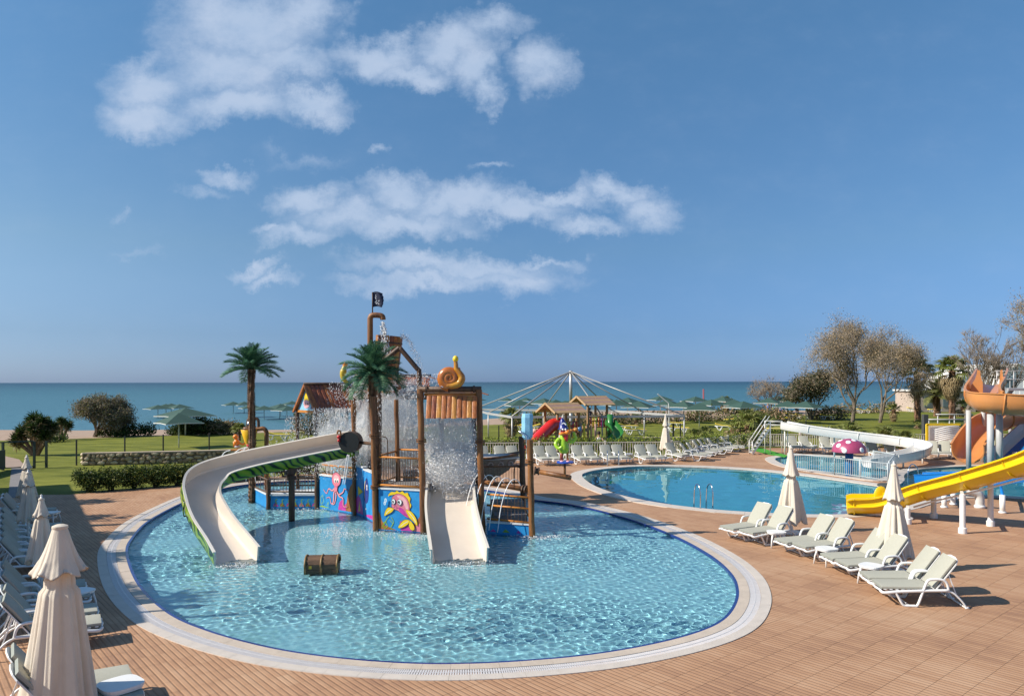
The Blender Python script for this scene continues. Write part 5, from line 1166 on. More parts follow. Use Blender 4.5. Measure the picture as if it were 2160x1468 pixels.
def shrub(name, label, cat, loc, ells, n, size, keys, weights=None, group=None, aspect=.5, stems=5, clump=.06, csz=.10, vertical=0.0, hollow=.4, m_stem=None):
    t = thing(name, label, cat, tuple(loc), group=group); L_ = Vector(loc)
    E = [(L_.x+a, L_.y+b, L_.z+c, d, e, f) for a, b, c, d, e, f in ells]
    leaf_cloud('foliage', ellip_pts(n, E, hollow, clump, csz), size, aspect, [LV[k] for k in keys], t, weights=weights, vertical=vertical)
    if stems:
        mb = MB()
        for i in range(stems):
            e = E[i % len(E)]; a = rnd.uniform(0, 6.28); top_ = Vector((e[0]+e[3]*.5*math.cos(a), e[1]+e[4]*.5*math.sin(a), e[2]+e[5]*.3)); b0 = L_+Vector((rnd.uniform(-.1,.1), rnd.uniform(-.1,.1), -.1))
            mb.tube([b0, b0.lerp(top_, .5)+Vector((rnd.uniform(-.08,.08), 0, .08)), top_], [.035*(1+e[5]*.4), .025, .012], 5)
        mb.build('stems', m_stem or m_bark, t)
    return t

# hedge shrubs in front of the lawn on the left
h0, h1 = Vector((-18.0, 31.6, 0)), Vector((-12.3, 35.6, 0)); nh = 9
hl = ['leftmost hedge shrub at the corner of the paved path','second hedge shrub from the left corner','third hedge shrub from the left corner','fourth hedge shrub from the left corner','middle hedge shrub of the row beside the deck','sixth hedge shrub from the left corner','seventh hedge shrub, with bare stems showing','eighth hedge shrub, partly behind the falling jet','last hedge shrub, behind the curved slide']
for i in range(nh):
    c = h0.lerp(h1, i/(nh-1)); w_ = .60+.05*(i % 3)
    shrub('hedge_shrub', hl[i], 'hedge shrub', c, [(0,0,.50,w_,.46,.42),(-.25,.05,.66,.45,.36,.26),(.3,-.1,.36,.5,.40,.34)], 3600, .085, ['dark','mid','light','yellow'], [.38,.34,.18,.10], 'hedge shrubs along the deck on the left', stems=6, clump=.07, csz=.07)
for i, (px, d_) in enumerate(((600,36.3),(650,37.5),(706,38.6),(760,39.6))):
    shrub('hedge_shrub', ['hedge shrub behind the left end of the play tower','hedge shrub seen through the spray of the play tower','hedge shrub behind the dark barrel lid','hedge shrub behind the palm trunk of the tower'][i], 'hedge shrub', D(px, d_, 0), [(0,0,.6,.8,.45,.48),(-.4,0,.7,.5,.4,.4)], 2200, .10, ['dark','mid','light','yellow'], [.4,.34,.16,.10], 'hedge shrubs along the deck on the left', stems=4)
# low bright hedge behind the picket fence
gh = 'clipped bright hedge blocks behind the picket fence'
for i in range(14):
    c = Vector((-2.2+i*.88, 46.3+i*.03, 0)); 
    shrub('hedge_shrub', f'{ORD[i]} block from the left of the clipped yellow green hedge behind the fence', 'hedge shrub', c, [(0,0,.85,.56,.42,.34),(0,0,.5,.5,.4,.4)], 1100, .10, ['light','lime','mid','dark'], [.30,.44,.18,.08], gh, stems=0, clump=.12, csz=.09)
for i in range(8):
    c = Vector((10.3, 46.6, 0)).lerp(Vector((19.5, 54.3, 0)), i/7)
    shrub('hedge_shrub', f'{ORD[i]} block of the hedge running back along the slanted fence', 'hedge shrub', c, [(0,0,.72,.85,.5,.42)], 1100, .10, ['light','lime','mid','dark'], [.30,.36,.20,.14], gh, stems=0, clump=.12, csz=.09)

# ------------------------------------------------------------------ stone wall
gw = thing('stone_wall', 'low rubble stone wall across the lawn behind the hedge', 'stone wall', (-24,42,0))
wl_pts = cr([(-24.1,41.9,0),(-19,43.0,0),(-14.7,44.4,0),(-7,47.3,0),(0,50.5,0),(5,52.2,0),(13,53.2,0)], 8)
m_st = [M('tan_stone', (.44,.33,.21), .9, .25, 3, .6, 14), M('pale_limestone', (.56,.46,.33), .9, .2, 3, .6, 14), M('brown_stone', (.30,.21,.14), .9, .25, 3, .6, 14)]
core = MB(); core.sweep(wl_pts, [(-.20,-.05),(.20,-.05),(.20,.58),(-.20,.58)], [0]*4); core.build('wall_core', M('wall_mortar', (.17,.13,.09), .95, .2, 6), gw)
capm = MB(); capm.sweep(wl_pts, [(-.24,.58),(.24,.58),(.24,.66),(-.24,.66)], [0]*4); capm.build('coping', M('rough_stone_coping', (.42,.33,.24), .9, .2, 3, .5, 12), gw)
cum = [0]
for i in range(1, len(wl_pts)): cum.append(cum[-1]+(wl_pts[i]-wl_pts[i-1]).length)
def on_wall(s):
    for i in range(1, len(cum)):
        if s <= cum[i]: q = (s-cum[i-1])/(cum[i]-cum[i-1]); t = (wl_pts[i]-wl_pts[i-1]).normalized(); return wl_pts[i-1].lerp(wl_pts[i], q), t
    return wl_pts[-1], (wl_pts[-1]-wl_pts[-2]).normalized()
def stone(mb, s, z, w_, h_):
    c, t = on_wall(s); n_ = Vector((t.y, -t.x, 0)); c = c + n_*.20; k = rnd.randint(5, 7); a0 = rnd.uniform(0, 6); out = []
    for j in range(k): a = a0+2*math.pi*j/k; r = rnd.uniform(.80, 1.16); out.append((w_/2*r*math.cos(a), h_/2*r*math.sin(a)))
    pr_ = rnd.uniform(.03, .075); vs = [c+t*x+Vector((0,0,z+y))-n_*.02 for x, y in out]+[c+t*x*.80+Vector((0,0,z+y*.80))+n_*pr_ for x, y in out]+[c+n_*(pr_+.015)+Vector((0,0,z))]
    mb.add(vs, [(j, (j+1)%k, k+(j+1)%k, k+j) for j in range(k)]+[(k+j, k+(j+1)%k, 2*k) for j in range(k)]); return mb
cnt = 0; rest_ = [MB(), MB(), MB()]
for row in range(3):
    s = .12+.1*row
    while s < cum[-1]-.2:
        w_ = rnd.uniform(.20,.46); z = .10+row*.195+rnd.uniform(-.05,.05); mi = rnd.choice([0,0,1,2])
        if s < 15.5: stone(MB(), s, z, w_*1.08, rnd.uniform(.19,.29)).build('stone', m_st[mi], gw); cnt += 1
        else: stone(rest_[mi], s, z, w_*1.04, .215)
        s += w_
for i in range(3): rest_[i].build('distant_stones', m_st[i], gw, kind='stuff')
for i, (z, w_) in enumerate(((.12,.3),(.34,.26),(.55,.28))): MB().ball((-24.15,41.95,z), .17, 8, sc=(1,1.2,.7)).build('end_stone', m_st[1], gw)

# ------------------------------------------------------------------ dark wire fence on the lawn and gate at the left
wf_ = thing('wire_fence', 'thin black fence posts with fine wire along the rubble wall and lawn', 'wire fence', (-20,44,0))
fp = [G(161,978),G(263,966),G(344,962),G(441,957)] + [D(x,d_,0) for x, d_ in ((650,49.5),(760,51),(1052,55),(1205,56.5),(1304,57),(1420,57.5),(1435,57.5),(1545,60),(1592,60.5),(1700,61),(1800,61.5),(1945,62),(1952,62))]
mb2 = MB()
for i, p in enumerate(fp):
    MB().tube([(p.x,p.y,-.05),(p.x,p.y,1.38)], .045 if i != 9 else .075, 6).build('fence_post', m_black, wf_)
for i in range(len(fp)-1):
    for z in (.1,.7,1.3): mb2.bar((fp[i].x,fp[i].y,z),(fp[i+1].x,fp[i+1].y,z),.006,.006)
mb2.build('wires', m_black, wf_, kind='stuff')
gt = thing('garden_gate', 'dark green open gate frame over the path at the left edge', 'gate', tuple(G(40,985)))
m_dkg = M('dark_green_paint', (.010,.028,.022), .5, .2, 6)
ga, gb = G(6,988), G(72,984)
for p in (ga, gb, gb+Vector((.5,.25,0))): MB().box((p.x,p.y,.68), (.10,.10,1.45)).build('gate_post', m_dkg, gt)
MB().bar((ga.x-.5,ga.y,1.42),(gb.x,gb.y,1.42),.08,.06).build('gate_top', m_dkg, gt); MB().bar((ga.x,ga.y,.06),(gb.x,gb.y,.06),.06,.05).build('gate_bottom', m_dkg, gt)
MB().bar(Vector((ga.x+.1,ga.y,.55)), Vector((ga.x+.9,ga.y-4.2,.55)), .05, 1.0).build('gate_leaf', m_dkg, gt); MB().bar((gb.x,gb.y,.30),(gb.x+.5,gb.y+.25,.30),.04,.04).build('gate_stay', m_dkg, gt)
scn = thing('wind_screen', 'green framed glass wind screen at the very left edge beside the loungers', 'wind screen', (-17.5,26,0))
for i in range(4):
    a_ = D(-8-i*6, 27-i*3.2, 0); MB().box((a_.x,a_.y,.9), (.08,.08,1.8)).build('screen_post', m_dkg, scn)
    if i: MB().bar((pa.x,pa.y,1.75),(a_.x,a_.y,1.75),.05,.05).build('screen_rail', m_dkg, scn)
    pa = a_
pth_ = MB().prism([(p.x,p.y) for p in (G(16,1047),G(70,1046),G(54,984),G(24,984))], (0,0,-.04), (1,0,0), (0,1,0), .03); struct('path', pth_, M('grey_paving', (.19,.18,.18), .85, .12, 2, .2, 20))
struct('stepping_path', MB().prism([(p.x,p.y) for p in (G(14,983),G(56,983),G(40,966),G(2,957),G(-12,960))], (0,0,-.04), (1,0,0), (0,1,0), .02), M('brown_path', (.30,.22,.17), .9, .15, 2))

# ------------------------------------------------------------------ cream picket fence
m_fence = M('cream_fence_paint', (.62,.58,.48), .5, .06, 5)
def picket(label, pts, hgt=.95, step=.155, cat='fence'):
    t = thing('picket_fence', label, cat, tuple(pts[0])); mb = MB()
    for i in range(len(pts)-1):
        a, b = pts[i], pts[i+1]; L_ = (b-a).length; n_ = int(L_/step)
        for z in (.10, hgt-.04): MB().bar((a.x,a.y,z),(b.x,b.y,z),.05,.05).build('rail', m_fence, t)
        for j in range(1, n_): c = a.lerp(b, j/n_); mb.box((c.x,c.y,hgt/2), (.048,.025,hgt-.12), rz=math.atan2(b.y-a.y, b.x-a.x))
        npst = max(1, int(L_/3.1))
        for j in range(npst+1): c = a.lerp(b, j/npst); MB().box((c.x,c.y,hgt/2+.03), (.12,.12,hgt+.08)).build('fence_post', m_fence, t)
    mb.build('pickets', m_fence, t, kind='stuff'); return t
picket('cream picket fence behind the back row of loungers', [Vector((-2.4,45.0,0)), Vector((9.7,45.6,0))])
picket('cream picket fence section slanting away behind the turned loungers', [Vector((9.8,45.7,0)), Vector((16.8,52.0,0))])
picket('long cream picket fence behind the white flume slide and mushroom pool', [Vector((16.9,52.1,0)), Vector((33,51.6,0)), Vector((48,51.9,0))])
def railf(label, pts, hgt, m_, step=.12):
    t = thing('pool_railing', label, 'railing', tuple(pts[0])); mb = MB()
    for i in range(len(pts)-1):
        a, b = pts[i], pts[i+1]; L_ = (b-a).length
        MB().tube([(a.x,a.y,hgt),(b.x,b.y,hgt)], .024, 6).build('top_rail', m_, t, smooth=True); MB().tube([(a.x,a.y,.12),(b.x,b.y,.12)], .016, 6).build('bottom_rail', m_, t, smooth=True)
        for j in range(1, int(L_/step)): c = a.lerp(b, j/int(L_/step)); mb.bar((c.x,c.y,.12),(c.x,c.y,hgt), .018, .018, up=(0,1,0))
        npst = max(1, round(L_/1.9))
        for j in range(npst+1): c = a.lerp(b, j/npst); MB().tube([(c.x,c.y,0),(c.x,c.y,hgt+.03)], .03, 6).build('railing_post', m_, t, smooth=True)
    mb.build('balusters', m_, t, kind='stuff'); return t
dv = [G(1662,992),G(1760,1003),G(1872,1019)]
railf('grey white railing between the big pool and the mushroom pool', dv, .86, M('pale_grey_metal', (.50,.54,.55), .4, .05, 4))
railf('short railing with gate beside the lower end of the white flume', [G(1875,1019), G(1888,1000), G(1842,990)], .95, MATS['pale_grey_metal'])

# green mat beside the mushroom pool
g4 = [G(1572,946),G(1602,945),G(1662,962),G(1655,966),G(1615,958)]
tag(MB().prism([(p.x,p.y) for p in g4][::-1], (0,0,.004), (1,0,0), (0,1,0), .012).build('turf_mat', M('turf_green', (.05,.28,.02), .9, .2, 20)), 'bright green artificial turf strip beside the ladder of the white flume', 'turf mat')

# ------------------------------------------------------------------ pool ladders
def ladder_rail(label, p, ang, n=2, gap=.55, grp='steel handrails of the pool ladders', hh=.85, reach=.55):
    for i in range(n):
        t = thing('ladder_handrail', label[i], 'handrail', tuple(p), group=grp); d_ = Vector((math.cos(ang), math.sin(ang), 0)); s_ = Vector((-d_.y, d_.x, 0))*gap*i; b = p+s_
        MB().tube(cr([b, b+Vector((0,0,hh*.7)), b+d_*reach*.35+Vector((0,0,hh)), b+d_*reach*.85+Vector((0,0,hh*.8)), b+d_*reach+Vector((0,0,hh*.2)), b+d_*reach+Vector((0,0,-.9))], 5), .022, 8).build('handrail_tube', m_steel, t, smooth=True)
        for q in (0,): MB().lathe([(.05,0),(.05,.015),(.03,.02)], 12, b).build('floor_flange', m_steel, t)
ladder_rail(['right steel handrail at the near edge of the big pool','left steel handrail at the near edge of the big pool'], G(1503,1072), R(100), 2, .48)
ladder_rail(['right steel handrail at the far edge of the big pool','left steel handrail at the far edge of the big pool'], G(1304,981), R(-95), 2, -.62, hh=.8)
ladder_rail(['steel handrail behind the near right umbrella at the pool corner'], G(1915,1030), R(30), 1, .5, hh=1.0, reach=.8)

# ------------------------------------------------------------------ mushroom
mu = thing('mushroom_fountain', 'red mushroom fountain with white dots on a blue stem in the small pool', 'mushroom fountain', tuple(G(1791,1000)))
c = D(1791,36.2,0)
MB().tube([(c.x,c.y,-.45),(c.x,c.y,1.28)], .19, 18).build('stem', M('blue_stem_paint', (.01,.17,.40), .3, .08, 3, coat=.4), mu, smooth=True)
mb = MB(); R0 = .79; prof = [(R0*math.cos(a), 1.20+.62*math.sin(a)) for a in [R(3+i*8.7) for i in range(11)]]; prof[-1] = (0, 1.82)
mb.lathe([(.2,1.16),(R0*.97,1.16),(R0,1.18)]+prof, 36, (c.x,c.y,0)); cap_ = mb.build('cap', M('mushroom_crimson', (.36,.055,.13), .35, .12, 3, coat=.35), mu, smooth=True, auto=50)
for az, el in ((-158,30),(-118,52),(-68,12),(-72,66),(-25,30),(-130,8),(10,50),(60,20),(120,40),(170,60),(90,70),(-5,8)):
    e_, a_ = R(el), R(az); ct = Vector((c.x+R0*math.cos(e_)*math.cos(a_), c.y+R0*math.cos(e_)*math.sin(a_), 1.20+.62*math.sin(e_))); nr = Vector((math.cos(e_)*math.cos(a_)*.62, math.cos(e_)*math.sin(a_)*.62, math.sin(e_)*R0)).normalized()
    MB().lathe([(.125,-.025),(.12,.004),(.06,.012),(0,.014)], 16, ct, axis=nr).build('white_dot', WH, cap_, smooth=True)

# ------------------------------------------------------------------ white flume slide
m_wf = M('white_fibreglass', (.70,.69,.66), .28, .03, 2, coat=.3)
wsl = thing('white_flume_slide', 'long white flume slide on thin posts curling round to the mushroom pool', 'water slide', tuple(D(1650,47,0)))
pts = [(1652,47.2,1.62),(1690,46.4,1.46),(1750,45.6,1.25),(1820,44.7,1.05),(1880,43.9,.90),(1925,43.0,.78),(1946,41.8,.66),(1938,40.6,.52),(1905,39.7,.38),(1865,39.3,.24),(1828,39.2,.10)]
pth = cr([D(a, b, z) for a, b, z in pts], 7)
trough(pth, .42, .46, th=.03, lip=.06, name='chute', parent=wsl, mats=[m_wf, m_wf, m_wf])
for q in (.02,.22,.42,.60,.80):
    p = pth[int(q*(len(pth)-1))]; MB().tube([(p.x,p.y,-.1),(p.x,p.y,p.z-.02)], .05, 8).build('post', m_wf, wsl, smooth=True)
for q in (.14,.30,.46,.62,.74,.88):
    i = int(q*(len(pth)-2)); p0, p1 = pth[i], pth[i+1]; t_ = (p1-p0).normalized(); sd = t_.cross(Vector((0,0,1))).normalized(); up = sd.cross(t_)
    MB().tube([p0+sd*a+up*b for a, b in ((-.49,.44),(-.46,.14),(-.3,-.05),(.3,-.05),(.46,.14),(.49,.44))], .022, 5).build('joint_flange', m_wf, wsl, smooth=True)
# platform, steps and rails
pl = D(1648,47.6,0)
for dx in (-.85,.25):
    for dy in (-.4,.6): MB().tube([(pl.x+dx,pl.y+dy,0),(pl.x+dx,pl.y+dy,2.05)], .035, 8).build('platform_post', m_wf, wsl, smooth=True)
MB().box((pl.x-.3,pl.y+.1,1.60), (1.2,1.0,.05)).build('platform', M('yellow_platform', (.60,.50,.12), .5), wsl)
for z in (2.05, 1.82):
    MB().tube([(pl.x-.85,pl.y-.4,z),(pl.x-.2,pl.y-.4,z),(pl.x+.1,pl.y-.4,z-.1)], .025, 6).build('guard_rail', m_wf, wsl, smooth=True); MB().tube([(pl.x-.85,pl.y+.6,z),(pl.x+.25,pl.y+.6,z)], .025, 6).build('guard_rail', m_wf, wsl, smooth=True)
st0 = Vector((pl.x-.9,pl.y-.1,1.6)); st1 = st0+Vector((-1.15,-.2,-1.6))
for dy in (-.32,.32):
    MB().bar(st0+Vector((0,dy,0)), st1+Vector((0,dy,0)), .04, .10).build('stringer', m_wf, wsl)
    for dz in (.45,.8): MB().tube([st0+Vector((0,dy,dz)), st1+Vector((0,dy,dz))], .025, 6).build('handrail', m_wf, wsl, smooth=True)
    MB().tube([st1+Vector((0,dy,0)), st1+Vector((0,dy,.8))], .03, 6).build('handrail_post', m_wf, wsl, smooth=True)
for i in range(8): c = st0.lerp(st1, (i+.5)/8); MB().box(c, (.20,.6,.03)).build('step', m_wf, wsl)

# ------------------------------------------------------------------ yellow slide
m_yel = M('yellow_fibreglass', (.78,.52,.005), .28, .04, 2, coat=.35)
ys_ = thing('yellow_water_slide', 'yellow open chute slide on white posts ending at the big pool', 'water slide', tuple(D(1900,25,0)))
pts = [(1786,25.9,.10),(1820,25.7,.12),(1860,25.4,.20),(1905,25.0,.44),(1960,24.4,.80),(2040,23.5,1.22),(2110,22.7,1.60),(2190,21.8,2.05),(2300,20.6,2.75),(2420,19.6,3.4)]
pth = cr([D(a, b, z) for a, b, z in pts], 6)
def ysec(q):
    W = .50; h = .52 if q > .05 else .46+.06*q/.05
    inn = [(-W,h),(-W,h*.42),(-W*.78,.10),(-W*.45,0),(W*.45,0),(W*.78,.10),(W,h*.42),(W,h)]
    out = [(W+.16,h),(W+.16,h-.045),(W+.05,h-.06),(W+.05,h*.5),(W+.12,h*.46),(W+.12,h*.40),(W*.82,.02),(W*.5,-.06),(-W*.5,-.06),(-W*.82,.02),(-W-.12,h*.40),(-W-.12,h*.46),(-W-.05,h*.5),(-W-.05,h-.06),(-W-.16,h-.045),(-W-.16,h)]
    return inn+out
mb = MB(); mb.sweep(pth, ysec, [0]*24, cap=False)
for e in (0, (len(pth)-1)*24):
    for f in ((0,23,22,21),(0,21,20,1),(1,20,19,18),(1,18,17,2),(2,17,16,3),(3,16,15,4),(4,15,14,5),(5,14,13,6),(6,13,12,11),(6,11,10,7),(7,10,9,8)): mb.f.append(tuple(e+i for i in (f if e else f[::-1]))); mb.m.append(0)
mb.build('chute', m_yel, ys_, smooth=True, auto=35)
for q in (.06,.34,.47,.60,.74,.88):
    i = int(q*(len(pth)-2)); p0, p1 = pth[i], pth[i+1]; t_ = (p1-p0).normalized(); sd = t_.cross(Vector((0,0,1))).normalized(); up = sd.cross(t_)
    MB().tube([p0+sd*a+up*b for a, b in ((-.66,.50),(-.57,.45),(-.57,.25),(-.44,.0),(-.25,-.08),(.25,-.08),(.44,.0),(.57,.25),(.57,.45),(.66,.50))], .026, 5).build('joint_flange', m_yel, ys_, smooth=True)
c = D(1858,25.9,.62); MB().ball(c, .26, 14, sc=(1,.25,1.3)).build('spray_guard', m_yel, ys_, smooth=True)
for x, y in ((1914,1106),(1969,1094),(2030,1126),(2089,1111),(2178,1150),(2230,1125)):
    p = G(x, y); i = min(range(len(pth)), key=lambda k_: abs(pth[k_].x*F/pth[k_].y+1080-x)); zt_ = pth[i].z+.02
    mb = MB(); mb.tube([(p.x,p.y,-.02),(p.x,p.y,zt_)], .085, 12); mb.lathe([(.12,0),(.12,.16),(.09,.18)], 12, (p.x,p.y,0)); mb.build('post', m_white, ys_, smooth=True, auto=40)
    MB().bar((p.x,p.y,zt_-.03), (pth[i].x,pth[i].y,zt_-.05), .08, .08).build('bracket', m_white, ys_)
MB().tube([pth[3]+Vector((0,-.1,-.06)), D(1905,24.9,.10), D(1925,24.7,.02)], .06, 8).build('bottom_pipe', m_white, ys_, smooth=True)
MB().tube([pth[i_]+Vector((0,-.15,-.12)) for i_ in range(20, len(pth)-4, 4)], .035, 6).build('support_rail', m_white, ys_, smooth=True)

# blue slide
bs_ = thing('blue_water_slide', 'blue slide chute passing behind the yellow slide towards the pool', 'water slide', tuple(D(2000,30,0)))
m_blu = M('blue_fibreglass', (.01,.17,.50), .25, .06, 2, coat=.3)
pts = [(1940,31.2,.16),(1985,30.6,.26),(2050,29.6,.44),(2110,28.7,.64),(2170,27.8,.90),(2260,26.8,1.3),(2380,25.5,1.8)]
pth = cr([D(a, b, z) for a, b, z in pts], 6)
trough(pth, .50, .58, name='chute', parent=bs_, mats=[m_blu]*3)
for x, y in ((1991,1072),(2010,1066),(2114,1084),(2240,1096)):
    p = G(x, y); i = min(range(len(pth)), key=lambda k_: abs(pth[k_].x*F/pth[k_].y+1080-x)); mb = MB(); mb.tube([(p.x,p.y,-.02),(p.x,p.y,max(.5,pth[i].z))], .09, 12); mb.lathe([(.12,0),(.12,.06)], 12, (p.x,p.y,0)); mb.build('post', m_white, bs_, smooth=True)
    MB().tube([(p.x,p.y,max(.5,pth[i].z)), pth[i]+Vector((0,0,-.02))], .05, 8).build('bracket', m_blu, bs_, smooth=True)
vp = thing('vent_pipe', 'white bent vent pipe standing on the deck under the yellow slide', 'vent pipe', tuple(G(2065,1073)))
p = G(2066,1073); MB().tube(cr([p, p+Vector((0,0,.38)), p+Vector((-.10,0,.55)), p+Vector((-.40,.05,.62))], 5), .15, 14).build('elbow', M('dull_white_pipe', (.55,.54,.52), .5), vp, smooth=True)
MB().lathe([(.18,0),(.18,.10),(.16,.11)], 14, p).build('collar', m_white, vp, smooth=True)
# low dark disc on the divider end
tag(MB().lathe([(.42,0),(.42,.05),(.36,.09),(0,.10)], 20, G(1872,1027)+Vector((0,0,.02))).build('round_disc', M('disc_dark_grey', (.05,.055,.05), .7)), 'dark round disc at the end of the pool divider beside the umbrella', 'cover')

# ------------------------------------------------------------------ orange spiral slide
m_or = M('orange_fibreglass', (.56,.235,.075), .33, .06, 1.5, coat=.2, spec=.4)
os_ = thing('orange_spiral_slide', 'high orange spiral water slide on thick grey posts at the right edge', 'water slide', tuple(D(2090,37,0)))
# upper flume, coming towards the viewer and turning away to the right
pts = [(2092,43.5,4.35),(2090,41.5,4.15),(2082,39.6,3.75),(2072,38.2,3.30),(2080,37.0,3.08),(2115,36.4,3.0),(2180,36.0,2.92),(2260,36.4,2.82),(2330,38.0,2.7),(2350,40.5,2.55),(2300,42.8,2.4),(2220,43.6,2.25),(2150,43.0,2.1),(2095,41.8,1.72),(2070,40.8,1.20),(2052,39.8,.66),(2042,38.9,.34)]
pth = cr([D(a, b, z) for a, b, z in pts], 6)
def osec(q):
    W = .70; h = 1.0
    hh = 1.0 if q > .14 else 1.0
    n_ = 9; inn = [(-W, h)]+[(-W*math.cos(math.pi*i/(n_-1)), .62-.62*math.sin(math.pi*i/(n_-1))) for i in range(n_)]+[(W, h)]
    out = [(W+.10, h), (W+.10, h-.05), (W+.05, h-.07)]+[((W+.05)*math.cos(math.pi*i/(n_-1)), .62-.67*math.sin(math.pi*i/(n_-1))) for i in range(n_)]+[(-W-.05, h-.07), (-W-.10, h-.05), (-W-.10, h)]
    return inn+out
nq = len(osec(0)); mb = MB(); mb.sweep(pth, osec, [0]*nq, cap=False)
for e in (0, (len(pth)-1)*nq):
    for j in range(10): mb.f.append((e+j, e+j+1, e+nq-4-j if j else e+nq-4, e+nq-3-j) if e == 0 else (e+j+1, e+j, e+nq-3-j, e+nq-4-j)); mb.m.append(0)
mb.build('chute', m_or, os_, smooth=True, auto=40)
for q in (.20,.32,.45,.58,.70,.80,.90):
    i = int(q*(len(pth)-2)); p0, p1 = pth[i], pth[i+1]; t_ = (p1-p0).normalized(); sd = t_.cross(Vector((0,0,1))).normalized(); up = sd.cross(t_)
    MB().tube([p0+sd*a+up*b for a, b in [(-.78,1.0)]+[(-.78*math.cos(math.pi*i_/8), .62-.70*math.sin(math.pi*i_/8)) for i_ in range(9)]+[(.78,1.0)]], .035, 5).build('joint_flange', m_or, os_, smooth=True)
for s_, x in ((-1,2060),(1,2112)):         # high guard wings at the entrance
    c = D(x,39.5,0); out = [(-.55,3.8),(.45,3.8),(.45,4.5),(.28,4.9),(.25,5.15),(.05,5.2),(0,4.95),(-.12,4.7),(-.4,4.4)]
    MB().prism([(x_*(1 if s_ < 0 else 1), z) for x_, z in out], (c.x,c.y,0), Vector((.55 if s_ < 0 else .35,-.25 if s_ < 0 else .9,0)), (0,0,1), .07).build('guard_wing', m_or, os_)
for x, d_, zt_, r_ in ((2043,38.5,3.1,.12),(2089,36.6,2.98,.15),(2108,38.6,2.9,.16),(2074,42.5,3.9,.12),(2200,40,3.2,.15),(2290,38,2.6,.15)):
    c = D(x, d_, 0); MB().tube([(c.x,c.y,-.05),(c.x,c.y,zt_)], r_, 14).build('post', M('grey_steel_post', (.42,.42,.42), .5, .1, 2), os_, smooth=True)
# white and blue ramp slide
rs2 = thing('white_blue_slide', 'wide white and blue striped slide behind the yellow one at the right edge', 'water slide', tuple(D(2130,40,0)))
pts = [(2250,43.5,2.9),(2215,42.4,2.3),(2180,41.3,1.55),(2150,40.4,.9),(2128,39.6,.42),(2118,38.8,.22)]
pth = cr([D(a, b, z) for a, b, z in pts], 6)
sec_ = [(-.85,.42),(-.82,.05),(-.4,0),(-.38,0),(.38,0),(.4,0),(.82,.05),(.85,.42),(.93,.42),(.90,-.06),(-.90,-.06),(-.93,.42)]
mb = MB(); mb.sweep(pth, sec_, [0,0,1,1,1,0,0,0,0,0,0,0]); mb.build('chute', [m_wf, m_blu], rs2, smooth=True, auto=35)
for x, d_ in ((2140,40),(2190,41.5)): c = D(x, d_, 0); MB().tube([(c.x,c.y,0),(c.x,c.y,.8 if x < 2150 else 1.8)], .12, 10).build('post', m_white, rs2, smooth=True)
# tower stairs behind
stt = thing('slide_stairs', 'pale openwork stair flight behind the orange slide', 'stairs', tuple(D(2070,46,0)))
for i in range(9): c = D(2052+i*4.5, 46+i*.1, .5+i*.22); MB().box(c, (.9,.5,.05)).build('stair_tread', M('pale_timber', (.50,.45,.38), .7), stt)
for dx in (-.5,.5): MB().bar(D(2045,46,.3)+Vector((0,dx*.5,0)), D(2100,47,2.7)+Vector((0,dx*.5,0)), .05, .18).build('stringer', m_white, stt)
pfm = thing('slide_platform', 'start platform with grey railing at the top right behind the orange slide', 'platform', tuple(D(2150,45,0)))
MB().box(D(2160,45,4.1), (3.6,2.6,.14)).build('deck_plate', m_galv, pfm)
for x in (-1.6,-.6,.4,1.4):
    c = D(2160,43.8,0); MB().tube([(c.x+x,c.y,4.1),(c.x+x,c.y,5.2)], .03, 6).build('railing_post', m_galv, pfm, smooth=True)
for z in (5.2,4.7): c = D(2160,43.8,z); MB().tube([c+Vector((-1.7,0,0)), c+Vector((1.7,0,0))], .025, 6).build('rail', m_galv, pfm, smooth=True)
for x in (-1.5,1.5):
    for y in (-1,1): c = D(2160,45,0); MB().tube([(c.x+x,c.y+y,0),(c.x+x,c.y+y,4.05)], .10, 8).build('column', MATS['grey_steel_post'], pfm, smooth=True)
# yellow edged stage with white curved benches
sg = thing('white_bench_stack', 'yellow framed box with curved white slatted benches beyond the fence at the right', 'bench', tuple(D(2000,49,0)))
c = D(1990,49.5,0)
MB().box((c.x,c.y,1.72), (2.2,.1,.14)).build('top_frame', YE, sg); MB().box((c.x-1.1,c.y,1.1), (.14,.1,1.3)).build('side_frame', YE, sg); MB().box((c.x+.0,c.y+.15,1.1), (2.2,.06,1.2)).build('back_panel', m_white, sg)
for i in range(7): MB().tube(cr([(c.x-.7,c.y-.2,.6+i*.13),(c.x-.1,c.y-.5,.80+i*.13),(c.x+.6,c.y-.4,.86+i*.13),(c.x+1.1,c.y-.1,.7+i*.13)], 4), .035, 5).build('slat', m_white, sg, smooth=True)

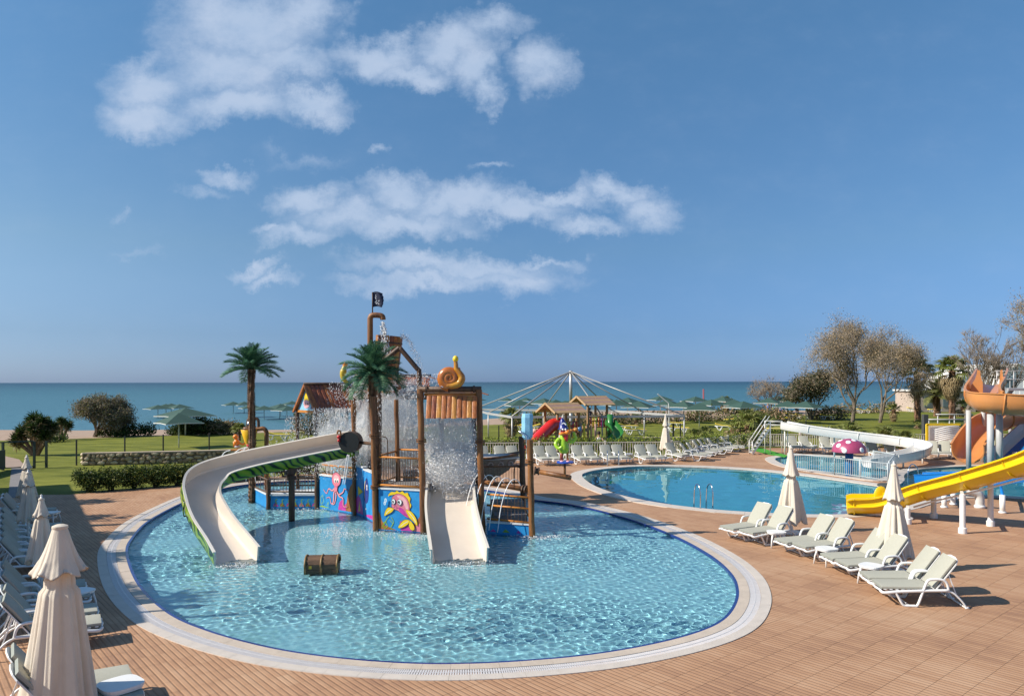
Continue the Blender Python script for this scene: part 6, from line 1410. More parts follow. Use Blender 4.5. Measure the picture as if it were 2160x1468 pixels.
# ------------------------------------------------------------------ tent frame of tubes
tf = thing('tent_frame', 'bare grey tube frame of a big polygonal tent with a tall centre pole', 'tent frame', (4.7,60,0))
zr = 2.08; ring = [(1080,53.2),(1270,53.6),(1443,54.4),(1359,59.5),(1290,64.5),(1146,66),(1000,68),(1030,59.5)]
ringw = [D(a, b, zr) for a, b in ring]; apex = Vector((D(1204,60,0).x, 60, 5.42))
MB().tube([(apex.x,apex.y,2.9),(apex.x,apex.y,5.5)], .13, 12).build('centre_pole', m_galv, tf, smooth=True)
MB().tube([(apex.x,apex.y,0),(apex.x,apex.y,2.9)], .13, 12).build('centre_pole_foot', m_galv, tf, smooth=True)
for i, p in enumerate(ringw):
    q = ringw[(i+1) % len(ringw)]
    MB().bar(p, q, .12, .16).build('ring_beam', m_galv, tf); MB().tube([apex, p+Vector((0,0,.06))], .050, 6).build('roof_tube', M('pale_tube', (.33,.32,.31), .4, .05, 3, metal=.2), tf, smooth=True)
    MB().tube([(p.x,p.y,0),(p.x,p.y,zr)], .055, 6).build('tent_post', m_galv, tf, smooth=True)

# ------------------------------------------------------------------ playground
pg = thing('playground_tower', 'wooden playground with two roofed towers, coloured rails and a bridge behind the hedge', 'playground', tuple(D(1220,50,0)))
m_pgw = M('playground_timber', (.33,.20,.10), .7, .2, 4); m_pgr = M('playground_roof_tan', (.42,.27,.14), .6, .15, 5); m_pgr2 = M('playground_roof_mauve', (.36,.22,.17), .6, .15, 5)
def ptower(cx_, cd_, w_, l_, zr0, zr1, zf, ang):
    c = D(cx_, cd_, 0); u = Vector((math.cos(ang), math.sin(ang), 0)); v = Vector((-u.y, u.x, 0))
    for a in (-1, 1):
        for b in (-1, 1):
            p = c+u*a*l_/2+v*b*w_/2; MB().box((p.x, p.y, zr0/2), (.13,.13,zr0), rz=ang).build('post', m_pgw, pg)
    MB().box((c.x, c.y, zf), (l_, w_, .08), rz=ang).build('floor', m_pgw, pg)
    for s_ in (-1, 1):
        for k in range(5):
            q = (k+.5)/5; m_ = c+v*s_*q*(w_/2+.4); z = zr1-q*(zr1-zr0+.1)
            dn = (v*s_*(w_/2+.4)-Vector((0,0,zr1-zr0+.1))).normalized(); nr = u.cross(dn)
            MB().bar(m_-u*(l_/2+.45)+Vector((0,0,z)), m_+u*(l_/2+.45)+Vector((0,0,z)), .30, .045, up=nr if nr.z > 0 else -nr).build('roof_board', (m_pgr, m_pgr2)[k % 2], pg)
        MB().bar(c-u*(l_/2+.47)+Vector((0,0,zr1)), c-u*(l_/2+.47)+v*s_*(w_/2+.4)+Vector((0,0,zr0-.1)), .07, .14).build('gable_board', m_pgr, pg)
    p0, p1 = c-u*l_/2-v*w_/2, c+u*l_/2-v*w_/2
    for z, m_ in ((zf+.45,RD),(zf+.75,m_pgw)): MB().bar(p0+Vector((0,0,z)), p1+Vector((0,0,z)), .05, .08).build('guard_rail', m_, pg)
    for k in range(1, 7): p = p0.lerp(p1, k/7); MB().tube([(p.x,p.y,zf),(p.x,p.y,zf+.75)], .045, 6).build('coloured_bar', (RD,YE,LM,OR,PU,RD)[k-1], pg, smooth=True)
ptower(1185,51,1.5,1.8,2.62,3.15,1.15,R(32)); ptower(1248,54,1.4,1.7,3.05,3.55,1.35,R(30))
br_a, br_b = D(1212,51,1.1), D(1238,53,1.3)
for k in range(6): c = br_a.lerp(br_b, (k+.5)/6); MB().box(c, (.22,1.0,.05), rz=R(50)).build('bridge_plank', m_pgw, pg)
for x, m_ in ((1225,m_pgr2),(1232,YE),(1240,m_pgw),(1247,m_pgw),(1256,m_pgr2),(1170,LM),(1200,YE),(1187,RD),(1209,RD)): c = D(x,50.4,0); MB().tube([(c.x,c.y,0),(c.x,c.y,1.75)], .07, 8).build('pole', m_, pg, smooth=True)
for k in range(5): c = D(1166,49.4,.2+k*.22); MB().box(c, (.9,.3,.06)).build('step', m_pgr, pg)
MB().bar(D(1124,49.5,.1), D(1152,50,1.9), .06, .10).build('climbing_beam', m_pgw, pg)
rsd = thing('red_playground_slide', 'red covered playground slide left of the wooden towers', 'playground slide', tuple(D(1140,49,0)))
pts = [D(1112,47.8,.32),D(1122,48.2,.50),D(1140,48.9,1.02),D(1158,49.6,1.52),D(1168,50.0,1.72),D(1186,50.3,1.78)]
MB().tube(cr(pts, 5), .42, 16).build('tube', M('red_plastic', (.62,.025,.02), .3, .06, 3, coat=.3), rsd, smooth=True)
MB().tube([p+Vector((.12,-.40,-.05)) for p in cr(pts, 3)], .035, 6).build('seam', MATS['red_plastic'], rsd, smooth=True)
gsd = thing('green_playground_slide', 'green spiral playground slide right of the wooden towers', 'playground slide', tuple(D(1300,52,0)))
pts = [D(1284,52.6,1.6),D(1291,52.2,1.35),D(1298,51.8,1.05),D(1302,51.3,.75),D(1297,50.8,.45),D(1288,50.4,.28),D(1281,50.2,.2)]
trough(cr(pts, 5), .34, .40, name='chute', parent=gsd, mats=[M('green_plastic', (.03,.17,.035), .3, .08, 3, coat=.3)]*3)
MB().tube([D(1287,52.6,0), D(1287,52.6,2.3)], .22, 14).build('spiral_core', MATS['green_plastic'], gsd, smooth=True)
ms = thing('watch_post', 'thin slanted metal shower arm rising from the lawn left of the parasols', 'post', tuple(D(1400,64,0)))
MB().tube([D(1387,64,3.55), D(1410,64,2.75), D(1411,64,2.4)], .05, 6).build('arm', M('pale_tube2', (.6,.6,.6), .4), ms); MB().tube([D(1411,64,2.5), D(1411,64,0)], .04, 6).build('pole', MATS['pale_tube2'], ms)

# ------------------------------------------------------------------ beach parasols
def make_parasol():
    t = thing('beach_parasol', 'x', 'parasol'); s_ = 1.30; mg = M('green_parasol_cloth', (.040,.092,.072), .75, .14, 1.2, trans=.12); mt = M('parasol_white_trim', (.62,.62,.58), .6)
    cs_ = [(-s_,-s_),(s_,-s_),(s_,s_),(-s_,s_)]
    for i in range(4):
        a, b = cs_[i], cs_[(i+1) % 4]; mid_ = ((a[0]+b[0])/2*.97, (a[1]+b[1])/2*.97)
        vs = [(0,0,2.5),(a[0],a[1],1.78),(mid_[0],mid_[1],1.82),(b[0],b[1],1.78)]; vs2 = [(x,y,z-.02) for x, y, z in vs]
        MB().add(vs+vs2, [(0,1,2),(0,2,3),(4,6,5),(4,7,6),(1,5,6,2),(2,6,7,3)]).build('canopy_panel', mg, t)
        MB().bar((a[0],a[1],1.755),(mid_[0],mid_[1],1.795),.02,.055).bar((mid_[0],mid_[1],1.795),(b[0],b[1],1.755),.02,.055).build('trim', mt, t)
        MB().bar((0,0,1.98),(a[0]*.95,a[1]*.95,1.79),.03,.03).build('rib', mt, t)
    MB().tube([(0,0,0),(0,0,2.46)], .045, 6).build('pole', mt, t, smooth=True)
    return t
par0 = make_parasol(); first_p = [True]
def parasol(px, py, label, group, rz, s=1.0, d=None):
    if d is None:
        d = 45.0
        for _ in range(400):
            x = (px-1080)/F*d
            if H-(py-HY)/F*d <= gz(x, d)+2.5*s: break
            d += .4
    x = (px-1080)/F*d; loc = Vector((x, d, gz(x, d)-.05)); k_ = 1.22 if px > 1000 else (1.0 if py > 860 else 1.45); s = (s*k_, s*k_, s)
    if first_p[0]:
        first_p[0] = False; o = par0; o.location = loc; o.rotation_euler = (0,0,rz); o['label'] = label; o['group'] = group; o.scale = s; return o
    return dup(par0, loc, rz, label, group, s)
gp = 'green beach parasols in the left cluster'
for (x, y, r_), l in zip([(377,868,.75),(391,857.5,.9),(379,850.5,.85),(361,849,.7),(350,850,.6),(333,852,.8)], ['nearest green parasol of the left cluster, its full pole on the lawn','second nearest green parasol of the left cluster, just right and behind the nearest','middle green parasol of the left cluster with a peak above its neighbours','green parasol third from the left edge of the left cluster','green parasol second from the left edge of the left cluster','leftmost green parasol of the left cluster']): parasol(x, y, l, gp, r_)
gp = 'green beach parasols behind the tall left palm'
for (x, y, r_), l in zip([(492,845.5,.6),(515,845.5,.7),(530,851,.55),(557,854,.5),(592,850,.6),(590,853,.75),(616,844.5,.6),(605,855,.8)], ['leftmost parasol of the group crossed by the palm trunk','parasol just left of the palm trunk, its peak beside it','low parasol directly behind the palm trunk','parasol immediately right of the palm trunk','parasol with its peak midway between palm trunk and plank gable','parasol tucked below the midway one right of the palm','pale far parasol just left of the blue plank gable','large near parasol just left of the blue plank gable']): parasol(x, y, l, gp, r_)
gp = 'green beach parasols on the right hand beach'
rp_ = [(1008,838),(1069,839),(1096,842),(1109,838.5),(1147,839),(1172,842),(1192,844),(1220,838),(1248,840),(1278,837),(1300,842),(1324,838),(1347,845),(1393,834),(1408,842),(1442,845),(1467,836),(1475,849),(1500,842),(1526,836),(1548,842),(1568,846),(1622,839),(1640,835),(1657,836),(1661,845),(1700,846)]
for i, (x, y) in enumerate(rp_):
    l = f'{ORD[i]} parasol peak from the left on the right hand beach' if i < 20 else f'{ORD[len(rp_)-1-i]} parasol peak from the right on the right hand beach'
    parasol(x, y, l, gp, .8+.5*math.sin(i*2.3))

# ------------------------------------------------------------------ yellow cushioned lawn loungers
def make_ylounger():
    t = thing('lawn_lounger', 'x', 'lawn lounger'); 
    for sy in (-1,1):
        y = sy*.30; mb = MB(); mb.tube(cr([(0,y,.36),(.6,y,.40),(1.3,y,.42),(1.9,y,.40)], 3), .035, 5); mb.tube(cr([(.25,y,.36),(.35,y,.05),(.5,y,.03),(.7,y,.38)], 3), .035, 5); mb.tube(cr([(1.25,y,.40),(1.4,y,.06),(1.55,y,.03),(1.75,y,.38)], 3), .035, 5); mb.build('side_frame', m_white, t, smooth=True)
    mb = MB(); mb.sweep([(0,0,.44),(1.15,0,.47),(1.2,0,.48),(1.85,0,.66)], [(-.32,-.04),(.32,-.04),(.32,.04),(-.32,.04)], [0]*4); mb.build('yellow_cushion', M('yellow_cushion', (.75,.55,.06), .7), t)
    return t
yl0 = make_ylounger(); fy = True
yl = [(1066,902,0,'yellow lawn lounger right of the play tower portal'),(1098,903,0,'yellow lawn lounger left of the light blue block'),(612,921,190,'yellow lawn lounger seen through the left spray'),(728,906,180,'yellow lawn lounger behind the spray left of the palm'),(1345,902,185,'left yellow lawn lounger of the pair inside the tent frame'),(1362,911,185,'front yellow lawn lounger of the pair inside the tent frame'),(1440,896,175,'yellow lawn lounger right of the far closed umbrella'),(1453,907,175,'second yellow lawn lounger right of the far closed umbrella'),(1530,888,20,'yellow lawn lounger with raised back beyond the low palms'),(1552,903,170,'yellow lawn lounger in front of the big fan palm clump'),(1632,887,10,'orange yellow lounger above the white flume steps'),(1690,877,180,'yellow lawn lounger left of the big bare tree'),(1712,879,180,'second yellow lawn lounger left of the big bare tree'),(1762,880,180,'yellow lawn lounger beneath the big bare tree'),(1836,867,180,'far yellow lawn lounger between the two big trees'),(1850,866,0,'farther yellow lawn lounger between the two big trees'),(1940,864,180,'far yellow lawn lounger right of the slim palm trunk'),(1958,865,0,'second far yellow lawn lounger right of the slim palm trunk')]
for x, y, a, l in yl:
    p = G(x, y+6, 0)
    if fy: fy = False; yl0.location = p; yl0.rotation_euler = (0,0,R(a)); yl0['label'] = l; yl0['group'] = 'yellow cushioned loungers on the lawn'
    else: dup(yl0, p, R(a), l, 'yellow cushioned loungers on the lawn')
# ------------------------------------------------------------------ palms
def frond_me(L_, rise, droop, nl, ll, wd, mats, name='frond', seed=1, vee=.35, dense=False):
    r_ = random.Random(seed); mb = MB(); n_ = 12; pts = []
    for i in range(n_+1): q = i/n_; pts.append(Vector((L_*q*(1-.12*q), 0, L_*(rise*q - droop*q*q))))
    mb.tube(pts, [.022*(1-.8*i/n_)+.004 for i in range(n_+1)], 4, mi=2 if len(mats) > 2 else 0)
    for i in range(nl):
        q = .08+.92*i/nl; f = q*n_; k = min(n_-1, int(f)); p = pts[k].lerp(pts[k+1], f-k); t = (pts[k+1]-pts[k]).normalized()
        l_ = ll*(.35+1.3*math.sin(math.pi*min(1, q*.82+.12)))*.75*r_.uniform(.85,1.1)
        for s_ in (-1, 1, -1, 1)[:(4 if dense else 2)]:
            d = (Vector((0,s_,0))*.86 + t*(.55+.4*q) + Vector((0,0,vee*r_.uniform(.3,1.0)-.3*q))).normalized(); w = t.cross(d).normalized(); tv = d.cross(w).normalized()*wd
            a = p; b = p+d*l_*.45+Vector((0,0,.01)); c = p+d*l_+Vector((0,0,-.18*l_))
            mb.add([a-tv*.35, b-tv*.5, c, b+tv*.5, a+tv*.35], [(0,1,3,4),(1,2,3)], r_.choice([0,0,1]))
    me = bpy.data.meshes.new(name); me.from_pydata(mb.v, [], mb.f); [me.materials.append(m_) for m_ in mats]; me.polygons.foreach_set('material_index', mb.m); me.update(); return me
def fan_me(L_, R_, nl, mats, seed=1, droop=.4):
    r_ = random.Random(seed); mb = MB(); base = Vector((L_,0,0)); mb.tube([(0,0,0),(L_*.5,0,.05),base], [.03,.022,.016], 4, mi=0)
    for i in range(nl):
        a = R(-110+220*i/(nl-1)); d = Vector((math.cos(a), math.sin(a), .0)); l_ = R_*(.75+.25*math.cos(a))*r_.uniform(.88,1.08)
        m_ = base+d*l_*.55+Vector((0,0,.12*l_)); e = base+d*l_+Vector((0,0,-droop*l_*r_.uniform(.5,1.2))); w = Vector((-d.y,d.x,0))*R_*.075
        mb.add([base, m_-w, e, m_+w], [(0,1,3),(1,2,3)], r_.choice([0,0,1]))
    me = bpy.data.meshes.new('frond'); me.from_pydata(mb.v, [], mb.f); [me.materials.append(m_) for m_ in mats]; me.polygons.foreach_set('material_index', mb.m); me.update(); return me
def ragged_trunk(mb, pts, r, step=.12, seed=3):
    r_ = random.Random(seed); path = cr(pts, 10); mb.tube(path, [r*(1+.12*math.sin(i*2.4)) for i in range(len(path))], 9)
    L_ = sum((path[i+1]-path[i]).length for i in range(len(path)-1)); n_ = int(L_/step)
    for k in range(n_):
        f = k/n_*(len(path)-1); i = int(f); p = path[i].lerp(path[i+1], f-i)
        for j in range(5):
            a = 2*math.pi*j/5+k*1.3; d = Vector((math.cos(a), math.sin(a), 0)); s_ = Vector((-d.y, d.x, 0))*r*.42
            b = p+d*r*.92; mb.add([b-s_-Vector((0,0,step*.5)), b+s_-Vector((0,0,step*.5)), b+s_*.4+d*r*.38+Vector((0,0,step*.6)), b-s_*.4+d*r*.38+Vector((0,0,step*.6))], [(0,1,2,3),(3,2,1,0)])
fr_mats = [LV['palm'], LV['palm2'], LV['palmb']]
def feather_palm(name, label, base, top_, r, fl_, mats, nfr, group=None, tilts=(75,-20), scale=1.0, seed=1, fargs=(.38,.55,40,.34,.035), dense=False, vee=.35):
    t = thing(name, label, 'palm tree', tuple(base), group=group); mb = MB(); b = Vector(base); tp = Vector(top_)
    ragged_trunk(mb, [b-Vector((0,0,.35)), b.lerp(tp,.4)+Vector((.02,0,0)), b.lerp(tp,.75)+Vector((-.02,0,0)), tp], r, seed=seed); mb.build('trunk', m_ptrunk, t)
    r_ = random.Random(seed); mes = [frond_me(fl_*s_, fargs[0], fargs[1], fargs[2], fargs[3], fargs[4], mats, seed=seed+i, vee=vee, dense=dense) for i, s_ in enumerate((1,.92,1.05))]
    for i in range(nfr):
        az = i*2.39996+r_.uniform(-.15,.15); q = i/nfr; tl = R(tilts[0]+(tilts[1]-tilts[0])*q+r_.uniform(-6,6))
        inst('frond', mes[i % 3], t, tuple(tp-b+Vector((0,0,.02))), (r_.uniform(-.2,.2), -tl, az), (scale*(.8+.2*q),)*3)
    return t
feather_palm('artificial_palm', 'tall artificial palm with blue green fronds standing against the sea on the left', G(531,1053), D(531,29.2,5.10), .13, 1.35, fr_mats, 36, tilts=(88,-14), seed=4, fargs=(.22,.34,46,.33,.017), dense=True, vee=.9)
feather_palm('artificial_palm', 'artificial palm in front of the tipping bucket on the play tower', Vector((A.x+.02, A.y+.22, 0)), Vector((A.x-.12, A.y+.22, 4.92)), .125, 1.35, fr_mats, 36, tilts=(88,-45), seed=9, fargs=(.20,.32,46,.32,.017), dense=True, vee=.9)

fan_m = [LV['fan'], LV['light'], LV['fan']]; dry_m = [LV['dry'], LV['dry2'], LV['dry']]
fan_g = [fan_me(.7, .85, 15, fan_m, 1, .35), fan_me(.8, .8, 15, fan_m, 2, .55)]; fan_d = [fan_me(.6, .75, 13, dry_m, 3, .8), fan_me(.55, .8, 13, dry_m, 4, 1.0)]
def fan_palm(label, base, hgt, r, n_g, n_d, s_, group='fan palms on the lawn', seed=1, name='fan_palm', lean=0):
    t = thing(name, label, 'palm tree', tuple(base), group=group); b = Vector(base); tp = b+Vector((lean,0,hgt)); mb = MB()
    ragged_trunk(mb, [b-Vector((0,0,.2)), b.lerp(tp,.5), tp], r, step=.18, seed=seed); mb.build('trunk', m_ptrunk, t); r_ = random.Random(seed)
    for i in range(n_g):
        q = i/n_g; inst('frond', fan_g[i % 2], t, tuple(tp-b), (r_.uniform(-.3,.3), -R(80-95*q+r_.uniform(-8,8)), i*2.4+r_.uniform(-.2,.2)), (s_*(.8+.25*q),)*3)
    for i in range(n_d):
        q = i/max(1,n_d); inst('dry_frond', fan_d[i % 2], t, tuple(tp-b-Vector((0,0,.25*s_+q*.9*s_))), (r_.uniform(-.3,.3), R(15+55*q+r_.uniform(-10,10)), i*2.4), (s_*.85,)*3)
    return t
def GG(px, py): p = G(px, py); return p
fan_palm('slim tall fan palm right of the big bare tree, trunk bare to the ground', GG(1935,889), 5.6, .33, 22, 10, 1.55, seed=2, group=None)
fan_palm('tall fan palm with thick brown skirt of dead fronds left of the white villas', GG(2008,884), 5.9, .36, 24, 36, 1.75, seed=5, group=None)
feather_palm('date_palm', 'olive date palm with long arching fronds between the two fan palms', GG(1976,879), GG(1976,879)+Vector((0,0,2.6)), .42, 3.6, [LV['fan'],LV['olive'],LV['dry']], 34, seed=6, tilts=(80,-15), fargs=(.5,.62,40,.75,.07))
gf = 'low fan palms and young palms on the lawn'
for x, y, h_, r_, ng, nd, s_, l in [(505,927,.9,.12,20,0,.85,'low green fan palm left of the tall left palm trunk'),(1078,927,1.9,.22,20,18,1.25,'fan palm behind the tent frame with a shaggy trunk beside the tower'),(1467,945,.75,.12,16,0,1.0,'young palm just right of the dark thick fence post'),(1487,944,1.0,.14,16,12,.9,'young palm with darker dead fronds right of the first young palm'),
    (1577,938,1.6,.28,22,34,1.7,'big shaggy fan palm clump with leaning trunk right of the lawn parasols'),(1545,928,1.1,.2,12,26,1.3,'dry fan palm at the left of the big shaggy clump'),(1610,924,1.2,.2,14,24,1.35,'dry fan palm behind the top of the white flume steps'),
    (1795,929,.6,.2,22,8,1.35,'low bright fan palm under the bare tree above the white flume'),(1768,925,.4,.2,14,14,1.1,'low fan palm beside the agave above the white flume'),(1868,944,.5,.25,22,22,1.45,'bushy low fan palm right of the white flume middle'),(1905,946,.4,.22,16,24,1.35,'dry low fan palm right of the bushy one behind the flume bend'),(1840,935,.3,.15,8,18,.9,'small dry fan palm between the bushy ones behind the flume'),
    (1690,922,.5,.2,20,4,1.2,'low green fan palm right of the flume steps'),(1342,898,.8,.15,12,6,.8,'small palm far behind the tent frame'),(1405,896,.8,.15,12,6,.8,'small palm far behind the far umbrella'),(1130,900,.8,.2,14,6,1.2,'far palm between tower and red slide'),(1530,870,1.6,.25,16,16,1.5,'wind blown palm whose crown rises above the beach parasols'),(1885,890,1.5,.25,16,10,1.1,'small palm left of the slim tall palm trunk'),(1935,905,.5,.2,10,8,.7,'tiny palm in front of the slim palm trunk'),(2030,880,1.4,.3,14,20,1.5,'dry palm just left of the orange slide top')]:
    d_ = G(x, y); fan_palm(l, d_, h_*.9, r_*.8, int(ng*.8), int(nd*.9), s_*.66, gf, seed=int(x))

# ------------------------------------------------------------------ trees
def grow(mb, p, d, L_, r, depth, tips, r_, spread, up, kids=(2,4), shrink=.74, nodes=None):
    n_ = 3; pts = [p]; dd = d.copy()
    for i in range(n_):
        dd = (dd + Vector((r_.gauss(0,.12), r_.gauss(0,.12), r_.gauss(0,.08)+up*.10))).normalized(); pts.append(pts[-1]+dd*L_/n_)
    mb.tube(pts, [r*(1-.35*i/n_) for i in range(n_+1)], 7 if r > .08 else (5 if r > .03 else 3), cap=False)
    if nodes is not None: nodes.extend(pts[1:])
    if depth == 0: tips.append((pts[-1], dd)); return
    for k in range(r_.randint(*kids)):
        a = r_.uniform(0, 6.28); s_ = R(spread)*r_.uniform(.5,1.25); o = dd.orthogonal().normalized(); o.rotate(Matrix.Rotation(a, 3, dd)); nd = (dd*math.cos(s_)+o*math.sin(s_)); nd.z += up*.12; nd.normalize()
        q = pts[-1] if k < 2 else pts[-2]
        grow(mb, q, nd, L_*shrink*r_.uniform(.8,1.15), r*.62, depth-1, tips, r_, spread, up, kids, shrink, nodes)
def tree(name, label, base, L_, r, depth, seed, spread=34, up=.6, kids=(2,4), shrink=.76, leaves=9, lsize=.18, keys=('tan','grey','olive'), weights=None, jit=.35, trunks=1, twig=True, group=None, lean=(0,0,1), aspect=.45):
    t = thing(name, label, 'tree', tuple(base), group=group); r_ = random.Random(seed); mb = MB(); tips = []; nodes = []
    for k in range(trunks):
        a = 6.28*k/trunks+seed; d = (Vector(lean)+Vector((math.cos(a), math.sin(a), 0))*(.38 if trunks > 1 else 0)).normalized(); grow(mb, Vector(base)-Vector((0,0,.2)), d, L_, r, depth, tips, r_, spread, up, kids, shrink, nodes)
    mb.build('trunk', m_bark, t)
    T = np.array([list(p) for p, _ in tips]); Dd = np.array([list(d) for _, d in tips])
    if twig:
        n_ = len(T)*6; idx = rng.integers(0, len(T), n_); d = Dd[idx]+rng.normal(size=(n_,3))*.55; d /= np.linalg.norm(d, axis=1)[:,None]; ln = (.35+.7*rng.random(n_))[:,None]*jit*2.0
        a = T[idx]-Dd[idx]*(.3*rng.random(n_))[:,None]; e = rng.normal(size=(n_,3)); e -= (e*d).sum(1)[:,None]*d; e /= np.linalg.norm(e,axis=1)[:,None]; w = .014+.0*ln
        f_ = np.cross(d, e)
        V = np.stack([a+e*w, a-e*w*.5+f_*w*.87, a-e*w*.5-f_*w*.87, a+d*ln], 1).reshape(-1,3); b_ = np.arange(n_)*4
        tri = np.concatenate([np.stack([b_, b_+1, b_+3],1), np.stack([b_+1, b_+2, b_+3],1), np.stack([b_+2, b_, b_+3],1)])
        mesh_from_arrays('twigs', V, tri, [m_twig], None, t)
    if leaves:
        n_ = len(T)*leaves; idx = rng.integers(0, len(T), n_); pts = T[idx]+np.clip(rng.normal(size=(n_,3)),-1.6,1.6)*jit
        leaf_cloud('crown', pts, lsize, aspect, [LV[k] for k in keys], t, weights=weights)
    return t
tree('bare_tree', 'tall half bare tan tree left of the slim palm, trunk leaning right', G(1798,903), 2.85, .17, 6, 11, 32, .65, leaves=52, lsize=.12, keys=('tan','grey','olive'), weights=[.45,.35,.20], jit=.62, trunks=2, lean=(.12,0,1), shrink=.78, kids=(2,3))
tree('bare_tree', 'big tan leaved tree just left of the slim palm', G(1856,892), 2.75, .17, 6, 23, 31, .6, leaves=52, lsize=.125, keys=('tan','grey','olive','dry'), weights=[.4,.22,.2,.18], jit=.55, trunks=2, lean=(-.05,0,1), shrink=.78, kids=(2,3))
tree('dark_tree', 'dense dark olive tree with twisted trunks left of the bare trees', G(1712,886), 1.8, .13, 5, 31, 34, .5, leaves=34, lsize=.22, keys=('olive','dark','dry','grey'), weights=[.42,.22,.18,.18], jit=.5, trunks=4, lean=(-.1,0,1), shrink=.76, kids=(2,3))
tree('bare_shrub_tree', 'low bare twiggy tree with pinkish branches behind the right beach parasols', Vector((D(1625,108,0).x,108,-.2)), 1.5, .12, 5, 41, 36, .4, leaves=2, lsize=.14, keys=('grey','tan'), jit=.35, trunks=5, shrink=.8, kids=(2,3))
tree('bare_branch_tree', 'leafless dark branched tree behind the orange slide', D(2035,66,0), 2.3, .22, 6, 52, 24, .5, leaves=0, jit=.35, trunks=2, lean=(.45,0,1), shrink=.80, kids=(2,3))
tree('tall_tree', 'tall silvery tree cut by the right edge of the view', D(2285,60,0), 3.5, .20, 6, 64, 27, .85, leaves=24, lsize=.12, keys=('grey','tan','fan'), weights=[.5,.35,.15], jit=.42, trunks=2, lean=(-.02,0,1), shrink=.80, kids=(2,4))
tree('wind_swept_bush', 'wind swept olive grey bush leaning right on the sand in front of the sea', G(198,917), 1.0, .13, 5, 71, 30, .35, leaves=44, lsize=.13, keys=('olive','grey','fan','dry'), weights=[.36,.30,.16,.18], jit=.26, trunks=6, lean=(.75,0,1), shrink=.80, kids=(2,3))
# spiky plants at the left
def yucca(label, base, heads, s_, seed):
    t = thing('yucca_plant', label, 'plant', tuple(base), group='spiky plants at the left edge of the lawn'); r_ = random.Random(seed); mb = MB()
    for dx, dy, z in heads: mb.tube([(base.x,base.y,-.1),(base.x+dx*.6,base.y+dy*.6,z*.5),(base.x+dx,base.y+dy,z)], [.14,.11,.10], 7)
    mb.build('stems', m_ptrunk, t); 
    for h_i, (dx, dy, z) in enumerate(heads):
        n_ = 520; d = rng.normal(size=(n_,3)); d[:,2] = np.abs(d[:,2])*.7+.05; d /= np.linalg.norm(d,axis=1)[:,None]; drp = rng.random(n_) < .3; d[drp,2] *= -1
        b = np.array([base.x+dx, base.y+dy, z])+rng.normal(size=(n_,3))*np.array([.10,.10,.22])*s_; e = np.cross(d, rng.normal(size=(n_,3))); e /= np.linalg.norm(e,axis=1)[:,None]; ln = (s_*(.5+.35*rng.random(n_)))[:,None]
        V = np.stack([b-e*.03*s_, b+d*ln*.5-e*.045*s_, b+d*ln, b+d*ln*.5+e*.045*s_], 1).reshape(-1,3)
        mi = np.where(drp, 2, rng.integers(0,2,n_)); mesh_from_arrays('spiky_head', V, np.arange(4*n_).reshape(n_,4), [LV['dark'],LV['mid'],LV['dry']], mi, t)
yucca('big cluster of spiky yucca heads behind the gate at the left', G(76,958), [(-.9,0,1.3),(-.25,.2,2.1),(.45,-.1,2.0),(.9,.1,1.7),(-.6,.3,1.7),(.1,-.3,1.6),(-1.2,0,.9),(.7,-.2,1.2)], .72, 3)
yucca('small spiky yucca between the big cluster and the wind swept bush', G(130,925), [(0,0,1.4),(.5,0,1.1),(-.4,.2,1.0)], .62, 5)
gl_ = 'low dark shrubs at the edge of the sand'
for x, y, w_, h_, n_, l in [(283,914,2.0,.55,2600,'low green shrub right under the wind swept bush'),(240,917,1.5,.4,1500,'low spreading shrub at the foot of the wind swept bush'),(383,914,1.3,.5,2200,'rounded dark shrub left of the shrub belt behind the fence'),(407,914,1.5,.95,3600,'tallest dark rounded shrub of the belt near the green parasols'),(434,913,1.2,.85,3000,'dark rounded shrub right of the tallest one'),(112,929,.9,.4,900,'small low shrub beside the little yucca')]:
    p = G(x, y); shrub('low_shrub', l, 'shrub', p, [(0,0,h_*.7,w_,1.1,h_*1.05),(-w_*.5,.2,h_*.5,w_*.6,.9,h_*.8),(w_*.5,-.2,h_*.45,w_*.55,.9,h_*.7)], n_, .17, ['dark','mid','light'], [.45,.38,.17], gl_, stems=0, clump=.06, csz=.14)
for x, y, w_, h_, l in [(462,914,1.2,.75,'brown dry shrub left of the low fan palm'),(484,914,1.1,.7,'second brown dry shrub beside the low fan palm'),(652,915,1.6,1.3,'tall dry shrub seen through the spray left of the tower'),(690,915,1.6,1.2,'bushy olive shrub seen through the spray behind the tower')]:
    p = G(x, y); shrub('dry_shrub', l, 'shrub', p, [(0,0,h_*.7,w_,1.0,h_*.9)], 2200, .17, ['dry','olive','mid','tan'], [.3,.3,.2,.2], gl_, stems=4, clump=.08, csz=.13)
for i, (x, y, w_, h_) in enumerate([(1120,898,2.5,.9),(1165,893,3,1.0),(1235,893,3,.8),(1290,897,3,.8),(1370,893,4,.9),(1500,888,3.5,1.0),(1590,885,3,1.1),(1648,893,2.2,1.1),(1750,885,2.5,1.0),(1820,872,5,1.1),(1905,866,4,1.0),(1960,868,3,1.3),(2060,868,4,1.5)]):
    p = G(x, y); shrub('border_shrub', f'{ORD[i]} dry border shrub from the left between lawn and beach on the right', 'shrub', p, [(0,0,h_*.6,w_,1.6,h_*.8),(-w_*.5,.2,h_*.5,w_*.5,1.2,h_*.7)], 1700, .26, ['dry','olive','light','tan','mid'], [.26,.24,.12,.22,.16], 'border shrubs between lawn and beach', stems=0, clump=.08, csz=.2)
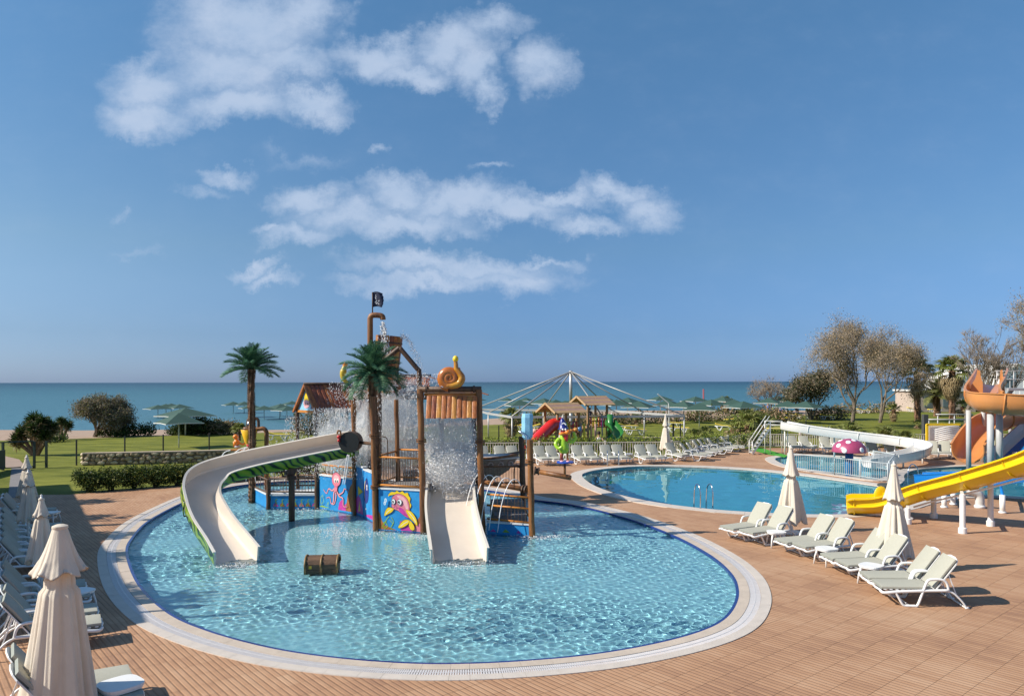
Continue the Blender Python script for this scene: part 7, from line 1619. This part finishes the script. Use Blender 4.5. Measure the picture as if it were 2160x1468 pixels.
# agave and small plants
def agave(label, base, n_, s_, seed):
    t = thing('agave', label, 'plant', tuple(base), group='agave plants on the lawn'); r_ = random.Random(seed); mg = M('agave_grey_green', (.16,.20,.16), .6, .15, 3)
    for i in range(n_):
        a = i*2.4; el = R(25+50*r_.random()); d = Vector((math.cos(a)*math.cos(el), math.sin(a)*math.cos(el), math.sin(el))); w = Vector((-math.sin(a), math.cos(a), 0))*.07*s_; b = Vector(base)+d*.1; u_ = d.cross(w).normalized()*.03*s_
        MB().add([b-w, b+w, b-u_, b+d*s_*.5-w*1.1, b+d*s_*.5+w*1.1, b+d*s_*.5-u_, b+d*s_], [(0,3,5,2),(2,5,4,1),(1,4,3,0),(3,6,5),(5,6,4),(4,6,3)]).build('leaf', mg, t)
agave('grey green agave with stiff leaves above the middle of the white flume', G(1741,931), 22, 1.3, 3)
agave('smaller agave left of the big one', G(1724,926), 14, .9, 5)

# ------------------------------------------------------------------ white villas far right
m_vw = M('villa_white_wall', (.66,.66,.64), .7, .05, 2); m_vr = M('villa_white_roof', (.62,.60,.57), .7, .12, 3, .3, 12); m_vg = M('villa_window_glass', (.12,.16,.17), .15, .2, 3); m_dkf = M('villa_frame', (.75,.75,.74), .5)
def villa(label, px, d_, zg, w_, wall_h, rise, depth=9, wins=2):
    c = D(px, d_, 0); t = thing('white_villa', label, 'villa', (c.x, c.y, 0), group='white villas behind the slides'); z0 = zg-3
    MB().box((c.x, c.y+depth/2, z0+(wall_h+3)/2), (w_, depth, wall_h+3)).build('wall', m_vw, t); zt_ = z0+wall_h+3
    MB().prism([(-w_/2,0),(w_/2,0),(0,rise)], (c.x, c.y, zt_), (1,0,0), (0,0,1), -depth).build('gable', m_vw, t)
    for s_ in (-1,1):
        a = Vector((c.x+s_*(w_/2+.4), c.y-.4, zt_-.25)); b = Vector((c.x, c.y-.4, zt_+rise+.12)); n_ = 8
        for k in range(n_): p = a.lerp(b, (k+.5)/n_); MB().bar(p, p+Vector((0,depth+.8,0)), w_/2/n_*1.2, .14).build('roof_course', m_vr, t)
    for k in range(wins):
        x = c.x+(-w_/2+w_*(k+.5)/wins); f = MB().box((x, c.y-.03, zt_-1.4), (1.7,.10,1.5)).build('window_frame', m_dkf, t); MB().box((x, c.y-.07, zt_-1.4), (1.5,.06,1.3)).build('pane', m_vg, f)
        for dx in (0,): MB().box((x+dx, c.y-.12, zt_-1.4), (.07,.06,1.3)).build('mullion', m_dkf, f)
    for k in range(7): MB().box((c.x-w_/2+w_*(k+.5)/7, c.y-1.5, zt_-2.7), (.08,.08,1.0)).build('balcony_bar', m_dkf, t)
    MB().box((c.x, c.y-1.5, zt_-2.2), (w_,.10,.10)).build('balcony_rail', m_dkf, t); MB().box((c.x, c.y-.8, zt_-3.3), (w_,1.7,.25)).build('balcony_slab', m_vw, t)
villa('white gabled villa at the far right edge, with a dark square window', 2150, 118, 3, 6.2, 2.6, 1.7)
villa('middle white gabled villa behind the orange slide wing', 2108, 124, 3, 5.6, 2.3, 1.5)
villa('leftmost white gabled villa between the bare branches', 2068, 120, 3, 6.4, 2.2, 2.0)
villa('low white villa glimpsed through the branches right of the skirted palm', 2030, 132, 2, 7.0, 1.6, 1.8)
bw = thing('garden_wall_house', 'low beige building behind the date palm trunks', 'building', tuple(D(1995,112,0)))
c = D(1995,112,0); MB().box((c.x, c.y+3, 1.3), (9,6,3.6)).build('wall', M('beige_render', (.42,.34,.28), .85, .1, 2), bw); MB().box((c.x, c.y+3, 3.2), (9.6,6.6,.25)).build('roof_slab', m_vw, bw)
for k in range(3): MB().box((c.x-2.8+k*2.8, c.y-.04, 1.5), (.9,.1,1.6)).build('window', m_vg, bw)
# horizontal bars left of the orange slide
hb = thing('bar_frame', 'thin horizontal bars on short posts on the lawn left of the orange slide', 'bar frame', tuple(D(2000,62,0)))
for (x0, x1, z, d_) in ((1955,2050,1.52,60),(1974,2052,1.75,64)):
    MB().tube([D(x0,d_,z), D(x1,d_,z-.02)], .06, 6).build('bar', m_galv, hb, smooth=True)
    for x in (x0+4,(x0+x1)/2,x1-6): MB().tube([D(x,d_,0), D(x,d_,z)], .05, 6).build('bar_post', m_galv, hb, smooth=True)
MB().box(D(1951,58,1.0), (.35,.35,2.0)).build('dark_post', M('dark_grey_post', (.06,.06,.06), .6), hb)
# red mast at the beach
rmst = thing('red_mast', 'thin red mast with a cross arm far behind the beach parasols', 'mast', (D(1484,140,0).x,140,-1.5))
MB().tube([D(1484,140,-1.5), D(1484,140,3.2)], .14, 6).build('mast_pole', M('faded_red', (.34,.10,.12), .6), rmst); MB().bar(D(1472,140,.9), D(1497,140,.9), .14, .14).build('cross_arm', MATS['faded_red'], rmst)

# ------------------------------------------------------------------ lamp and building outside the view on the left: they throw the shade there
bl_ = thing('terrace_building', 'pale terrace building beyond the left edge of the view that shades the loungers', 'building', (-24,20,0))
a, b = Vector((-27.2,32.0,0)), Vector((-14.3,12.9,0)); dr = (b-a).normalized(); nn = Vector((dr.y,-dr.x,0)); nn = nn if nn.x < 0 else -nn; Lw = (b-a).length
MB().prism([(p.x,p.y) for p in (a, b, b+nn*9, a+nn*9)], (0,0,-.1), (1,0,0), (0,1,0), 5.0).build('wall', M('pale_render', (.55,.52,.47), .85, .06, 2), bl_)
MB().prism([(p.x,p.y) for p in (a-dr*.4-nn*.5, b+dr*.4-nn*.5, b+dr*.4+nn*9.5, a-dr*.4+nn*9.5)], (0,0,4.85), (1,0,0), (0,1,0), .3).build('roof_slab', m_vw, bl_)
for k, (q_, w_, h_) in enumerate(((.1,2.2,1.0),(.24,1.4,1.6),(.42,2.8,.8),(.58,1.2,1.5),(.72,2.0,.9),(.9,2.4,1.3))):  # unseen shrubs added to break up the straight edge of the shade
    c = a.lerp(b, q_)+nn*.4; sh_ = shrub('shade_edge_shrub', ORD[k]+' unseen shrub added on the terrace roof to roughen the shade edge', 'shrub', (c.x, c.y, 5.1), [(0,0,h_*.5,w_*.5,.7,h_*.55)], 900, .2, ['dark','mid'], None, 'unseen roof shrubs added to roughen the shade edge', stems=0)
for k in range(7): c = a.lerp(b, (k+.5)/7)-nn*.03; MB().box((c.x,c.y,2.6), (1.6,.12,1.9), rz=math.atan2(dr.y,dr.x)).build('window', m_vg, bl_)
for i, (x, y, h_) in enumerate(((-13.6,13.6,6.0),(-20.9,23.2,5.9))):
    lp = thing('lamp_post', ['lamp post beyond the bottom left corner of the view','lamp post beyond the left edge of the view'][i], 'lamp post', (x,y,0), group='lamp posts outside the view'); MB().tube([(x,y,0),(x,y,h_)], [.07,.05], 8).build('pole', m_galv, lp, smooth=True); MB().tube([(x,y,h_),(x+.9,y+.1,h_+.15)], .03, 6).build('arm', m_galv, lp, smooth=True); MB().lathe([(.16,-.08),(.12,.06),(0,.08)], 12, (x+.95,y+.1,h_+.12)).build('lamp_head', m_galv, lp)

# ------------------------------------------------------------------ people
def person(label, base, pose, shirt, skin=(.50,.28,.18), hair=(.03,.02,.015), s_=1.0, group=None):
    t = thing('person', label, 'person', tuple(base), group=group); b = Vector(base)
    V, E_, Rr = pose
    me = bpy.data.meshes.new('body'); me.from_pydata([tuple(Vector(v)*s_) for v in V], E_, []); o = bpy.data.objects.new('body', me); COL.objects.link(o); o.parent = t
    m_s = M('skin_%d' % int(skin[0]*100), skin, .6, .05, 5); me.materials.append(m_s)
    md = o.modifiers.new('skin', 'SKIN'); me.skin_vertices[0].data[0].use_root = True
    for i, r_ in enumerate(Rr): me.skin_vertices[0].data[i].radius = (r_*s_, r_*s_)
    sb = o.modifiers.new('sub', 'SUBSURF'); sb.levels = 1; sb.render_levels = 1
    pv, ch, nk, hd = [Vector(V[i])*s_ for i in (0,1,2,3)]
    mb = MB(); mb.tube([tuple(pv-(ch-pv)*.15), tuple(pv.lerp(ch,.4)), tuple(ch), tuple(ch.lerp(nk,.6))], [.16*s_,.15*s_,.19*s_,.10*s_], 12); mb.build('shirt', shirt, t, origin=(0,0,0), smooth=True)
    mb = MB(); mb.ball(hd+Vector((0,.015,.02))*s_, .115*s_, 10, sc=(1,1,1.05)); mb.build('hair', M('dark_hair', hair, .8), t, origin=(0,0,0), smooth=True)
    return t
# joints: 0 pelvis 1 chest 2 neck 3 head, then left/right arm (sh, el, ha), left/right leg (hip, kn, an, toe)
EE = [(0,1),(1,2),(2,3),(1,4),(4,5),(5,6),(1,7),(7,8),(8,9),(0,10),(10,11),(11,12),(12,13),(0,14),(14,15),(15,16),(16,17)]
RR = [.13,.14,.055,.10,.06,.045,.035,.06,.045,.035,.09,.065,.042,.03,.09,.065,.042,.03]
def stand(lean=.0, fold=0): return ([(0,0,.92),(lean*.4,0,1.28),(lean*.6,0,1.48),(lean*.7,-.02,1.64),(.2,0,1.38),(.26,-.04,1.12),(.24,-.16,.90),(-.2,0,1.38),(-.26,-.04,1.12),(-.22,-.18,.92),(.10,0,.86),(.11,-.03,.48),(.11,.02,.08),(.12,-.16,.03),(-.10,0,.86),(-.11,-.03,.48),(-.12,.02,.08),(-.12,-.16,.03)], EE, RR)
climb = ([(0,0,.75),(.30,0,.98),(.45,0,1.08),(.58,0,1.14),(.30,-.18,1.0),(.48,-.16,.82),(.62,-.12,.72),(.30,.18,1.0),(.50,.16,.85),(.66,.12,.78),(0,-.1,.70),(-.05,-.12,.36),(-.22,-.1,.06),(-.08,-.1,.03),(0,.1,.70),(.12,.12,.42),(-.02,.1,.12),(.10,.1,.08)], EE, RR)
sit = ([(0,0,.30),(0,.06,.64),(0,.04,.84),(0,0,1.0),(.18,.06,.74),(.26,-.1,.52),(.14,-.28,.42),(-.18,.06,.74),(-.26,-.1,.52),(-.14,-.28,.42),(.1,0,.26),(.14,-.36,.42),(.12,-.45,.08),(.12,-.58,.04),(-.1,0,.26),(-.14,-.36,.42),(-.12,-.45,.08),(-.12,-.58,.04)], EE, RR)
person('person in pale pink shirt bending over the left side of the red slide', D(1119,49.6,.35), climb, M('pale_pink_shirt', (.62,.42,.38), .8), s_=1.0)
person('person in white top sitting on the ground beside the playground posts', D(1263,50,0), sit, M('white_shirt', (.7,.7,.7), .8), s_=1.15)
person('person in dark clothes on the far playground tower platform', D(1244,54.0,1.40), stand(), M('dark_shirt', (.03,.035,.06), .8), s_=.75)
gpe = 'sunbathers by the right hand parasols'
for i, (x, y, m_, l) in enumerate([(1609,877,M('orange_top',(.55,.16,.05),.8),'sunbather in orange top under the right hand parasols'),(1620,876,M('blue_towel_cloth',(.03,.13,.5),.8),'sunbather wrapped in a blue towel under the right hand parasols'),(1646,877,MATS['blue_towel_cloth'],'sunbather with blue cloth right of the parasol pole'),(1640,872,M('white_shirt',(.7,.7,.7),.8),'sunbather in white under the right hand parasols'),(1680,871,MATS['dark_shirt'],'sunbather in dark clothes left of the dark tree')]):
    person(l, G(x, y), sit if i % 2 == 0 else stand(), m_, s_=1.1 if i % 2 == 0 else .95, group=gpe)

# ------------------------------------------------------------------ falling water
def water_drop_mat():
    m = bpy.data.materials.new('water_drops'); m.use_nodes = True; t = m.node_tree; b = t.nodes['Principled BSDF']; b.inputs['Base Color'].default_value = (.96,.96,.96,1); b.inputs['Roughness'].default_value = .25; b.inputs['Specular IOR Level'].default_value = .6
    tr = t.nodes.new('ShaderNodeBsdfTransparent'); tr.inputs[0].default_value = (.95,.97,1,1); mx = t.nodes.new('ShaderNodeMixShader'); mx.inputs[0].default_value = .85; t.links.new(tr.outputs[0], mx.inputs[1]); t.links.new(b.outputs[0], mx.inputs[2]); t.links.new(mx.outputs[0], t.nodes['Material Output'].inputs[0]); return m
m_drop = water_drop_mat()
def drops(name, label, Pn, Dn, r0, r1, l0, l1):
    n_ = len(Pn); d = Dn/np.linalg.norm(Dn,axis=1)[:,None]; e = np.cross(d, rng.normal(size=(n_,3))); e /= np.linalg.norm(e,axis=1)[:,None]; f_ = np.cross(d, e)
    r_ = (r0+(r1-r0)*rng.random(n_)**2.2)[:,None]; ln = (l0+(l1-l0)*rng.random(n_)**2)[:,None]
    V = np.stack([Pn+d*ln, Pn+e*r_, Pn+f_*r_, Pn-e*r_, Pn-f_*r_, Pn-d*ln*.6], 1).reshape(-1,3); b_ = (np.arange(n_)*6)[:,None]
    tri = np.concatenate([b_+np.array([t_]) for t_ in ((0,1,2),(0,2,3),(0,3,4),(0,4,1),(5,2,1),(5,3,2),(5,4,3),(5,1,4))])
    o = mesh_from_arrays(name, V, tri, [m_drop], None, None, 'stuff', smooth=True); o['label'] = label; return o
def fall(px0, px1, d0, d1, z0, z1, n_, drift=.12, pz=1.0, clump=True):
    d = rng.uniform(d0, d1, n_); px = rng.uniform(px0, px1, n_)
    if clump: c = rng.uniform(px0, px1, 26); px = np.where(rng.random(n_) < .55, c[rng.integers(0, 26, n_)]+rng.normal(size=n_)*(px1-px0)*.035, px)
    z = z0+(z1-z0)*rng.random(n_)**pz; Pn = np.stack([(px-1080)/F*d, d, z], 1); Dn = rng.normal(size=(n_,3))*drift+np.array([.05,0,-1.]); return Pn, Dn
S_ = [fall(660,750,27,31,1.0,3.6,4600,.25,.8), fall(600,680,29,31.5,1.2,3.2,1100,.3), fall(745,890,25.6,28.2,1.2,4.6,6500,.3), fall(893,1003,23.3,25.4,1.6,3.55,3800,.22), fall(740,960,26,28,4.0,4.9,1300,.7,1.0), fall(880,1010,23,24.6,1.2,2.4,2200,.7), fall(690,750,29.5,31.5,3.4,4.6,500,.6), fall(930,1015,23.2,24.2,.9,1.7,700,.9), fall(565,720,27.5,31,.9,2.4,900,.5), fall(850,935,25.8,28,4.3,4.9,700,.8)]
drops('water_spray', 'white spray of falling water drops over the play tower', np.concatenate([a for a, _ in S_]), np.concatenate([b for _, b in S_]), .005, .018, .015, .085)
# splash fan above the straight slide
n_ = 2600; a = rng.uniform(0, math.pi, n_); v = rng.random(n_)**.6; c = np.array(D(948,24.0,1.5)); Pn = c+np.stack([np.cos(a)*v*.85, rng.normal(size=n_)*.25, np.sin(a)*v*1.05-.1], 1); Dn = np.stack([np.cos(a), rng.normal(size=n_)*.3, np.sin(a)], 1)
drops('water_splash', 'burst of white water above the top of the straight slide', Pn, Dn, .008, .03, .02, .09)
# streams
n_ = 500; q = rng.random(n_); sp0 = np.array(P(808,676,26.6)); Pn = sp0+np.stack([.10*q+rng.normal(size=n_)*(.03+.09*q), rng.normal(size=n_)*.05, -1.15*q-.05], 1); drops('spout_water', 'thin water stream falling from the top spout into the bucket', Pn, np.tile([.1,0,-1.],(n_,1))+rng.normal(size=(n_,3))*.08, .008, .02, .03, .10)
n_ = 700; q = rng.random(n_); p0 = np.array(P(845,708,26.8)); Pn = p0+np.stack([.95*q**.9*.85+rng.normal(size=n_)*(.02+.08*q), rng.normal(size=n_)*.08, .04*q-1.75*q*q+rng.normal(size=n_)*.05], 1); drops('overflow_water', 'faint arc of drops flying off the tipping bucket', Pn, np.stack([.6*(1-q), q*0, -.3-q], 1)+rng.normal(size=(n_,3))*.2, .005, .016, .012, .05)
def jets(name, label, curves, r_):
    mb = MB()
    for c_ in curves: mb.tube(cr(c_, 4), r_, 5)
    o = mb.build(name, m_drop, smooth=True); o['kind'] = 'stuff'; o['label'] = label
cv = []
a_ = D(1010,23.6,1.46); b_ = D(1114,22.75,1.30)
for i in range(5): p = a_.lerp(b_, .18+.17*i)+Vector((0,0,.07)); cv.append([p, p+Vector((-.12,-.08,.20)), p+Vector((-.30,-.18,.20)), p+Vector((-.48,-.32,-.10)), p+Vector((-.62,-.45,-.60)), p+Vector((-.72,-.55,-1.3))])
jets('arched_jets', 'five thin arching jets above the right rail of the play tower', cv, .013)
cv = []; fc = P(526,942,29.5)
for i in range(18): a = 6.283*i/18; rr_ = 1.0+.25*math.sin(i*3); cv.append([fc+Vector((.05*math.cos(a),.05*math.sin(a),.02)), fc+Vector((.35*rr_*math.cos(a),.35*rr_*math.sin(a),-.10)), fc+Vector((.75*rr_*math.cos(a),.75*rr_*math.sin(a),-.55)), fc+Vector((.98*rr_*math.cos(a),.98*rr_*math.sin(a),-1.25))])
jets('funnel_jets', 'thin jets spreading from the yellow funnel', cv, .010)
p = P(490,948,29.8); jets('ledge_jet', 'single curved jet falling in front of the hedge', [[p, p+Vector((-.3,-.05,-.1)), p+Vector((-.5,-.1,-.5)), p+Vector((-.62,-.15,-1.3))]], .020)
p = P(733,958,24.8); jets('barrel_jet', 'thin trickle from the barrel lid onto the painted wall', [[p, p+Vector((-.08,0,-.4)), p+Vector((-.16,0,-1.0))],[p+Vector((.05,0,0)), p+Vector((-.02,0,-.5)), p+Vector((-.10,0,-1.0))]], .016)
def veil_mat():
    m = bpy.data.materials.new('falling_water_veil'); m.use_nodes = True; t = m.node_tree; L = t.links.new; b = t.nodes['Principled BSDF']; b.inputs['Base Color'].default_value = (.92,.91,.90,1); b.inputs['Roughness'].default_value = .8; b.inputs['Specular IOR Level'].default_value = .1
    co = t.nodes.new('ShaderNodeTexCoord'); mp_ = t.nodes.new('ShaderNodeMapping'); mp_.inputs['Scale'].default_value = (14,14,4.5); L(co.outputs['Object'], mp_.inputs[0]); n = t.nodes.new('ShaderNodeTexNoise'); n.inputs['Scale'].default_value = 1.2; n.inputs['Detail'].default_value = 8; n.inputs['Roughness'].default_value = .7; L(mp_.outputs[0], n.inputs['Vector'])
    n2_ = t.nodes.new('ShaderNodeTexNoise'); n2_.inputs['Scale'].default_value = 1.3; n2_.inputs['Detail'].default_value = 4; L(co.outputs['Object'], n2_.inputs['Vector'])
    ad = t.nodes.new('ShaderNodeMath'); ad.operation = 'ADD'; L(n.outputs[0], ad.inputs[0]); L(n2_.outputs[0], ad.inputs[1])
    r_ = t.nodes.new('ShaderNodeMapRange'); r_.interpolation_type = 'SMOOTHSTEP'; L(ad.outputs[0], r_.inputs[0]); r_.inputs[1].default_value = .80; r_.inputs[2].default_value = 1.25; r_.inputs[3].default_value = .06; r_.inputs[4].default_value = .55
    tr = t.nodes.new('ShaderNodeBsdfTransparent'); mx = t.nodes.new('ShaderNodeMixShader'); L(r_.outputs[0], mx.inputs[0]); L(tr.outputs[0], mx.inputs[1])
    tl = t.nodes.new('ShaderNodeBsdfTranslucent'); tl.inputs[0].default_value = (.85,.85,.85,1); m2 = t.nodes.new('ShaderNodeMixShader'); m2.inputs[0].default_value = .4; L(b.outputs[0], m2.inputs[1]); L(tl.outputs[0], m2.inputs[2]); L(m2.outputs[0], mx.inputs[2]); L(mx.outputs[0], t.nodes['Material Output'].inputs[0]); return m
m_veil = veil_mat()
def veil(label, p, q, z0, z1, amp, seed):
    mb = MB(); nu, nv_ = 26, 14; vs = []; p = Vector(p); q = Vector(q)
    for j in range(nv_+1):
        for i in range(nu+1):
            c = p.lerp(q, i/nu); z = z0+(z1-z0)*j/nv_; nz_ = mnoise.noise(Vector((i*.45+seed, j*.22, seed)))*amp; edge = .12*mnoise.noise(Vector((i*.8, seed, 3)))
            vs.append((c.x+nz_*.3, c.y+nz_-(1-j/nv_)*.18, z+(edge if j in (0,) else 0)))
    mb.add(vs, [(j*(nu+1)+i, j*(nu+1)+i+1, (j+1)*(nu+1)+i+1, (j+1)*(nu+1)+i) for j in range(nv_) for i in range(nu)])
    o = mb.build('water_veil', m_veil, smooth=True); o['kind'] = 'stuff'; o['label'] = label
veil('sheet of falling water under the plank awning', D(896,24.75,0), D(1000,24.75,0), 1.45, 3.7, .25, 1)
veil('second sheet of falling water under the plank awning', D(893,25.3,0), D(1003,25.3,0), 1.2, 3.9, .35, 7)
veil('sheet of falling water under the middle house', D(752,26.4,0), D(886,26.4,0), 1.6, 4.02, .35, 3)
veil('second sheet of falling water under the middle house', D(745,27.9,0), D(890,27.9,0), 1.3, 4.7, .45, 5)
veil('sheet of falling water right of the left gable', D(690,28.8,0), D(752,28.8,0), 1.6, 3.6, .4, 9)
veil('water running off the roof of the middle house', D(750,27.0,0), D(890,27.0,0), 4.05, 4.72, .12, 12)

# mist hanging in the spray
m_mist = bpy.data.materials.new('spray_mist'); m_mist.use_nodes = True; t_ = m_mist.node_tree; t_.nodes.remove(t_.nodes['Principled BSDF']); vs_ = t_.nodes.new('ShaderNodeVolumeScatter'); vs_.inputs['Density'].default_value = 1.1; vs_.inputs['Color'].default_value = (1,1,1,1); vs_.inputs['Anisotropy'].default_value = .1; t_.links.new(vs_.outputs[0], t_.nodes['Material Output'].inputs['Volume'])
for i, (c_, r_, sc_) in enumerate(((D(820,26.9,2.7),1.0,(1.35,.85,1.55)),(D(950,24.4,2.6),1.0,(.85,.6,1.2)),(D(716,29.2,2.1),1.0,(.95,.8,1.15)),(D(955,23.9,1.7),1.0,(.85,.5,.7)))):
    o = MB().ball(c_, r_, 20, sc=sc_).build('mist', m_mist, smooth=True); o['kind'] = 'stuff'; o['label'] = ['mist under the middle house of the tower','mist under the plank awning','mist beside the left gable','mist above the straight slide','mist over the roof of the middle house'][i]

# froth on the surface where the water comes down
n_ = 2600; cx_ = np.array([(-5.2,22.6),(-5.9,23.4),(-2.9,22.4),(.9,22.3),(-7.6,27.0),(-4.6,22.9),(-1.3,18.9),(-7.1,18.9)]); sg_ = np.array([.45,.35,.28,.30,.5,.4,.25,.22]); k_ = rng.integers(0, 8, n_)
Pn = np.concatenate([cx_[k_]+rng.normal(size=(n_,2))*sg_[k_][:,None]*np.array([1.5,.8]), -.045+.012*rng.random((n_,1))], 1); a_r = rng.uniform(0, 6.283, n_)
drops('surface_froth', 'white froth on the pool where the spray lands', Pn, np.stack([np.cos(a_r), np.sin(a_r), a_r*0+.01], 1), .004, .016, .01, .045)
